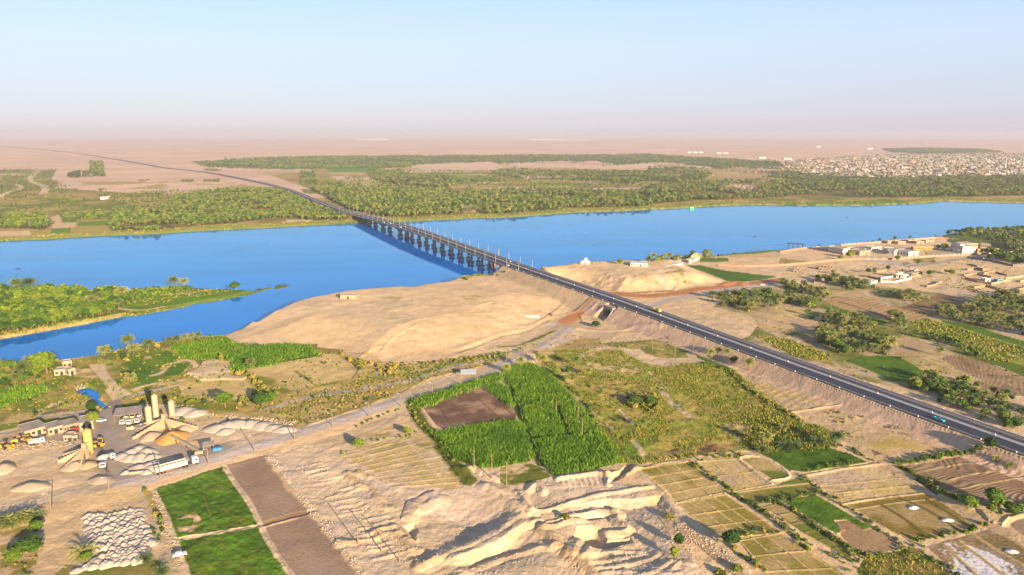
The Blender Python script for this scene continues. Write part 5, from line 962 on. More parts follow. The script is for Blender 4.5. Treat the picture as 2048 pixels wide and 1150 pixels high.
# yard of the batching works
canopyroof('Y', 1175, 545, 1440, 515, 9, 4.4, 'open shed with sloping grey roof sheltering lorries', TIN, 6)
bld('Y', 262, 700, 490, 640, 12, 3.6, 'left tan workshop with patched flat roof', 'workshop', wall=WALLC, roof=TIN, nwin=4, name='workshop', parapet=.35); bld('Y', 500, 672, 655, 632, 9, 3.6, 'middle workshop of the tan row', 'workshop', wall=WALLC, roof=TIN, nwin=3, name='workshop', parapet=.35); bld('Y', 660, 640, 815, 600, 9, 3.4, 'dark open-fronted workshop bay between the tan blocks', 'workshop', wall=MUD, roof=TIN, nwin=6, name='workshop', parapet=.3); bld('Y', 820, 625, 960, 600, 11, 4.0, 'right workshop with pale grey roof by the round tree', 'workshop', wall=WALLC, roof=ROOFG, nwin=2, name='workshop', parapet=.4)
bld('Y', 655, 730, 735, 726, 5, 2.6, 'flat tan container hut below the workshops, left one', 'hut', wall=WALLC, roof=TIN, nwin=2, name='hut'); bld('Y', 745, 730, 795, 724, 4, 2.4, 'small tan container hut below the workshops, right one', 'hut', wall=WALLC, roof=TIN, nwin=1, name='hut')
bld('Y', 1440, 640, 1505, 610, 4, 2.4, 'dark slatted box left of the short silo', 'container', wall=CONCD, nwin=0, side=0, name='container', door=False)
SILO = pmat('cream_silo_steel', (.40, .31, .19), .6, .35, .08, .5); SILOY = pmat('yellow_silo_steel', (.46, .32, .10), .6, .35, .08, .5)
def silo(k, x, y, r, h, label, m):
    p = gp(k, x, y); o = empty('cement_silo', p, .3, label, 'silo'); b = MB(); b.cyl(0, 0, 2.6, h, r, r, 20); 
    for z in np.arange(3.5, h, 1.8): b.cyl(0, 0, z, z+.1, r+.05, r+.05, 20, cap=False)
    b.obj('shell', m, o); b = MB(); b.cyl(0, 0, h, h+.5, r, r*.55, 20); b.cyl(0, 0, h+.5, h+.9, .4, .4, 8); b.obj('top_cap', m, o); b = MB(); b.cyl(0, 0, 1.2, 2.6, .4, r, 20); b.obj('hopper', m, o)
    for a in range(4): b = MB(); cx, cy = (r-.15)*math.cos(a*1.5708+.78), (r-.15)*math.sin(a*1.5708+.78); b.box(cx-.15, cx+.15, cy-.15, cy+.15, -.3, 3.2); b.obj('leg', m, o)
    b = MB()
    for s in (-.25, .25): b.box(s-.04, s+.04, r+.1, r+.2, 0, h+.6)
    for z in np.arange(.4, h, .5): b.box(-.25, .25, r+.12, r+.18, z, z+.05)
    b.obj('ladder', DARKM, o); return o
silo('Y', 1535, 590, 1.55, 11.0, 'short cream silo at the left of the row of three', SILO); silo('Y', 1605, 520, 1.5, 14.0, 'tallest cream silo in the middle of the row of three', SILO); silo('Y', 1768, 508, 1.5, 10.2, 'cream silo at the right of the row of three', SILO); silo('Y', 918, 862, 1.9, 12.0, 'yellowish silo standing apart by the second mixing plant', SILOY)
def cone(k, x, y, r, h, label, m, name='sand_heap', cat='heap', group=None, sx=1.0, seed=0, nn=22):
    p = gp(k, x, y); h *= .8; rs = np.random.default_rng(seed+3); v = [(0, 0, h)]; ph = rs.random(4)*6
    for i in range(1, 7):
        for j in range(nn):
            a = j*2*math.pi/nn; rr = r*i/6*(1+.10*math.sin(2*a+ph[0])+.06*math.sin(5*a+ph[1])); zz = h*(1-(i/6)**1.25)+(rs.random()-.5)*.13*h
            v.append((rr*math.cos(a)*sx, rr*math.sin(a), zz if i < 6 else -.6))
    f = [[0, 1+j, 1+(j+1) % nn] for j in range(nn)]; s = [3]*nn
    for i in range(5):
        for j in range(nn): k2 = (j+1) % nn; f.append([1+i*nn+j, 1+(i+1)*nn+j, 1+(i+1)*nn+k2, 1+i*nn+k2]); s.append(4)
    me = npmesh(name, np.array(v), [i for q in f for i in q], [m], None, None, True, np.array(s)); o = link(bpy.data.objects.new(name, me)); o.location = p; tag(o, label, cat, group); return o
SANDM = pmat('washed_sand', (.42, .32, .21), .95, .05, .12, .5, .3); ORNG = pmat('orange_sand', (.46, .26, .085), .95, .05, .1, .5, .3); GRAV = pmat('pale_gravel', (.47, .39, .30), .95, .05, .14, .6, .4)
# star-shaped aggregate bins: stepped radial walls with heaps between
def starbin(c, arms, R, label):
    o = empty('aggregate_bin', c, 0, label, 'aggregate bin')
    for a in arms:
        b = MB()
        for i in range(8):
            M = Matrix.Rotation(a, 4, 'Z'); hh = 4.6-i*.42; b.box(1+i*R/8, 1+(i+1)*R/8+.02*(i % 2), -.35, .35, -.3, hh, M=M)
        b.obj('stepped_wall', WALLC, o)
    b = MB(); b.box(-1.2, 1.2, -1.2, 1.2, 0, 5.2); b.box(-.9, .9, -.9, .9, 5.2, 7.0); b.box(-1.5, 1.5, -.2, .2, 7, 7.2); b.obj('scraper_tower', WALLC, o)
    b = MB(); b.bar((0, 0, 6.2), (-4, 5, 1.2), .5, .35); b.obj('conveyor', DARKM, o); return o
pc = gp('Y', 1690, 585); starbin(pc, [math.radians(a) for a in (-168, -118, -52, -8)], 17, 'fan of stepped concrete bin walls around the orange sand cone')
cone('Y', 1765, 700, 8.5, 4.6, 'orange sand cone inside the fan of bin walls', ORNG, seed=1); cone('Y', 1545, 690, 6.5, 3.4, 'pale sand heap left of the orange cone in the bins', SANDM, seed=2); cone('Y', 1900, 610, 5.5, 3.0, 'pale sand heap right of the orange cone in the bins', SANDM, seed=5)
pc2 = gp('Y', 880, 900); starbin(pc2, [math.radians(a) for a in (175, -150, -105, -70)], 10, 'smaller set of bin walls beside the yellowish silo'); cone('Y', 760, 985, 6.0, 2.6, 'tan heap in front of the smaller bin walls', SANDM, seed=6); cone('Y', 900, 980, 4.5, 2.4, 'brown heap right of the smaller bin walls', pmat('brown_sand', (.42, .29, .17), .95), seed=7)
for i, (x, y, r, h) in enumerate(((1420, 820, 5, 2.6), (1500, 850, 5.5, 2.8), (1350, 850, 5, 2.4), (1260, 890, 5, 2.2), (1440, 895, 6, 2.5), (1540, 905, 5, 2.2), (1340, 905, 5, 2.0), (1430, 1000, 5, 2.0), (1530, 985, 5, 2.2), (1590, 960, 4.2, 2.2), (1560, 1010, 4.4, 2.0), (1290, 1055, 2.6, 1.4), (1500, 1055, 2.6, 1.6))):
    cone('Y', x, y, r, h, ['topmost', 'upper right', 'upper left', 'far left', 'central', 'right-hand', 'middle left', 'lower middle', 'lower right', 'lorry-side', 'lowest right', 'lowest left', 'small roadside'][i]+' pale gravel heap in the cluster between the bins and the lorry', GRAV, 'gravel_heap', 'heap', 'gravel heaps between the bins and the road', seed=20+i)
cone('Y', 40, 1020, 6, 3.6, 'large pale heap at the left edge of the yard', SANDM, seed=40, nn=16); cone('B', 200, 590, 5.5, 2.6, 'long tan heap with sharp crest beside the road', SANDM, sx=1.6, seed=41); cone('B', 640, 545, 5, 2.0, 'pale heap where the yard track meets the road', SANDM, sx=1.3, seed=42)
for i, (x, y, r, h) in enumerate(((1180, 105, 7, 3), (1250, 120, 6, 2.6), (1400, 215, 7, 2.8), (1460, 200, 7, 3), (1530, 190, 7, 3), (1600, 190, 6.5, 2.8), (1680, 200, 6.5, 2.6), (1750, 215, 6, 2.4), (1820, 225, 5.5, 2.2), (1440, 235, 5, 2))):
    cone('B', x, y, r, h, ORD[i]+' pinkish sand heap from the left in the dumped loads right of the silos', GRAV, 'sand_heap', 'heap', 'dumped loads right of the silos', seed=60+i, sx=1.2)
for i, (x, y) in enumerate(((1290, 560),)): pass
b_ = MB(); b_.box(-4, 4, -.4, .4, 0, 1.1); o_ = b_.obj('concrete_block', WALLC, None, gp('B', 890, 500), .3); tag(o_, 'long pale concrete block lying behind the lorry trailer', 'block')
# conveyor and hopper near the road
p = gp('B', 1100, 300); q = gp('B', 1290, 375); cv = empty('conveyor_belt', p, 0, 'slanting conveyor belt on legs between the orange cone and the road', 'conveyor'); b_ = MB(); b_.bar((0, 0, 3.2), (q.x-p.x, q.y-p.y, .8), 1.3, .5); b_.obj('belt', WALLC, cv)
for f in (.15, .5, .85): d = (q-p)*f; b_ = MB(); b_.box(d.x-.15, d.x+.15, d.y-.15, d.y+.15, -.5, 3.0-2.2*f); b_.obj('leg', DARKM, cv)
canopyroof('B', 1300, 358, 1365, 345, 3, 2.6, 'small flat canopy on thin posts beside the road pole', TIN, 2)
# yard machines
def loader(k, x, y, rz, label):
    o = empty('wheel_loader', gp(k, x, y), rz, label, 'loader'); m = pmat('loader_yellow', (.55, .30, .02), .5, .4, .1, 1)
    b = MB(); b.box(-2.8, -.2, -1.1, 1.1, .9, 2.2); b.obj('engine_cover', m, o); b = MB(); b.box(-.6, .9, -.9, .9, 1.1, 3.2, 1); b.box(-.7, 1.0, -1.0, 1.0, 3.2, 3.35, 0); b.obj('cabin', [m, GLASS], o)
    b = MB(); b.bar((.8, -.7, 1.6), (3.2, -.7, .9), .3); b.bar((.8, .7, 1.6), (3.2, .7, .9), .3); b.obj('boom', m, o); b = MB(); b.face([(3.1, -1.4, .3), (4.2, -1.4, .2), (4.2, 1.4, .2), (3.1, 1.4, .3)]); b.face([(3.1, -1.4, .3), (3.1, 1.4, .3), (3.3, 1.4, 1.4), (3.3, -1.4, 1.4)]); b.box(3.0, 4.2, -1.45, -1.35, .2, 1.2); b.box(3.0, 4.2, 1.35, 1.45, .2, 1.2); b.obj('bucket', m, o); wheels(o, (-1.9, 1.2), 1.0, .75, .5); return o
loader('Y', 195, 745, .5, 'yellow loader among scrap left of the grey car'); loader('Y', 285, 735, 2.5, 'second yellow loader right behind the first one'); loader('Y', 35, 805, .2, 'yellow machine at the left picture edge'); loader('Y', 1030, 760, -1.2, 'yellow loader right of the yellowish silo'); loader('Y', 975, 800, 1.2, 'small yellow machine at the foot of the yellowish silo')
truck((.5, .49, .46), (.4, .36, .3), gp('Y', 1085, 935), .9, 'white mixer lorry beside the smaller bin walls', 7.5, mixer=True); truck((.5, .49, .46), (.4, .4, .38), gp('Y', 1065, 985), -1.2, 'white lorry with dark windscreen just below the mixer', 7)
for i, (x, y, r_) in enumerate(((1275, 545, -1.4), (1340, 545, -1.35), (1420, 530, -1.3))): truck((.48, .46, .43), [(.6, .55, .4), (.65, .55, .3), (.5, .5, .5)][i], gp('Y', x, y), r_, ['white-cabbed lorry at the left under the open shed', 'lorry with tan bed in the middle under the open shed', 'white-cabbed lorry at the right end of the open shed'][i], 7)
truck((.6, .6, .6), (.4, .4, .4), gp('Y', 385, 755), .4, 'grey lorry in front of the left workshop', 6.5)
car((.74, .73, .70), gp('Y', 1040, 525), .3, 'white car parked alone beside the round tree'); car((.74, .73, .70), gp('L', 1908, 278), .2, 'white car on the track by the long green field'); car((.05, .35, .3), gp('Y', 715, 615), .2, 'teal car inside the dark workshop bay'); car((.5, .05, .03), gp('Y', 770, 612), .2, 'red car inside the dark workshop bay'); car((.74, .73, .70), gp('N', 1570, 160), .1, 'white car outside the compound gate'); car((.7, .7, .7), gp('B', 1150, 1028), .5, 'pale car at the edge of the clover by the narrow track')
for i, (x, y) in enumerate(((1275, 372), (1390, 350))): b_ = MB(); b_.box(-2, 2, -1, 1, 0, 1.0); b_.box(-1.8, 1.8, -.8, .8, 1.0, 1.25); tag(b_.obj('water_tank', pmat('blue_tank', (.05, .22, .5), .5) if i else WALLC, None, gp('B', x, y), .3), ['pale trough near the road pole canopy', 'blue tank lying beside the road'][i], 'tank')
# rows of dumped loads (sand field, bottom left)
HP = []
A0 = np.array(pt('U', 905, 545)); A1 = np.array(pt('U', 1480, 480)); A2 = np.array(pt('U', 1640, 850)); A3 = np.array(pt('U', 1010, 930)); rows = 13
hm = []
for v_ in range(4):
    o = cone('U', 905, 545, 2.5, 1.25, 'x', GRAV, 'dumped_gravel_heap', 'heap', 'g', seed=80+v_, nn=14); hm.append(o.data); bpy.data.objects.remove(o)
cnt = 0
for j in range(rows):
    for i in range(10):
        u_ = (i+.5*(j % 2)+random.uniform(-.4, .4))/10; w_ = (j+random.uniform(-.4, .4))/rows
        q = (A0*(1-u_)+A1*u_)*(1-w_)+(A3*(1-u_)+A2*u_)*w_; HP.append((q[0], q[1], ORD[j]+' row from the back, '+ORD[i]+' from the left'))
B0 = np.array(pt('U', 1130, 930)); B1 = np.array(pt('U', 1560, 850)); B2 = np.array(pt('U', 1560, 1010)); B3 = np.array(pt('U', 760, 1130))
for j in range(6):
    for i in range(9):
        u_ = (i+random.uniform(-.3, .3))/9; w_ = (j+random.uniform(-.3, .3))/6; q = (B0*(1-u_)+B1*u_)*(1-w_)+(B3*(1-u_)+B2*u_)*w_; HP.append((q[0], q[1], 'shaded front rows, '+ORD[j]+' row, '+ORD[i]+' from the left'))
for i, q in enumerate(HP):
    p = gp('P', q[0], q[1]); o = bpy.data.objects.new('dumped_gravel_heap', hm[i % 4]); C0.collection.objects.link(o); o.location = p; s = random.choice([random.uniform(.5, .8), random.uniform(.8, 1.3), random.uniform(.9, 1.2)]); o.scale = (s, s*random.uniform(.7, 1.1), random.uniform(.7, 1.5)); o.rotation_euler = (0, 0, random.uniform(0, 6)); tag(o, 'dumped gravel heap at bottom left, '+q[2], 'heap', 'rows of dumped gravel loads')
for i, (x, y) in enumerate(((1290, 562), (1525, 648), (1965, 862))):
    p = gp('J', x, y); cone('J', x, y+4, 1.7, .9, ['small bright white heap on the olive field, left of two', 'small bright white heap on the olive field, right of two', 'small bright white heap on the salt-crusted field'][i], WHITEP, 'lime_heap', 'heap', sx=1.6, seed=90+i, nn=12)
# concrete pipes over the pond
for i, (x, y) in enumerate(((1010, 605), (1060, 595), (1105, 588))): p = gp('S', x, y); b_ = MB(); b_.bar((0, 0, 1.0), (1.2, -4.5, -.3), .9); tag(b_.obj('drain_pipe', WALLC, None, p, 0), ['left of three pale drain pipes above the pond', 'middle of three pale drain pipes above the pond', 'right of three pale drain pipes above the pond'][i], 'pipe')
# on the river
p = gp('V', 228, 487, 0); bo = empty('ferry', p, .2, 'bright green double-deck boat moored at the far bank', 'boat'); GRN = pmat('green_boat_paint', (.01, .36, .13), .5, .4, .05, .6)
b_ = MB(); b_.box(-9, 9, -3.5, 3.5, -.3, 1.4); b_.obj('hull', GRN, bo); b_ = MB(); b_.box(-7.5, 7, -3, 3, 1.4, 4.0); b_.box(-6, 5, -2.6, 2.6, 4.3, 6.6); b_.obj('cabin', GRN, bo); b_ = MB(); b_.box(-8, 7.6, -3.3, 3.3, 4.0, 4.3); b_.box(-6.5, 5.5, -3, 3, 6.6, 6.9); b_.obj('roof', WALLW, bo)
for x in (-6, -3, 0, 3, 5.5): b_ = MB(); b_.box(x-.6, x+.6, -3.08, -2.95, 2.2, 3.2); b_.obj('window', WIN, bo)
bo.scale = (.62, .62, .62)
for k, x, y, l in (('X', 208, 332, 'small dark rowing boat on the wide water at the left'), ('V', 572, 638, 'tiny dark boat near the near bank on the right'), ('V', 1080, 535, 'tiny dark boat in mid river on the right')):
    p = gp(k, x, y, 0); b_ = MB(); n = 9
    ring = [(3*math.cos(a)*(1), .8*math.sin(a)) for a in np.linspace(0, 2*math.pi, n+1)[:-1]]
    b_.v += [(x_*.8, y_*.7, -.1) for x_, y_ in ring]+[(x_, y_, .5) for x_, y_ in ring]; b_.l += list(range(n))[::-1]; b_.s.append(n); b_.m.append(0)
    for i in range(n): j = (i+1) % n; b_.l += [i, j, n+j, n+i]; b_.s.append(4); b_.m.append(0)
    b_.box(-.3, .3, -.2, .2, .3, 1.3); tag(b_.obj('rowing_boat', DARKM, None, p, .2), l, 'boat')
bg_ = rp(573, 14)-Vector((0, 0, 0)); wb = empty('work_barge', (bg_.x, bg_.y, 0), .3, 'work barge with orange cabin moored behind the near bridge piers', 'barge'); b_ = MB(); b_.box(-8, 8, -4, 4, -.3, 1.2); b_.obj('hull', CONCD, wb); b_ = MB(); b_.box(-5, -1, -2, 2, 1.2, 4.5); b_.obj('cabin', pmat('orange_cabin', (.6, .14, .04), .6), wb)
b_ = MB(); b_.bar((3, 0, 1.2), (5, 1, 22), .5, .5); b_.obj('crane_boom', pmat('rust_boom', (.30, .2, .15), .7), wb)
p = gp('M', 150, 165, 0); jt = empty('jetty', p, -.3, 'dark steel jetty standing at the river edge behind the brick wall', 'jetty'); b_ = MB(); b_.box(-11, 11, -3, 3, 4.2, 4.7); b_.obj('platform', DARKM, jt)
for x in (-9, -3, 3, 9):
    for y in (-2.5, 2.5): b_ = MB(); b_.box(x-.25, x+.25, y-.25, y+.25, -2, 4.2); b_.obj('leg', DARKM, jt)
b_ = MB()
for x in np.arange(-11, 11, 2): b_.box(x, x+.12, -3, -2.88, 4.7, 6)
b_.box(-11, 11, -3.02, -2.9, 5.9, 6.05); b_.obj('railing', DARKM, jt)
# ------------------------------------------------------------------ the far town
TW = [pmat('town_wall_pale', (.30, .25, .20), .9, .1, .1, .1), pmat('town_wall_tan', (.24, .18, .13), .9, .1, .1, .1), pmat('town_wall_pink', (.27, .18, .14), .9, .1, .1, .1), pmat('town_wall_grey', (.13, .12, .12), .9, .1, .1, .1), pmat('town_wall_white', (.42, .39, .35), .9, .1, .05, .1)]
def town_proto(v, m):
    b = MB(); w, d, h = [(13, 9, 4.0), (18, 10, 4.2), (10, 9, 7.4), (24, 9, 3.8)][v]
    b.box(-w/2, w/2, -d/2, d/2, 0, h, 0, 1)
    for a in ((-w/2-.05, w/2+.05, -d/2-.05, -d/2+.3), (-w/2-.05, w/2+.05, d/2-.3, d/2+.05)): b.box(*a, h, h+.7, 0)
    b.box(-w/2+1, -w/2+4.5, 0, d/2-1, h, h+2.6, 0, 1)
    if v in (0, 3): b.box(w/2, w/2+9, -d/2-1, -d/2-.6, 0, 2.2); b.box(w/2+8.6, w/2+9, -d/2-.6, d/2, 0, 2.2)
    for x in np.arange(-w/2+1.8, w/2-1, 3.4): b.box(x, x+1.3, -d/2-.08, -d/2, 1.2, 2.7, 2)
    return b.mesh('town_house', [m, ROOFG, WIN])
TP_ = [(town_proto(v, m), v, mi) for v in range(4) for mi, m in enumerate(TW)]
TPOLY = pl('V', '600,268 720,262 740,232 850,215 1000,208 1300,190 1480,186 2048,182 2900,180 2900,330 2048,303 1800,306 1450,318 1200,310 950,303 800,290 760,280')
th_ = []; kx = 0
for i in range(15000):
    px_ = random.uniform(1510, 2640); w_ = random.random(); py_ = 306+48*w_
    if not inpoly(np.array([px_]), np.array([py_]), TPOLY)[0]: continue
    x, y = unp(px_, py_, 3); r = math.hypot(x, y)
    if random.random() > (r/6500)**2*1.1: continue
    if px_ < 1680 and random.random() < .45: continue
    th_.append((r, px_, x, y))
th_.sort()
TH_ = []; cell = set()
for r, px_, x, y in th_:
    c_ = (round(x/17), round(y/17))
    if c_ in cell: continue
    cell.add(c_); TH_.append((r, px_, x, y))
print('town houses', len(TH_))
vis = [t for t in TH_ if t[1] < 2060][:290]; rest = [t for t in TH_ if t not in set(vis)][:2600]
names = ['pale', 'tan', 'pinkish', 'grey', 'white']
def tsel(): v = random.choices([0, 1, 2, 3], [5, 3, 1.2, 2])[0]; c = random.choices(range(5), [5, 3, 1, 1.5, 3])[0]; return TP_[v*5+c]
for r, px_, x, y in vis:
    me, v, mi = tsel(); o = bpy.data.objects.new('town_house', me); C0.collection.objects.link(o); o.location = (x, y, g1(x, y)-.3); o.rotation_euler = (0, 0, random.choice([0, 1.57])-.15+random.uniform(-.1, .1))
    tag(o, ['low flat-roofed', 'wide flat-roofed', 'two-storey', 'long walled'][v]+' '+names[mi]+' house in the far town across the river', 'house', ['low', 'wide', 'two-storey', 'long'][v]+' '+names[mi]+' houses of the far town')
VV = []; LL = []; SS = []; MM = []; base = 0; allm = TW+[ROOFG, WIN]
for r, px_, x, y in rest:
    me, v, mi = tsel(); n = len(me.vertices); co = np.empty(n*3, np.float32); me.vertices.foreach_get('co', co); co = co.reshape(-1, 3); a = random.choice([0, 1.57])-.15; ca, sa = math.cos(a), math.sin(a)
    VV.append(np.stack([co[:, 0]*ca-co[:, 1]*sa+x, co[:, 0]*sa+co[:, 1]*ca+y, co[:, 2]+g1(x, y)-.3], 1)); l = np.empty(len(me.loops), np.int32); me.loops.foreach_get('vertex_index', l); LL.append(l+base); base += n
    s = np.empty(len(me.polygons), np.int32); me.polygons.foreach_get('loop_total', s); SS.append(s); m_i = np.empty(len(me.polygons), np.int32); me.polygons.foreach_get('material_index', m_i); MM.append(np.where(m_i == 0, mi, m_i+4))
me = npmesh('distant_town', np.vstack(VV), np.concatenate(LL), allm, np.concatenate(MM), None, False, np.concatenate(SS)); tag(link(bpy.data.objects.new('distant_town', me)), 'hazy mass of small houses at the back of the far town', 'town', kind='stuff')
p = gp('V', 1945, 262); mn = empty('minaret', p, 0, 'tall slender white minaret rising above the far town', 'minaret'); b_ = MB(); b_.box(-2.2, 2.2, -2.2, 2.2, 0, 14); b_.obj('base', WALLW, mn); b_ = MB(); b_.cyl(0, 0, 14, 44, 1.7, 1.3, 10); b_.obj('shaft', WALLW, mn); b_ = MB(); b_.cyl(0, 0, 33, 34.2, 2.4, 2.6, 10); b_.obj('balcony', WALLW, mn); b_ = MB(); b_.cyl(0, 0, 44, 50, 1.5, .1, 10); b_.obj('spire', WALLW, mn)
p = gp('O', 1215, 135); pk = empty('town_block', p, 0, 'larger pink apartment block in the middle of the far town', 'building'); b_ = MB(); b_.box(-13, 13, -8, 8, 0, 14); b_.box(-4, 4, -3, 3, 14, 17); b_.obj('wall', pmat('pink_wall', (.5, .2, .18), .85), pk)
for s in range(4):
    for x in np.arange(-11, 11, 3.6): b_ = MB(); b_.box(x, x+1.6, -8.1, -7.95, 1.2+s*3.4, 2.9+s*3.4); b_.obj('window', WIN, pk)
for i, (k, x, y, w) in enumerate((('W', 420, 110, 160), ('W', 1470, 112, 300), ('W', 1590, 112, 120), ('V', 250, 180, 90), ('V', 400, 185, 70), ('V', 620, 210, 50), ('V', 760, 215, 60), ('V', 925, 148, 30), ('V', 1210, 160, 40), ('Q', 610, 455, 28))):
    p = gp(k, x, y); r = math.hypot(p.x, p.y); b_ = MB(); W_ = w/2.8/FPX*r; n = max(1, int(W_/40)); 
    for j in range(n): b_.box(-W_/2+j*W_/n, -W_/2+(j+.7)*W_/n, -12, 12, 0, 5+r/1800)
    tag(b_.obj('desert_building', WALLW, None, p, 0), ['row of white buildings on the far left desert', 'long row of white buildings on the far desert, middle of the view', 'short white row right of the long far desert row', 'pale sheds on the desert above the right groves, left', 'pale sheds on the desert above the right groves, right', 'small pale shed at the left edge of the town plain', 'pale shed where the town meets the grove', 'lone white house on the desert left of the town', 'lone white house on the desert above the town', 'long low pale house among the fields left of the highway'][i], 'building')
# small white sprinkles of rubble in the yard: heaps of broken blocks
def rubble(k, P, n, label, m=WALLC, r=(.15, .5)):
    W_ = wpoly(pl(k, P)); b = MB(); c = 0
    while c < n:
        x = random.uniform(W_[:, 0].min(), W_[:, 0].max()); y = random.uniform(W_[:, 1].min(), W_[:, 1].max())
        if not inpoly(np.array([x]), np.array([y]), W_)[0]: continue
        c += 1; s = random.uniform(*r); z = g1(x, y); M = Matrix.Translation((x, y, z)) @ Matrix.Rotation(random.uniform(0, 6), 4, Vector((random.uniform(-.4, .4), random.uniform(-.4, .4), 1)).normalized()); b.box(-s, s, -s*.6, s*.6, -.2, s*.7, M=M)
    tag(b.obj('rubble', m), label, 'rubble', kind='stuff')
rubble('B', '0,330 300,290 520,300 560,330 300,345 60,400 0,390', 260, 'broken blocks and scrap littering the yard below the workshops'); rubble('B', '980,600 1060,700 1110,900 1160,1100 1120,1140 1040,900 960,700', 120, 'stones along the narrow track beside the clover'); rubble('E', '60,380 150,400 420,740 760,1160 700,1160 400,790 240,560', 300, 'stones and clods along the edge of the brown fields', GRAV, (.1, .35)); rubble('K', '1440,480 1600,480 1720,600 1960,760 1960,860 1640,640 1560,620', 160, 'stones strewn along the quarry rim beside the plots', GRAV, (.1, .35)); rubble('B', '1120,60 1200,60 1300,110 1500,130 1900,170 1880,200 1500,150 1200,110', 110, 'concrete blocks behind the silos', WALLC, (.3, .8)); rubble('E', '1000,980 1060,960 1240,1040 1150,1120 1040,1060', 60, 'clods near the deep pit', GRAV, (.1, .35))

rubble('K', '-400,600 200,250 640,140 1000,100 1200,70 1500,480 1900,860 1500,900 400,900 -400,900', 900, 'loose stones and clods scattered over the quarry cuts', GRAV, (.08, .3)); rubble('E', '300,420 900,560 1000,1100 700,1100 430,780', 350, 'loose stones scattered over the quarry apron', GRAV, (.08, .3))
import re
# ------------------------------------------------------------------ vegetation prototypes (numpy: verts, loops, sizes, leaf value)
LEAF = foliage('leaf_green', (.022, .058, .008), (.07, .125, .010), (.16, .20, .014)); PALMM = foliage('palm_frond', (.05, .085, .025), (.12, .15, .035), (.25, .235, .06)); SHRM = foliage('shrub_leaf', (.09, .12, .016), (.22, .20, .028), (.34, .24, .045))
CANEM = foliage('cane_leaf', (.05, .13, .006), (.10, .205, .010), (.19, .285, .018)); GRSM = foliage('grass_blade', (.10, .16, .010), (.20, .215, .022), (.36, .27, .045)); BARK = pmat('palm_bark', (.22, .15, .09), .95, .05, .25, 3)
def sphere_pts(n, rng): v = rng.normal(size=(n, 3)); return v/np.linalg.norm(v, axis=1)[:, None]
def quads(cent, size, rng, up=.3):
    n = len(cent); a = sphere_pts(n, rng); a[:, 2] *= up+.3; b = np.cross(a, sphere_pts(n, rng)); a /= np.linalg.norm(a, axis=1)[:, None]+1e-6; b /= np.linalg.norm(b, axis=1)[:, None]+1e-6
    s = (size*(.6+.8*rng.random(n)))[:, None] if np.isscalar(size) else size[:, None]
    P = np.stack([cent-a*s*.5-b*s*.35, cent+a*s*.5-b*s*.4, cent+a*s*.6+b*s*.4, cent-a*s*.4+b*s*.5], 1)
    return P.reshape(-1, 3)
def blob(c, r, rng, nu=8, nv=5, j=.18):
    """closed lumpy core so that a crown is not see-through everywhere"""
    v = [(0, 0, -1)]
    for i in range(1, nv):
        t = -math.pi/2+math.pi*i/nv
        for k in range(nu): a = 2*math.pi*k/nu+i*.4; v.append((math.cos(t)*math.cos(a), math.cos(t)*math.sin(a), math.sin(t)))
    v.append((0, 0, 1)); v = np.array(v); v *= (1-j+2*j*rng.random(len(v)))[:, None]; v = v*np.array(r)+np.array(c); f = []
    for k in range(nu): f.append((0, 1+(k+1) % nu, 1+k))
    for i in range(nv-2):
        for k in range(nu): a = 1+i*nu+k; b = 1+i*nu+(k+1) % nu; f.append((a, b, b+nu, a+nu))
    L_ = 1+(nv-2)*nu
    for k in range(nu): f.append((L_+k, L_+(k+1) % nu, len(v)-1))
    return v, f
class G:
    def __init__(s): s.v = []; s.l = []; s.s = []; s.n = 0; s.lf = []
    def add(s, v, faces, lf=.35):
        s.v.append(np.asarray(v, float)); 
        for f in faces: s.l += [i+s.n for i in f]; s.s.append(len(f))
        s.lf += [lf]*len(faces) if np.isscalar(lf) else list(lf); s.n += len(v)
    def q(s, P, lf): n = len(P)//4; s.v.append(P); s.l += [i+s.n for i in range(4*n)]; s.s += [4]*n; s.lf += list(lf); s.n += 4*n
    def done(s): return (np.vstack(s.v), np.array(s.l), np.array(s.s), np.array(s.lf))
def tube(pts, rad, n=6):
    v = []; f = []
    for (x, y, z), r in zip(pts, rad):
        for k in range(n): a = 2*math.pi*k/n; v.append((x+r*math.cos(a), y+r*math.sin(a), z))
    for i in range(len(pts)-1):
        for k in range(n): f.append((i*n+k, i*n+(k+1) % n, (i+1)*n+(k+1) % n, (i+1)*n+k))
    return v, f
# every prototype has height 1; returns (trunk, crown)
def p_tree(seed, ncard, size, lobes=5, wide=.42, nu=8, nv=5):
    rng = np.random.default_rng(seed); t = G(); c = G()
    t.add(*tube([(0, 0, -.05), (.01, 0, .2), (.02, .01, .45)], (.045, .035, .02), 6))
    for k in range(3): a = k*2.1+seed; t.add(*tube([(.01, 0, .25), (.12*math.cos(a), .12*math.sin(a), .4), (.22*math.cos(a), .22*math.sin(a), .55)], (.022, .016, .008), 5))
    per = ncard//lobes
    for k in range(lobes):
        a = rng.random()*6.28; rr = wide*.5*rng.random()**.6 if k else 0; r = (.24+.12*rng.random())*(1 if k else 1.15); ce = np.array([rr*math.cos(a), rr*math.sin(a), .42+.30*rng.random() if k else .58]); rad = np.array([r, r, r*.85])*wide/.42
        v, f = blob(ce, rad*.86, rng, nu, nv, .14); c.add(v, f, list(.15+.5*rng.random(len(f))))
        d = sphere_pts(per, rng); d[:, 2] = np.abs(d[:, 2])*1.1-.25; P = ce+d*rad*(.85+.3*rng.random(per))[:, None]; c.q(quads(P, size, rng), .2+.8*rng.random(per))
    return t.done(), c.done()
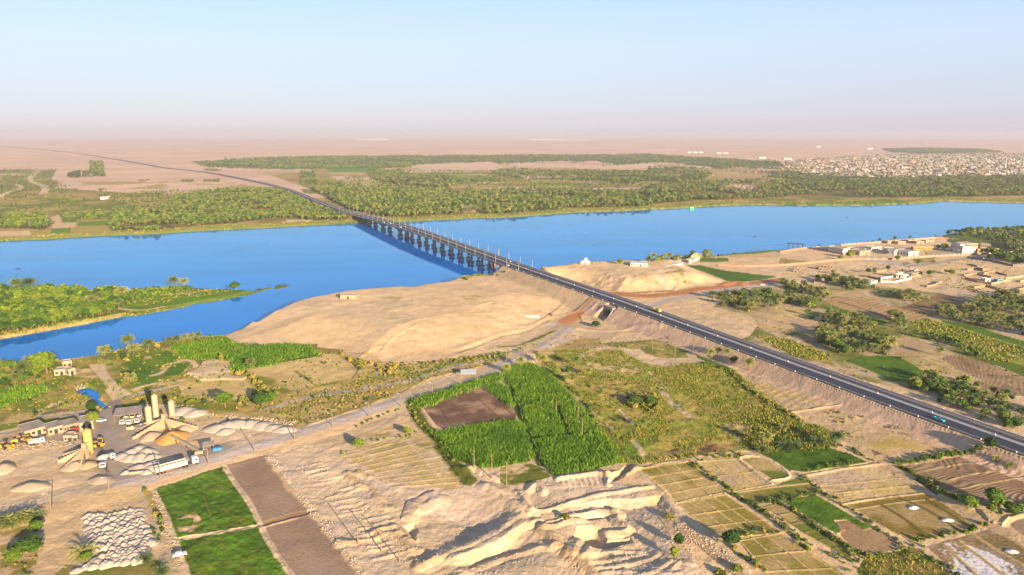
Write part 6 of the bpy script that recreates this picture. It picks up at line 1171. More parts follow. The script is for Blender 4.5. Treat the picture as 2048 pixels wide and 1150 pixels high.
def p_palm(seed, nf, segs=4, leaflets=True, trunk=.62, spread=.40):
    rng = np.random.default_rng(seed); t = G(); c = G(); lean = rng.random(2)*.06-.03
    t.add(*tube([(0, 0, -.03), (lean[0]*.3, lean[1]*.3, trunk*.35), (lean[0], lean[1], trunk)], (.034, .026, .026), 6)); top = np.array([lean[0], lean[1], trunk])
    for i in range(nf):
        a = i*2.399+rng.random()*.4; el = 1.35-1.75*(i/nf)+rng.random()*.2; L_ = spread*(.85+.3*rng.random()); d = np.array([math.cos(a), math.sin(a)]); sd = np.array([-d[1], d[0], 0]); pts = []; x = 0; z = 0; e = el
        for k in range(segs+1):
            pts.append(top+np.array([d[0]*x, d[1]*x, z])); x += L_/segs*math.cos(e); z += L_/segs*math.sin(e); e -= (.95+.25*rng.random())/segs*1.5
        w = .055
        for k in range(segs):
            p, q = pts[k], pts[k+1]; w0 = w*(.5+1.1*math.sin(math.pi*min(1, (k+.3)/segs))); w1 = w*(.5+1.1*math.sin(math.pi*min(1, (k+1.3)/segs)))*(k < segs-1)
            dr = np.array([0, 0, -.034])
            if leaflets:
                n = 3
                for m in range(n):
                    u0 = p+(q-p)*m/n; u1 = p+(q-p)*(m+.75)/n; tip = p+(q-p)*(m+1.3)/n
                    for s in (-1, 1): c.add([u0, u1, tip+sd*s*w1*1.8+dr*2.2+(sd*s*w0*.4 if k == segs-1 else 0)], [(0, 1, 2)], float(.3+.7*rng.random()))
            else:
                lf = float(.3+.7*rng.random()); c.add([p, q, q+sd*w1*1.6+dr, p+sd*w0*1.6+dr, q-sd*w1*1.6+dr, p-sd*w0*1.6+dr], [(0, 1, 2, 3), (0, 5, 4, 1)], lf)
    v, f = blob(top+np.array([0, 0, -.01]), (.05, .05, .05), rng, 6, 4); c.add(v, f, .1); return t.done(), c.done()
def p_shrub(seed, ncard, size, lobes=4, tall=.75):
    rng = np.random.default_rng(seed); c = G(); per = ncard//lobes
    for k in range(lobes):
        a = rng.random()*6.28; rr = .38*rng.random() if k else 0; r = .26+.14*rng.random(); ce = np.array([rr*math.cos(a), rr*math.sin(a), r*.7]); rad = np.array([r, r, r*tall+.1])
        v, f = blob(ce, rad*.85, rng, 7, 4, .2); c.add(v, f, list(.1+.5*rng.random(len(f)))); d = sphere_pts(per, rng); d[:, 2] = np.abs(d[:, 2])*1.2-.2; c.q(quads(ce+d*rad*(.85+.35*rng.random(per))[:, None], size, rng, .8), .2+.8*rng.random(per))
    return None, c.done()
def p_tuft(seed, n, spread=.5, w=.10, lean=.35):
    rng = np.random.default_rng(seed); c = G()
    for i in range(n):
        a = rng.random()*6.28; o = np.array([rng.normal()*spread*.5, rng.normal()*spread*.5, -.02]); h = .65+.4*rng.random(); d = np.array([math.cos(a), math.sin(a), 0]); s = np.array([-d[1], d[0], 0])*w*.5
        m = o+np.array([0, 0, h*.62])+d*lean*.3; tip = o+np.array([0, 0, h*(.85+.15*rng.random())])+d*lean*(.6+.5*rng.random())
        c.add([o-s, o+s, m+s*1.1, m-s*1.1, tip], [(0, 1, 2, 3), (3, 2, 4)], float(.2+.8*rng.random()))
    return None, c.done()
PR = {'tree': dict(hi=[p_tree(s, 420, .085, 6) for s in (1, 2, 3, 4)], lo=[p_tree(s, 60, .17, 4, nu=6, nv=4) for s in (5, 6, 7, 8)], mat=LEAF, name='leafy_tree'),
      'palm': dict(hi=[p_palm(s, 46, 4, True, .62, .46) for s in (1, 2, 3)]+[p_palm(9, 46, 4, True, .35, .6)], lo=[p_palm(s, 16, 3, False, .6, .46) for s in (4, 5, 6)], mat=PALMM, name='palm_tree'),
      'bushpalm': dict(hi=[p_palm(s, 46, 4, True, .12, .75) for s in (11, 12)], lo=[p_palm(s, 11, 3, False, .1, .75) for s in (14, 15)], mat=PALMM, name='bushy_palm'),
      'shrub': dict(hi=[p_shrub(s, 160, .16) for s in (1, 2, 3)], lo=[p_shrub(s, 28, .3, 3) for s in (4, 5, 6)], mat=SHRM, name='shrub'),
      'gshrub': dict(hi=[p_shrub(s, 160, .15) for s in (21, 22, 23)], lo=[p_shrub(s, 28, .3, 3) for s in (24, 25)], mat=LEAF, name='green_bush'),
      'cane': dict(hi=[], lo=[p_tuft(s, 16, .8, .09, .5) for s in (1, 2, 3, 4)], mat=CANEM, name='sugar_cane'),
      'grass': dict(hi=[], lo=[p_tuft(s, 12, 1.3, .2, .6) for s in (5, 6, 7, 12)], mat=GRSM, name='rough_grass'),
      'reed': dict(hi=[], lo=[p_tuft(s, 9, 1.0, .22, .5) for s in (8, 9)], mat=GRSM, name='reeds')}
INST = {k: [] for k in PR}
def put(kind, x, y, h, label=None, group=None, pri=0, w=1.0): INST[kind].append((float(x), float(y), float(h), float(w), label, group, pri))
def area(P): return .5*abs(sum(P[i][0]*P[(i+1) % len(P)][1]-P[(i+1) % len(P)][0]*P[i][1] for i in range(len(P))))
HWL = lambda x, y: abs((x-RA[0])*RN[0]+(y-RA[1])*RN[1]) < 17 and -420 < (x-RA[0])*RD[0]+(y-RA[1])*RD[1] < 1200
def zone(kinds, k, s, per, h0, h1, where, noise=0, z=3.0, thr=.47, w=(.85, 1.2)):
    """plant an area: kinds = {kind: share}; per = square metres for each plant"""
    W_ = np.array([gnd(a, b, z) for a, b in (pl(k, s) if isinstance(s, str) else s)]); n = int(area(W_)/per); ks = list(kinds); ws = [kinds[a] for a in ks]
    x = RNG.uniform(W_[:, 0].min(), W_[:, 0].max(), n*6); y = RNG.uniform(W_[:, 1].min(), W_[:, 1].max(), n*6)
    bb = (W_[:, 0].max()-W_[:, 0].min())*(W_[:, 1].max()-W_[:, 1].min()); m = int(min(n*6, bb/per)); x = x[:m]; y = y[:m]; ok = inpoly(x, y, W_)
    if noise: ok &= fbm(x, y, noise, 3, 66) > thr
    x = x[ok]; y = y[ok]; d = pdist(x, y, FARROADS) if len(x) and y.max() > 1300 else np.full(len(x), 99.)
    for a, b, dd in zip(x, y, d):
        if dd < 17 or HWL(a, b): continue
        kd = random.choices(ks, ws)[0]; sc = {'palm': 1.0, 'tree': .85, 'shrub': .35, 'gshrub': .4, 'bushpalm': .6, 'cane': 1, 'grass': 1, 'reed': 1}[kd] if len(ks) > 1 else 1
        put(kd, a, b, random.uniform(h0, h1)*sc, where, where, 0, random.uniform(*w))
def hedge(kinds, k, s, step, wd, h0, h1, where, z=3.0):
    P = np.array([gnd(a, b, z) for a, b in pl(k, s)]); ks = list(kinds); ws = [kinds[a] for a in ks]
    for i in range(len(P)-1):
        L_ = np.linalg.norm(P[i+1]-P[i]); n = max(1, int(L_/step))
        for j in range(n):
            q = P[i]+(P[i+1]-P[i])*(j+random.random())/n+np.array([random.gauss(0, wd), random.gauss(0, wd)])*.5; kd = random.choices(ks, ws)[0]
            if not HWL(*q): put(kd, q[0], q[1], random.uniform(h0, h1)*{'palm': 1.3, 'tree': 1.3, 'bushpalm': 1.0}.get(kd, .8), where, where)
def one(kind, k, x, y, h, label, w=1.0, z=3.0):
    p = pt(k, x, y); q = gnd(p[0], p[1], z); put(kind, q[0], q[1], h, label, None, 1, w)
# ---- single trees and palms one can point to
for x, y, h, l in [(190, 602, 15, 'tall thin palm at the far left of the island skyline'), (335, 606, 16, 'tall leaning palm second from left on the island skyline'), (985, 560, 17, 'tallest shaggy palm rising above the island trees'), (1422, 562, 13, 'palm above the island trees just left of the banana rows'), (2000, 552, 13, 'lone palm standing over the banana rows on the island'), (2120, 552, 11, 'second lone palm over the banana rows, right of the first'), (1075, 785, 13, 'pale palm in the middle of the island, trunk visible'), (1400, 690, 14, 'tall pale palm near the right side of the island grove'), (1370, 782, 9, 'broad pale palm low on the island bank'), (850, 912, 7, 'small bright palm at the island grove edge'), (1120, 740, 12, 'pale palm beside the one with visible trunk on the island')]: one('palm', 'X', x, y, h, l, 1.15, 1.5)
for k, x, y, h, w, l in [('X', 1290, 545, 11, 1.4, 'large round tree on the island skyline right of centre'), ('X', 540, 600, 10, 1.4, 'wide greyish tree on the island skyline left of centre'), ('A', 1510, 130, 9, 1.4, 'round bushy tree at the tip of the island, left of two'), ('A', 1600, 128, 11, 1.4, 'round bushy tree at the tip of the island, right of two'), ('A', 1390, 100, 6, 1, 'small round tree near the tip of the island'),
        ('S', 600, 425, 15, 1.15, 'very large round green tree left of the tan house by the channel'), ('S', 1190, 900, 5.5, 1.3, 'dark shaded tree at the corner of the small pond'), ('Y', 950, 560, 7.5, 1.0, 'bright green tree beside the right workshop'), ('T', 1440, 1000, 10, 1.1, 'bright yellow-green tree between the silos and the dry fields, left of two'), ('T', 1865, 990, 10, 1.0, 'bright yellow-green tree between the silos and the dry fields, right of two'), ('T', 1960, 960, 7, 1.1, 'low rounded tree right of the bright pair'),
        ('J', 45, 840, 7.5, 1.0, 'rounded dark green tree at the left corner of the bottom plots'), ('J', 1838, 560, 8.5, 1.0, 'rounded green tree on the edge of the ploughed field, right of the dirt track'), ('J', 1665, 570, 6, 1.3, 'wide bushy tree beside the dirt track and the ploughed field'), ('J', 1820, 170, 6.5, .95, 'compact round tree beside the highway end of the ploughed field'), ('J', 1825, 605, 4, 1.2, 'low bush-like tree below the rounded tree by the track'), ('J', 1960, 600, 5, 1.5, 'spreading tree near the right edge beside the track'),
        ('J', 1735, 185, 4.0, 1.1, 'small round bush tree at the end of the hedge by the highway'), ('L', 600, 605, 5, 1.6, 'spreading dark shrub tree on the sand below the underpass'), ('L', 790, 112, 6.5, 1.1, 'lone leafy tree on the bluff between the shrine and the shed'), ('D', 1005, 865, 5, 1.1, 'dark round bush at the field corner beside the burnt plot'), ('D', 690, 945, 5.5, 1.2, 'round bush tree at the top left corner of the terraced dry plot'),
        ('M', 690, 275, 11, 1.1, 'large bright green tree inside the left of the compound'), ('M', 590, 290, 6, 1.3, 'low green tree at the left corner of the compound'), ('M', 1150, 300, 7, 1.1, 'yellow-green tree in front of the bright white hall'), ('M', 1050, 235, 6, 1.0, 'tree between the white blocks of the compound'), ('M', 1350, 335, 5.5, .9, 'small yellow-green tree on the open ground before the compound'), ('M', 1605, 200, 10, 1.0, 'tall dark tree left of the tall main block'), ('M', 1535, 190, 7, 1.0, 'dark tree beside the ochre wall of the compound'), ('M', 1430, 250, 5, .8, 'small tree in the compound courtyard'),
        ('M', 1055, 390, 6, 1.0, 'round tree on open ground behind the white house, left one'), ('M', 860, 420, 6, 1.0, 'bright bush tree behind the mud yard, left of pair'), ('M', 915, 415, 5.5, 1.0, 'bright bush tree behind the mud yard, right of pair'), ('M', 370, 485, 6, 1.0, 'round tree left of the palm hedge, first of three'), ('M', 420, 480, 5.5, .9, 'round tree left of the palm hedge, second of three'), ('M', 470, 480, 5, .9, 'round tree left of the palm hedge, third of three'), ('M', 515, 428, 5.5, .9, 'small tree beside the ruined huts on the sand'),
        ('N', 940, 365, 7, 1.0, 'bright round tree beside the tiny white house'), ('N', 1190, 350, 6.5, 1.2, 'bright leafy tree right of the tiny white house'), ('N', 1820, 210, 12, 1.3, 'large dark tree behind the gate road wall'), ('N', 1640, 165, 7, 1.0, 'yellow-green tree at the gate corner'), ('N', 1130, 330, 4.5, 1.0, 'small tree between the two bright trees in the village'),
        ('F', 435, 470, 4.5, 1.0, 'bright yellow-green bush tree at the edge of the tall cane, upper one'), ('F', 415, 515, 4, 1.0, 'bright yellow-green bush tree at the edge of the tall cane, lower one'), ('F', 360, 480, 5.5, 1.0, 'leafy tree between the palms behind the cane'), ('F', 1500, 405, 6, 1.0, 'leafy tree between the palms at the foot of the highway bank'), ('F', 880, 670, 5, 1.8, 'dark thicket in the middle of the rough pasture, left half'), ('F', 960, 665, 5, 1.8, 'dark thicket in the middle of the rough pasture, right half'),
        ('B', 240, 870, 4.5, 1.2, 'green bush tree at the end of the palm row at bottom left'), ('B', 170, 1010, 6, 1.7, 'wide yellow-green tree in the bottom left corner'), ('U', 915, 1000, 4, 1.1, 'green bush at the foot of the lone palm beside the heaps'), ('U', 160, 1000, 5, 1.4, 'green tree low in the bottom left corner'), ('K', 1510, 640, 4.6, 1.0, 'grey-green tree in the quarry, upper of two'), ('K', 1478, 735, 4.2, .9, 'grey-green tree in the quarry, lower of two')]: one('tree', k, x, y, h, l, w)
for k, x, y, h, l in [('S', 435, 420, 13, 'tall pale palm left of the very large round tree'), ('S', 285, 500, 12, 'broad palm in the thicket at the left edge by the channel'), ('T', 330, 330, 11, 'tallest pale palm of the pair on the channel bank above the clover'), ('T', 390, 420, 10, 'lower palm of the pair on the channel bank above the clover'), ('T', 560, 350, 9, 'small palm on the bank right of the palm pair'), ('T', 350, 740, 8, 'palm at the left edge of the smooth clover field'), ('T', 1735, 560, 7.5, 'small palm between the cane and the tan field'), ('T', 60, 440, 10, 'large palm clump top left of the clover field'),
        ('F', 40, 470, 7, 'palm at the top corner of the tall cane, left one'), ('F', 130, 430, 8, 'palm at the top corner of the tall cane, right one'), ('F', 275, 420, 8, 'leaning palm behind the tall cane'), ('F', 480, 425, 8, 'palm standing alone on the straw plot behind the cane'), ('F', 560, 490, 6.5, 'small palm at the end of the straw plot behind the cane'), ('F', 905, 820, 6, 'pale drooping palm in the rough pasture'), ('F', 1340, 380, 8, 'shaggy palm at the foot of the highway bank, left one'), ('F', 1390, 355, 7, 'palm behind the shaggy one at the foot of the highway bank'), ('F', 1447, 365, 6.5, 'slim palm at the foot of the highway bank, middle one'), ('F', 1590, 450, 9, 'broad palm at the foot of the highway bank, right one'),
        ('J', 755, 150, 9, 'broad golden palm at the corner of the dark green field'), ('J', 640, 130, 7, 'palm left of the broad golden one by the dark green field'), ('J', 275, 150, 8, 'palm in the shaded ditch left of the dark green field'), ('J', 250, 185, 6, 'lower palm in the shaded ditch left of the dark green field'), ('J', 400, 165, 7, 'palm in the shaded ditch, middle one'), ('J', 470, 160, 6.5, 'palm in the shaded ditch, nearest the dark green field'), ('J', 1390, 400, 4.5, 'young palm beside the dark ditch, upper one'), ('J', 1435, 415, 4.5, 'young palm beside the dark ditch, lower one'), ('J', 1855, 235, 3.5, 'tiny palm in the ploughed field, left'), ('J', 1950, 275, 3.5, 'tiny palm in the ploughed field, right'),
        ('H', 560, 905, 10, 'front palm of the dense clump beside the highway, leftmost'), ('H', 770, 960, 10, 'front palm of the dense clump beside the highway, centre'), ('H', 970, 960, 13, 'tall leaning palm at the right of the dense clump'), ('H', 1320, 985, 7.5, 'lone palm on the tan field right of the dense clump'), ('H', 1205, 1150, 8, 'palm at the near end of the orchard by the highway'), ('H', 1350, 130, 12, 'tall palm group leader on the right river bank'),
        ('R', 820, 815, 10, 'fan palm at the water below the bridge, left one'), ('R', 1035, 800, 9, 'fan palm at the water below the bridge, second'), ('R', 1160, 790, 10, 'fan palm near the bridge bushes'), ('U', 885, 960, 7.5, 'lone broad palm beside the dumped gravel heaps'), ('U', 1525, 1000, 4.5, 'small palm below the dumped gravel heaps'), ('U', 1690, 1130, 4.5, 'small palm at the bottom edge beside the narrow track'), ('L', 1010, 108, 9, 'palm behind the long white shed'), ('L', 1470, 60, 9, 'palm above the green field on the bluff')]: one('palm' if not (k in 'UJ' and h < 7.6) else 'bushpalm', k, x, y, h, l, 1.1, 3.0 if k != 'R' else 2)
for i in range(7): one('bushpalm', 'U', -20+i*62+random.uniform(-10, 10), 650-i*14+random.uniform(-12, 12), 6.5, ['leftmost', 'second', 'third', 'middle', 'fifth', 'sixth', 'rightmost'][i]+' palm of the short dense palm row at bottom left', 1.0)
for k, x, y, h, w, l in [('K', 640, 435, 2.4, 1.3, 'round yellow-green bush on the quarry ledge'), ('K', 1435, 438, 2.6, 1.4, 'round yellow-green bush by the right quarry wall'), ('K', 880, 645, 1.9, 1.3, 'small golden bush in the middle of the quarry'), ('K', 1950, 830, 3.0, 1.4, 'grey-green bush at the right corner of the quarry'), ('K', 1830, 872, 2.8, 1.6, 'golden bush at the bottom edge of the quarry'), ('K', 1800, 620, 1.6, .6, 'dry orange twig bush on the quarry rim'), ('B', 925, 620, 2.6, .8, 'dry bush at the start of the narrow track'), ('T', 1400, 450, 6, .35, 'standing dead stump overgrown with dry leaves')]: one('shrub', k, x, y, h, l, w)
zone({'shrub': 1, 'gshrub': .6, 'tree': .08}, 'P', NLB, 15, 1.0, 3.8, 'scattered bush of the near left bank', noise=25, thr=.44)
zone({'shrub': 1, 'gshrub': .8, 'bushpalm': .15}, 'P', RB, 70, 1.0, 3.2, 'scattered bush among the right bank plots', noise=30)
# ---- groves and thickets
GR = {'palm': .55, 'tree': .4, 'shrub': .2}
zone({'tree': 1}, 'P', [(-350, 592), (0, 584), (150, 584), (240, 586), (250, 600), (235, 622), (150, 642), (60, 660), (0, 668), (-350, 690)], 26, 6.5, 9.5, 'rounded green tree in the dense grove on the river island', z=1.5, w=(1.0, 1.3))
zone({'gshrub': 1}, 'X', '1480,520 2012,510 2300,500 2280,540 2000,620 1700,650 1500,700', 9, 2.5, 3.8, 'leafy banana plant in the rows on the island', z=1.5, w=(.8, 1.0)); zone({'shrub': .6, 'gshrub': .4}, 'X', '1350,700 1500,700 1800,640 2012,600 2500,560 2700,560 2750,580 2100,690 1700,750 1450,790', 11, 2, 4, 'bush on the right part of the island', z=1.2)
zone({'reed': 1}, 'A', '-100,410 0,405 250,370 500,330 750,290 870,270 1050,245 1050,260 870,296 750,305 500,355 250,400 0,440 -100,450', 5, .8, 1.6, 'reeds', z=.8); zone({'reed': 1}, 'A', '1050,240 1300,200 1500,165 1600,150 1640,150 1450,190 1060,262', 7, .6, 1.3, 'reeds', z=.8)
zone({'palm': .5, 'tree': .9, 'shrub': .2}, 'Q', '640,640 620,600 700,545 950,505 1000,455 1200,405 1450,398 1650,400 1760,440 1990,540 1995,572 1800,575 1640,568 1400,585 1100,612 900,640', 40, 5.5, 10, 'tree or palm of the far bank grove left of the bridge', z=2, noise=60, thr=.41)
zone({'tree': .8, 'palm': .2}, 'Q', '-300,565 0,560 140,552 260,556 300,605 240,635 190,625 40,622 -300,640', 40, 6, 10, 'tree of the small dark grove at the far left bank', z=2); zone({'tree': .8, 'palm': .1}, 'Q', '345,548 520,540 700,540 660,572 450,582 360,572', 42, 4, 7, 'tree in the low row behind the flat green field', z=2)
zone(GR, 'Q', '560,425 700,425 1000,410 1250,400 1000,455 950,500 700,540 520,535 350,540 700,500 600,450', 170, 4, 7, 'scattered tree on the far left plain', z=2); zone({'tree': .5, 'shrub': .8}, 'Q', '-200,440 300,430 560,440 500,530 0,545 -200,545', 260, 3, 6, 'scattered bush on the far left plain', z=2)
zone({'palm': .75, 'tree': .75, 'shrub': .1}, 'W', '60,395 300,388 700,400 1000,415 1300,405 2012,415 2012,500 1650,510 1560,505 1300,535 1150,545 1000,535 880,545 600,560 500,560 280,520', 58, 4.5, 12, 'tree or palm of the far bank grove right of the bridge', z=2, noise=70, thr=.41)
zone({'palm': .8, 'tree': .7, 'shrub': .1}, 'V', '-10,345 300,352 520,380 760,350 1100,348 1600,335 2048,318 2600,300 2600,405 2048,415 1400,425 1000,420 620,430 250,440 0,460', 75, 4.5, 12, 'tree or palm of the far bank grove upstream', z=2, noise=90, thr=.41)
zone({'palm': 1, 'tree': 1}, 'W', '640,290 1100,295 1650,345 2012,350 2012,400 1300,395 700,395 620,380 300,385 90,385 0,370', 420, 5, 8, 'scattered tree behind the far bank grove', z=2)
for _k, _P in FB[:-1]: zone({'palm': 1, 'tree': 1}, 'P', pl(_k, _P), 330, 6, 11, 'tree or palm of the distant grove belt', z=2, w=(1.2, 1.8), noise=120)
zone({'palm': 1, 'tree': 1}, 'Q', '515,240 592,240 607,325 520,330', 160, 7, 11, 'tree of the distant square plantation'); zone({'tree': 1}, 'V', '1270,160 1500,154 1800,160 1940,178 1500,184 1330,176', 500, 7, 11, 'tree of the distant grove behind the town', w=(1.6, 2.4))
zone({'tree': .5, 'palm': .3, 'shrub': .4}, 'Q', '0,285 215,285 325,288 300,345 450,398 440,420 0,440', 260, 3, 6, 'scattered tree on the far left plain')
zone({'tree': 1}, 'P', TPOLY, 2600, 5, 9, 'tree standing among the houses of the far town', w=(1.2, 1.8))
hedge({'palm': 1, 'tree': .4}, 'W', '300,380 640,378 800,395 1000,400', 14, 6, 6, 9, 'scattered tree behind the far bank grove', 2)
zone({'reed': 1}, 'P', [(a, b-1) for a, b, c in FAR[2:-1]]+[(a, b-6) for a, b, c in FAR[2:-1]][::-1], 40, 1.2, 2.6, 'reeds', z=.8, w=(2, 3)); zone({'shrub': 1, 'gshrub': .5}, 'P', [(a, b-3) for a, b, c in FAR[6:-8]]+[(a, b-9) for a, b, c in FAR[6:-8]][::-1], 200, 3, 6, 'bush on the far shore', z=.8)
# near left bank
zone({'tree': .8, 'palm': .15, 'gshrub': .4}, 'S', '-200,320 0,290 180,330 350,360 450,400 500,520 380,590 100,600 -200,640', 26, 5, 9, 'tree in the thicket left of the tan house')
zone({'shrub': .6, 'gshrub': .5}, 'S', '480,480 700,470 960,480 1280,500 1390,600 1200,570 1000,580 920,640 1150,760 1100,880 780,860 600,860 250,870 0,900 0,640 350,600', 14, 1.5, 3.6, 'low bush around the small pond'); zone({'cane': 1}, 'S', '-300,680 200,610 580,590 600,680 380,720 230,800 0,860 -300,900', 4, 1.6, 2.6, 'cane', w=(1.2, 1.6))
zone({'gshrub': .5, 'tree': .3, 'shrub': .4}, 'T', '0,360 120,340 200,370 300,400 420,430 280,500 340,620 420,700 400,800 300,800 250,640 130,560 20,500', 22, 3, 6.5, 'bushy growth left of the clover field'); zone({'gshrub': .5, 'shrub': .6}, 'T', '420,330 560,330 760,290 800,330 560,400 400,430', 22, 3, 5.5, 'bushy growth on the bank above the clover field')
for i in range(9): one('bushpalm' if i % 2 else 'palm', 'T', 800+i*42, 285-i*7+random.uniform(-5, 5), 7 if i % 2 == 0 else 5.5, ['first', 'second', 'third', 'fourth', 'fifth', 'sixth', 'seventh', 'eighth', 'ninth'][i]+' palm from the left in the pale palm row on the channel bank', 1.0)
hedge({'gshrub': 1, 'shrub': .5}, 'T', '650,300 760,300', 6, 2, 4, 6, 'small trees left of the pale palm row'); hedge({'gshrub': 1, 'shrub': 1}, 'T', '1160,230 1250,215 1400,175 1560,120 1700,60 1830,0', 5, 2, 1.5, 3, 'bushes on the channel bank below the sand hill', 1)
for i in range(4): one('bushpalm', 'T', 1500+i*35, 375-i*4, 4.5, ['first', 'second', 'third', 'fourth'][i]+' palm of the low clump by the dead stump', 1); one('bushpalm', 'T', 1680+i*40, 310-i*2, 4.5, ['first', 'second', 'third', 'fourth'][i]+' palm of the clump at the foot of the sand hill', 1)
zone({'cane': 1}, 'T', '800,295 1000,280 1400,215 1560,280 1680,300 1440,440 1200,460 1050,440 950,420', 3.0, 1.8, 2.8, 'cane', w=(1.2, 1.6)); zone({'cane': 1}, 'T', '1440,470 1560,400 1700,330 2012,290 2012,510 1700,560 1560,600 1500,580 1560,480', 3.0, 1.8, 2.8, 'cane', w=(1.2, 1.6)); zone({'cane': 1}, 'D', '60,320 180,285 340,290 440,345 260,380 60,410', 3.0, 1.8, 2.8, 'cane', w=(1.2, 1.6))
hedge({'shrub': 1}, 'T', '600,600 700,560 800,490 940,430 1000,420', 3, 1.5, 1.2, 2.4, 'low bush between the small plots'); hedge({'shrub': 1, 'gshrub': .3}, 'T', '680,690 840,660 1000,650 1140,700', 3.5, 2, 1.2, 2.5, 'low bush between the small plots')
hedge({'shrub': 1, 'gshrub': .5}, 'T', '220,940 420,900 640,880 760,900 1000,900 1300,960 1500,1000 1760,960 2012,930', 3, 5, 1.5, 3.6, 'bush in the belt behind the silos'); hedge({'shrub': 1}, 'T', '1600,600 1700,640 1780,700 1830,780 1850,860 1960,780', 3, 4, 2, 4.5, 'ochre bush between the two dry fields'); hedge({'gshrub': 1, 'shrub': 1}, 'T', '1560,930 1700,910 1840,900 2012,850', 3, 3, 2, 4, 'bush along the near edge of the dry fields')
zone({'shrub': .8, 'gshrub': .25}, 'D', '-80,650 240,595 640,530 720,450 830,420 1300,370 1620,330 1650,380 1500,420 1160,500 960,590 700,700 400,790 300,800 160,740 0,690', 9, 1.4, 4.2, 'ochre bush in the scrub belt along the dirt road'); zone({'shrub': 1}, 'D', '570,335 680,360 860,430 960,400 900,470 760,480 650,420', 16, 1.5, 3.5, 'dark bush at the foot of the sand hill')
hedge({'shrub': 1, 'gshrub': .4}, 'D', '430,345 560,335 600,325', 3, 2, 1, 2, 'dark bush at the foot of the sand hill'); zone({'shrub': 1}, 'D', '900,430 1300,380 1620,330 1850,250 1900,260 1650,350 1300,400 950,460', 45, 1, 2.2, 'small bush on the bank below the sand hill'); hedge({'gshrub': 1}, 'D', '670,815 780,760 900,720 960,700', 1.5, 1.5, 1, 1.8, 'green bush strip between the two dirt roads')
hedge({'shrub': 1, 'gshrub': 1}, 'D', '560,1000 680,930 800,900 950,880 1060,850 1140,840', 3, 1.5, 1, 2.4, 'bush on the edge of the terraced plot'); hedge({'gshrub': 1, 'shrub': .7}, 'D', '1030,650 1060,740 1110,800 1160,850 1250,960 1300,1040', 2.0, 3, 1.2, 2.6, 'bush between the burnt plot and the cane')
zone({'cane': 1}, 'D', '1040,640 1590,478 1610,510 1500,545 1120,690 1060,690', 2.2, 1.5, 2.6, 'cane', w=(1, 1.4)); zone({'cane': 1}, 'D', '1540,500 1640,560 1700,690 1660,680 1500,560', 2.5, 1.5, 2.4, 'cane', w=(1, 1.4))
zone({'cane': 1}, 'P', CN1, 1.2, 1.1, 2.3, 'cane', w=(.9, 1.3))
CN2W = wpoly(CN2); n0 = len(INST['cane']); zone({'cane': 1}, 'P', CN2, 1.2, 1.2, 2.4, 'cane', w=(.9, 1.3))
gaps = [wpoly(pl('F', s)) for s in ('60,560 110,690 190,880 260,1050', '205,885 430,862 640,860', '350,640 400,780 432,860', '110,690 280,640 470,632')]
keep = INST['cane'][:n0]; xs = np.array([i[0] for i in INST['cane'][n0:]]); ys = np.array([i[1] for i in INST['cane'][n0:]]); dm = np.minimum.reduce([pdist(xs, ys, g) for g in gaps]); INST['cane'] = keep+[i for i, d in zip(INST['cane'][n0:], dm) if d > 1.9]
zone({'grass': 1}, 'P', RG, 2.2, .35, 1.0, 'grass', noise=9, w=(1, 1.6)); zone({'shrub': .5, 'gshrub': .6}, 'P', RG, 60, 1.0, 2.6, 'bush in the rough pasture'); zone({'shrub': .7, 'gshrub': .5}, 'F', '640,490 800,490 980,560 1040,640 900,620 700,590', 14, 1.5, 3.2, 'bush in the rough pasture'); zone({'shrub': .8, 'gshrub': .3}, 'F', '980,440 1300,405 1480,445 1760,640 1500,640 1250,640 1100,560', 13, 1.0, 2.4, 'ochre bush in the upper pasture'); zone({'shrub': .8}, 'F', '800,620 1000,600 1060,680 1020,720 840,720', 14, 2, 4, 'bush in the thicket of the pasture')
zone({'shrub': 1, 'gshrub': .2}, 'F', '250,300 460,210 620,250 860,240 1080,235 1240,300 1180,340 940,300 660,310 300,330', 20, 1.2, 3.2, 'dry bush at the foot of the highway bank'); hedge({'gshrub': 1, 'bushpalm': .4}, 'F', '230,330 330,430 450,560 560,690 640,820', 3.2, 2, 1.5, 3, 'bush along the right edge of the tall cane'); hedge({'gshrub': .8, 'shrub': .6}, 'F', '460,560 620,560 700,620 740,760', 6, 5, 1.5, 3, 'bush in the rough pasture')
hedge({'shrub': 1, 'gshrub': 1}, 'F', '1300,400 1480,460 1570,560 1700,640 1917,770', 2.4, 2, 1.2, 2.4, 'bush along the straw field edge'); zone({'shrub': .6, 'gshrub': .6, 'palm': .12}, 'F', '1500,870 1700,860 1917,800 1950,900 1700,960 1560,960', 18, 2, 5, 'dark bush in the shaded ditch by the green field'); hedge({'gshrub': 1, 'shrub': .6}, 'F', '1020,1020 1200,1000 1300,1005 1430,1010 1560,985', 3, 2.5, 1.4, 2.8, 'bush along the ditch above the bottom plots')
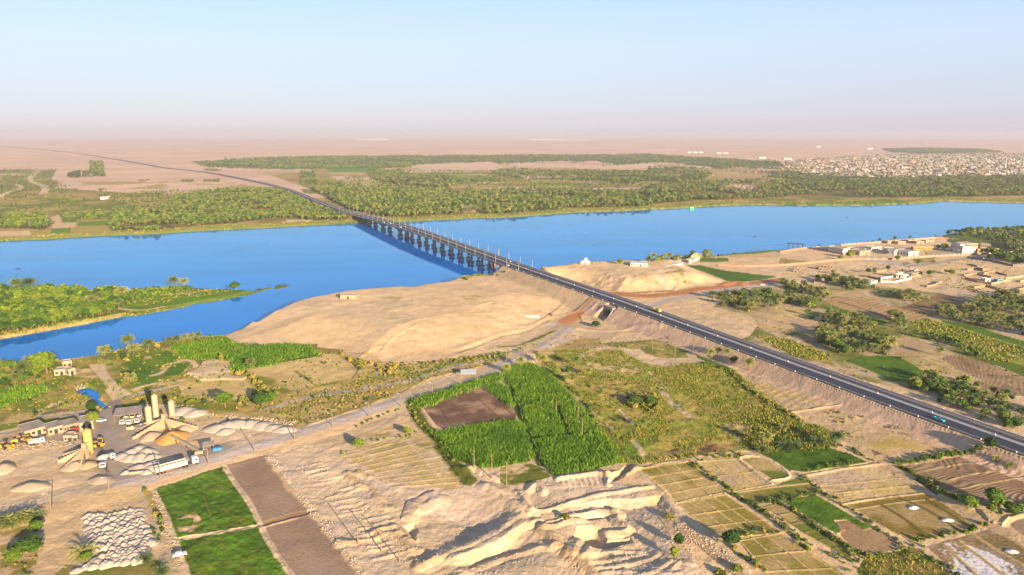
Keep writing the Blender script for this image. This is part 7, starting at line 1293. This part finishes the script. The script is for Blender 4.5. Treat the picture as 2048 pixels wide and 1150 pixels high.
# bottom right hedges
HB = 'bush or young palm in the hedges between the bottom plots'
for s in ['1235,425 1330,510 1480,620 1560,680', '1610,690 1740,790 1900,930 1990,1000', '1500,985 1600,1060 1720,1150', '1530,910 1660,880 1790,870', '1610,690 1780,675 1917,655', '1430,400 1550,385']: hedge({'gshrub': 1, 'shrub': .5, 'bushpalm': .35}, 'G', s, 1.7, 1.5, 1.1, 2.8, HB)
for s in ['20,430 60,470 120,520 200,560', '180,545 350,520 500,490 640,470', '390,530 560,660 760,800 960,900 1020,920', '200,560 380,660 470,740 600,830', '510,350 640,440 720,490 810,545', '810,550 1000,680 1160,790 1230,850', '1290,800 1450,770 1600,740 1800,690', '1150,260 1250,310 1400,410 1530,480 1600,520', '1340,840 1420,900 1560,1000 1640,1050', '850,160 980,240 1030,250','560,310 760,280 910,265','270,185 450,175 700,150 830,140']: hedge({'gshrub': 1, 'shrub': .5, 'bushpalm': .35}, 'J', s, 1.6, 1.6, 1.1, 2.9, HB)
zone({'gshrub': .7, 'shrub': .3, 'bushpalm': .35}, 'J', '650,880 800,870 960,900 1200,840 1300,810 1300,870 1200,940 1050,960 900,1000 800,1000', 9, 1.6, 3.4, 'bush in the thick hedge junction at the bottom right'); zone({'gshrub': 1, 'shrub': .5}, 'J', '950,950 1300,900 1500,960 1640,1060 1100,1060', 16, .8, 2, 'bush in the bottom right scrub'); zone({'grass': 1}, 'J', '900,900 1300,860 1640,1060 1000,1060', 4, .5, 1.2, 'grass')
hedge({'gshrub': 1, 'bushpalm': .6}, 'J', '1180,265 1290,250 1400,240', 1.6, 1.6, 2.6, 3.6, 'shrub in the bushy hedge beside the ploughed field'); hedge({'gshrub': 1, 'bushpalm': .3}, 'J', '1350,235 1500,215 1620,190 1700,165', 1.3, 1.8, 2.6, 3.8, 'shrub in the bushy hedge beside the ploughed field'); hedge({'gshrub': 1, 'shrub': .3}, 'J', '1900,600 1960,590 2048,560 2200,540', 2, 2, 2, 4, 'bush at the right picture edge by the track')
zone({'shrub': .8, 'gshrub': .3}, 'I', '660,650 820,680 830,720 760,740 680,700', 9, 1.6, 3, 'grey bush on the shaded sand below the highway bank'); zone({'shrub': .8, 'gshrub': .4}, 'I', '950,620 1050,600 1150,670 1140,700 1060,680 960,650', 8, 1.6, 3.2, 'grey bush on the shaded sand below the highway bank'); zone({'shrub': 1}, 'I', '520,500 800,540 940,610 1000,700 800,700 560,580', 60, .8, 2, 'grey bush on the shaded sand below the highway bank'); zone({'grass': 1}, 'I', '0,560 200,560 500,620 660,760 560,780 300,790 100,815 0,760', 3, .8, 1.8, 'grass')
# bottom left scrub
zone({'gshrub': .6, 'shrub': .6}, 'U', '-50,900 100,950 380,930 400,1080 330,1180 -50,1200', 12, 1.5, 3.6, 'bush in the bottom left corner'); zone({'shrub': .6, 'gshrub': .6}, 'U', '560,1110 700,1060 740,1100 640,1180', 10, 1, 2.2, 'bush at the bottom edge below the heaps'); zone({'shrub': 1}, 'U', '400,880 500,770 560,840 500,920', 16, .8, 1.6, 'dry scrub on the sand at bottom left'); hedge({'gshrub': 1}, 'U', '1590,650 1640,760 1660,820', 1.5, .8, 1, 1.8, 'bush beside the narrow track'); hedge({'gshrub': 1, 'shrub': .6}, 'U', '1650,480 1690,580 1725,680', 2, 1.5, 1.5, 3, 'bush on the clover side of the narrow track')
# far side of the highway
PG = {'palm': .8, 'bushpalm': .3, 'shrub': .25, 'tree': .12}
for s, per, w_ in [('0,545 160,560 240,620 120,650 0,680 -250,620 -280,580', 24, 'palm of the first palm grove right of the highway'), ('200,470 330,490 560,560 580,590 480,570 300,530 210,500', 20, 'palm of the long row in the palm groves'), ('230,560 380,590 510,610 490,640 420,660 250,610', 20, 'palm of the row above the straw plot'), ('480,440 700,460 850,510 860,530 700,520 560,490', 20, 'palm of the hedge by the blue-walled house'), ('380,700 520,690 650,700 860,760 900,800 700,800 500,760 400,740', 26, 'palm among the narrow green fields'), ('980,700 1060,720 1100,800 1080,810 960,780', 24, 'palm at the corner of the yellow-green pasture'),
                   ('470,820 620,800 760,840 900,870 990,900 960,980 800,960 640,980 560,920 470,890', 17, 'palm of the dense clump beside the highway'), ('960,540 1100,560 1250,575 1220,600 1100,610 980,570', 30, 'palm of the row behind the dark ploughed field'), ('1480,660 1560,600 1760,540 1850,560 2100,600 2500,680 2500,760 1910,700 1700,680 1520,690', 24, 'palm of the dark grove at the right edge'), ('1290,650 1480,670 1700,680 1910,740 2400,820 2400,900 1910,860 1700,790 1500,760 1320,700', 32, 'palm of the grove behind the long green strip'),
                   ('1290,90 1400,100 1480,70 1700,60 1910,80 2600,60 2600,330 1910,310 1850,250 1700,190 1560,150 1400,140 1300,130', 60, 'palm or tree on the right river bank')]: zone(PG if 'right river' not in w_ else {'palm': .6, 'tree': .6}, 'H', s, per, 5, 9, w_, z=3)
zone({'tree': .9, 'palm': .15}, 'H', '1650,260 1700,270 1850,300 2100,290 2500,300 2400,340 1850,345 1700,300', 45, 8, 12, 'large dark tree behind the gate road wall at the right')
zone({'tree': .45, 'palm': .4, 'gshrub': .3}, 'I', '1130,330 1250,270 1350,250 1500,290 1640,330 1750,400 1900,440 2100,520 2200,640 1969,640 1900,640 1750,610 1600,560 1450,490 1300,420 1150,380', 22, 4.5, 7.5, 'tree or palm of the orchard strip along the highway')
zone({'tree': .6, 'palm': .2, 'gshrub': .5}, 'H', '1060,770 1130,800 1250,830 1340,840 1500,900 1640,960 1640,1010 1560,1000 1430,930 1320,890 1180,850 1090,830', 24, 3.5, 6.5, 'tree of the row through the yellow-green pasture'); zone({'grass': 1}, 'H', '1120,740 1240,725 1500,800 1910,940 1910,1040 1640,1010 1330,880', 9, .6, 1.6, 'grass', w=(1.2, 2)); zone({'gshrub': 1, 'shrub': .6}, 'H', '1200,730 1500,780 1910,900 2200,960 2200,1040 1910,1000 1600,900', 70, 1.5, 3.5, 'bush dotted over the right pasture')
zone({'grass': 1}, 'H', '60,845 280,870 500,960 560,1010 400,1000 200,930', 5, .8, 1.6, 'grass', w=(1, 1.6)); hedge({'shrub': 1, 'gshrub': .5}, 'H', '80,860 300,920 460,950 560,980 640,1050 780,1090 860,1110', 4, 4, 1.2, 2.6, 'bush on the verge beyond the highway'); hedge({'shrub': 1, 'palm': .2}, 'H', '880,540 1000,560 1100,600 1250,580', 5, 4, 2, 4, 'bush by the dark ploughed field'); hedge({'shrub': 1, 'gshrub': .6}, 'H', '1050,1000 1200,1030 1380,1120', 5, 4, 1.2, 2.6, 'bush on the plots beyond the highway'); hedge({'shrub': 1}, 'L', '1250,560 1400,590 1600,640 1700,700', 12, 8, 1, 2, 'dry bush on the sand beyond the highway')
zone({'shrub': .9, 'gshrub': .4}, 'H', '300,400 500,370 1000,340 1500,300 1910,330 1910,540 1500,520 1000,520 500,500', 85, 1.5, 4.2, 'dry bush on the village ground'); zone({'shrub': 1}, 'H', '1420,490 1600,510 1700,540 1600,550 1430,510', 30, 1, 2, 'dry bush on the village ground'); zone({'shrub': 1, 'gshrub': .2}, 'L', '1130,170 1290,140 1300,230 1400,270 1240,250', 16, 1.4, 3, 'dry bush in the gully of the sand bluff', z=8)
# near shore, both sides of the bridge
zone({'tree': .6, 'palm': .5, 'gshrub': .4}, 'V', '-10,770 0,755 160,745 350,735 360,745 180,765 60,785', 60, 5, 9, 'tree or palm on the bluff by the water'); hedge({'gshrub': 1, 'tree': .4, 'palm': .5}, 'V', '0,765 160,752 350,742', 7, 6, 6, 9, 'tree or palm on the bluff by the water', 5)
hedge({'gshrub': 1, 'tree': .25, 'palm': .15}, 'V', '350,742 560,715 770,698 860,690 1050,680 1300,655 1560,636', 9, 4, 2.5, 5, 'bush on the river edge behind the compound', 2); hedge({'gshrub': 1, 'shrub': .6}, 'R', '1200,780 1290,745 1400,735 1560,715 1640,700', 3.5, 4, 2.5, 4.5, 'dense bush on the bank under the bridge', 3); hedge({'gshrub': 1, 'shrub': .6}, 'R', '680,855 740,850 800,850 920,835', 4, 3, 1.8, 3, 'bush at the water below the bridge', 4); hedge({'gshrub': 1}, 'R', '480,855 560,850', 5, 2, 1.5, 2.2, 'bush at the water below the bridge', 5); hedge({'gshrub': 1, 'shrub': .5}, 'L', '90,135 200,130 330,122', 5, 2, 2, 3.2, 'bush on the shore right of the bridge', 6)
# ------------------------------------------------------------------ build: nearest as individuals, the rest as one mass of each kind
def pmesh(name, g, mat, leaf=True):
    v, l, s, lf = g; return npmesh(name, v, l, [mat], None, {'leaf': ('FACE', 'FLOAT', lf)} if leaf else None, False, s)
CAT = {'tree': 'tree', 'palm': 'palm', 'bushpalm': 'palm', 'shrub': 'shrub', 'gshrub': 'bush'}
STUFF = {'tree': 'mass of smaller green trees in the groves and along the far bank', 'palm': 'mass of smaller palms in the groves and along the far bank', 'bushpalm': 'smaller low palms in hedges and groves', 'shrub': 'dry ochre scrub scattered over both banks', 'gshrub': 'low green bushes in hedges and along the shores', 'cane': 'tall bright green sugar cane standing in blocks', 'grass': 'rough yellow-green grass tufts of the pasture', 'reed': 'reeds fringing the river shores'}
TINTR = {'tree': (.0, .95), 'palm': (0, .95)}
for kind, L_ in INST.items():
    if not L_: continue
    pr = PR[kind]; A = np.array([[i[0], i[1], i[2], i[3]] for i in L_]); Zg = gz(A[:, 0], A[:, 1]); pri = np.array([i[6] for i in L_])
    px_, py_ = proj(A[:, 0], A[:, 1], Zg); dist = np.sqrt(A[:, 0]**2+A[:, 1]**2+CAMH**2); vis_ = (px_ > -10) & (px_ < 2058) & (py_ < 1165); okw = (Zg > -.3); score = A[:, 2]/dist*(vis_)+pri*10; score = np.where(okw, score, -1)
    order = np.argsort(-score); nind = 0 if not pr['hi'] else min(298, int((score > .0001).sum())); ind = order[:nind]; rest = order[nind:]; rest = rest[okw[rest]]
    if nind:
        ms = [(pmesh('trunk', t, BARK, False) if t is not None else None, pmesh('crown' if t is not None else pr['name'], c, pr['mat'])) for t, c in pr['hi']]
        GX = {}
        for q in ind:
            if not L_[q][6]: GX.setdefault(L_[q][5], []).append((px_[q], py_[q]))
        GQ = {g: (np.percentile([a[0] for a in v_], [0, 20, 40, 60, 80, 100]), np.percentile([a[1] for a in v_], [0, 25, 50, 75, 100])) for g, v_ in GX.items()}
        for q in ind:
            x, y, h, w, lab, grp, _p = L_[q]; v = 3 if (kind == 'palm' and h < 6 and not _p) else random.randrange(min(3, len(ms))) if kind in ('palm',) else random.randrange(len(ms)); tr, cr = ms[v]; loc = (x, y, float(Zg[q])); rz = random.uniform(0, 6.28)
            if tr is None: o = bpy.data.objects.new(pr['name'], cr); C0.collection.objects.link(o)
            else:
                o = bpy.data.objects.new(pr['name'], None); o.empty_display_size = .2; C0.collection.objects.link(o)
                for nm, me in (('trunk', tr), ('crown', cr)): c_ = bpy.data.objects.new(nm, me); C0.collection.objects.link(c_); c_.parent = o
            o.location = loc; o.rotation_euler = (random.uniform(-.05, .05), random.uniform(-.05, .05), rz); o.scale = (h*w, h*w, h)
            cat = CAT[kind]
            if _p: tag(o, lab, cat)
            else:
                lab2 = lab.replace('tree or palm', cat).replace('palm or tree', cat)
                lab2 = lab2.replace('bush or young palm', 'bush')
                mt = re.match(r'^(.*?)\b(trees?|palms?|bush(?:es)?|shrubs?|scrub|growth)\b', lab2)
                if mt: lab2 = cat+lab2[mt.end():] if mt.group(2).rstrip('s') != cat else lab2
                for wd in ('leafy ', 'green '): lab2 = lab2.replace(wd+'tree', 'tree') if kind == 'tree' and wd == 'leafy ' else lab2
                sz = 'taller' if h > {'tree': 7, 'palm': 7.2, 'bushpalm': 3, 'shrub': 2.4, 'gshrub': 2.6}[kind] else 'smaller'
                lab2 = sz+' '+{'tree': 'leafy', 'palm': 'feathery', 'bushpalm': 'low stemless', 'shrub': 'dry ochre', 'gshrub': 'green'}[kind]+' '+lab2; gx, gy = GQ[grp]; ci = int(np.clip(np.searchsorted(gx, px_[q])-1, 0, 4)); ri = int(np.clip(np.searchsorted(gy, py_[q])-1, 0, 3)); few = len(GX[grp]) < 12
                pos = (['back ', 'upper ', 'lower ', 'front '][ri] if not few else ['back ', 'back ', 'front ', 'front '][ri])+(['far left', 'left', 'middle', 'right', 'far right'][ci])
                tag(o, ' '.join((lab2+', '+pos+' part').split()[:16]) if len((lab2+pos).split()) <= 15 else ' '.join((pos+' '+lab2).split()[:16]), cat, lab2)
    if len(rest) == 0: continue
    V_ = []; Lo = []; Sz = []; Lf = []; Tn = []; Mi = []; base = 0; rr = np.random.default_rng(3)
    variants = rr.integers(0, len(pr['lo']), len(rest))
    for vi, (t, c) in enumerate(pr['lo']):
        sel = rest[variants == vi]
        if len(sel) == 0: continue
        parts = [(c, 0)]+([(t, 1)] if t is not None else [])
        for (v, l, s, lf), mi in parts:
            if mi == 1: sel2 = sel[dist[sel] < 1500]
            else: sel2 = sel
            n = len(sel2)
            if n == 0: continue
            a = rr.random(n)*6.28; ca, sa = np.cos(a)[:, None], np.sin(a)[:, None]; h = A[sel2, 2][:, None]; w = (A[sel2, 2]*A[sel2, 3])[:, None]
            x = (v[None, :, 0]*ca-v[None, :, 1]*sa)*w+A[sel2, 0][:, None]; y = (v[None, :, 0]*sa+v[None, :, 1]*ca)*w+A[sel2, 1][:, None]; z = v[None, :, 2]*h+Zg[sel2][:, None]
            V_.append(np.stack([x, y, z], -1).reshape(-1, 3)); Lo.append((l[None]+(np.arange(n)*len(v))[:, None]+base).ravel()); base += n*len(v); Sz.append(np.tile(s, n)); Lf.append(np.tile(lf, n) if mi == 0 else np.zeros(n*len(s)))
            lo_, hi_ = TINTR.get(kind, (0, .95)); tn = lo_+(hi_-lo_)*np.clip(.5+1.5*(fbm(A[sel2, 0], A[sel2, 1], 45, 3, 7)-.5)+1.0*(rr.random(n)-.5), 0, .99); Tn.append(np.repeat(tn, len(s))); Mi.append(np.full(n*len(s), mi))
    me = npmesh(pr['name']+'_mass', np.vstack(V_), np.concatenate(Lo), [pr['mat'], BARK], np.concatenate(Mi), {'leaf': ('FACE', 'FLOAT', np.concatenate(Lf)), 'tint': ('FACE', 'FLOAT', np.concatenate(Tn))}, False, np.concatenate(Sz))
    o = link(bpy.data.objects.new(pr['name']+('s' if kind not in ('reed', 'cane', 'grass') else ''), me)); tag(o, STUFF[kind], {'cane': 'sugar cane', 'grass': 'grass', 'reed': 'reeds', 'tree': 'trees', 'palm': 'palms', 'bushpalm': 'palms', 'shrub': 'scrub', 'gshrub': 'bushes'}[kind], kind='stuff')
    print(kind, len(L_), 'rest', len(rest), 'faces', len(me.polygons))

# ------------------------------------------------------------------ haze
def build_haze():
    b = MB(); b.box(-60000, 60000, -3000, 60000, -230, 175)
    m = bpy.data.materials.new('haze'); m.use_nodes = True; N = m.node_tree.nodes; N.clear(); o = N.new('ShaderNodeOutputMaterial'); v = N.new('ShaderNodeVolumePrincipled')
    v.inputs['Color'].default_value = (.60, .58, .64, 1); v.inputs['Density'].default_value = HAZE; v.inputs['Anisotropy'].default_value = 0.0
    m.node_tree.links.new(v.outputs[0], o.inputs['Volume']); h = b.obj('haze', m); tag(h, 'pale dusty air over the whole valley', 'haze', kind='stuff')
HAZE = 0.000075
build_haze()
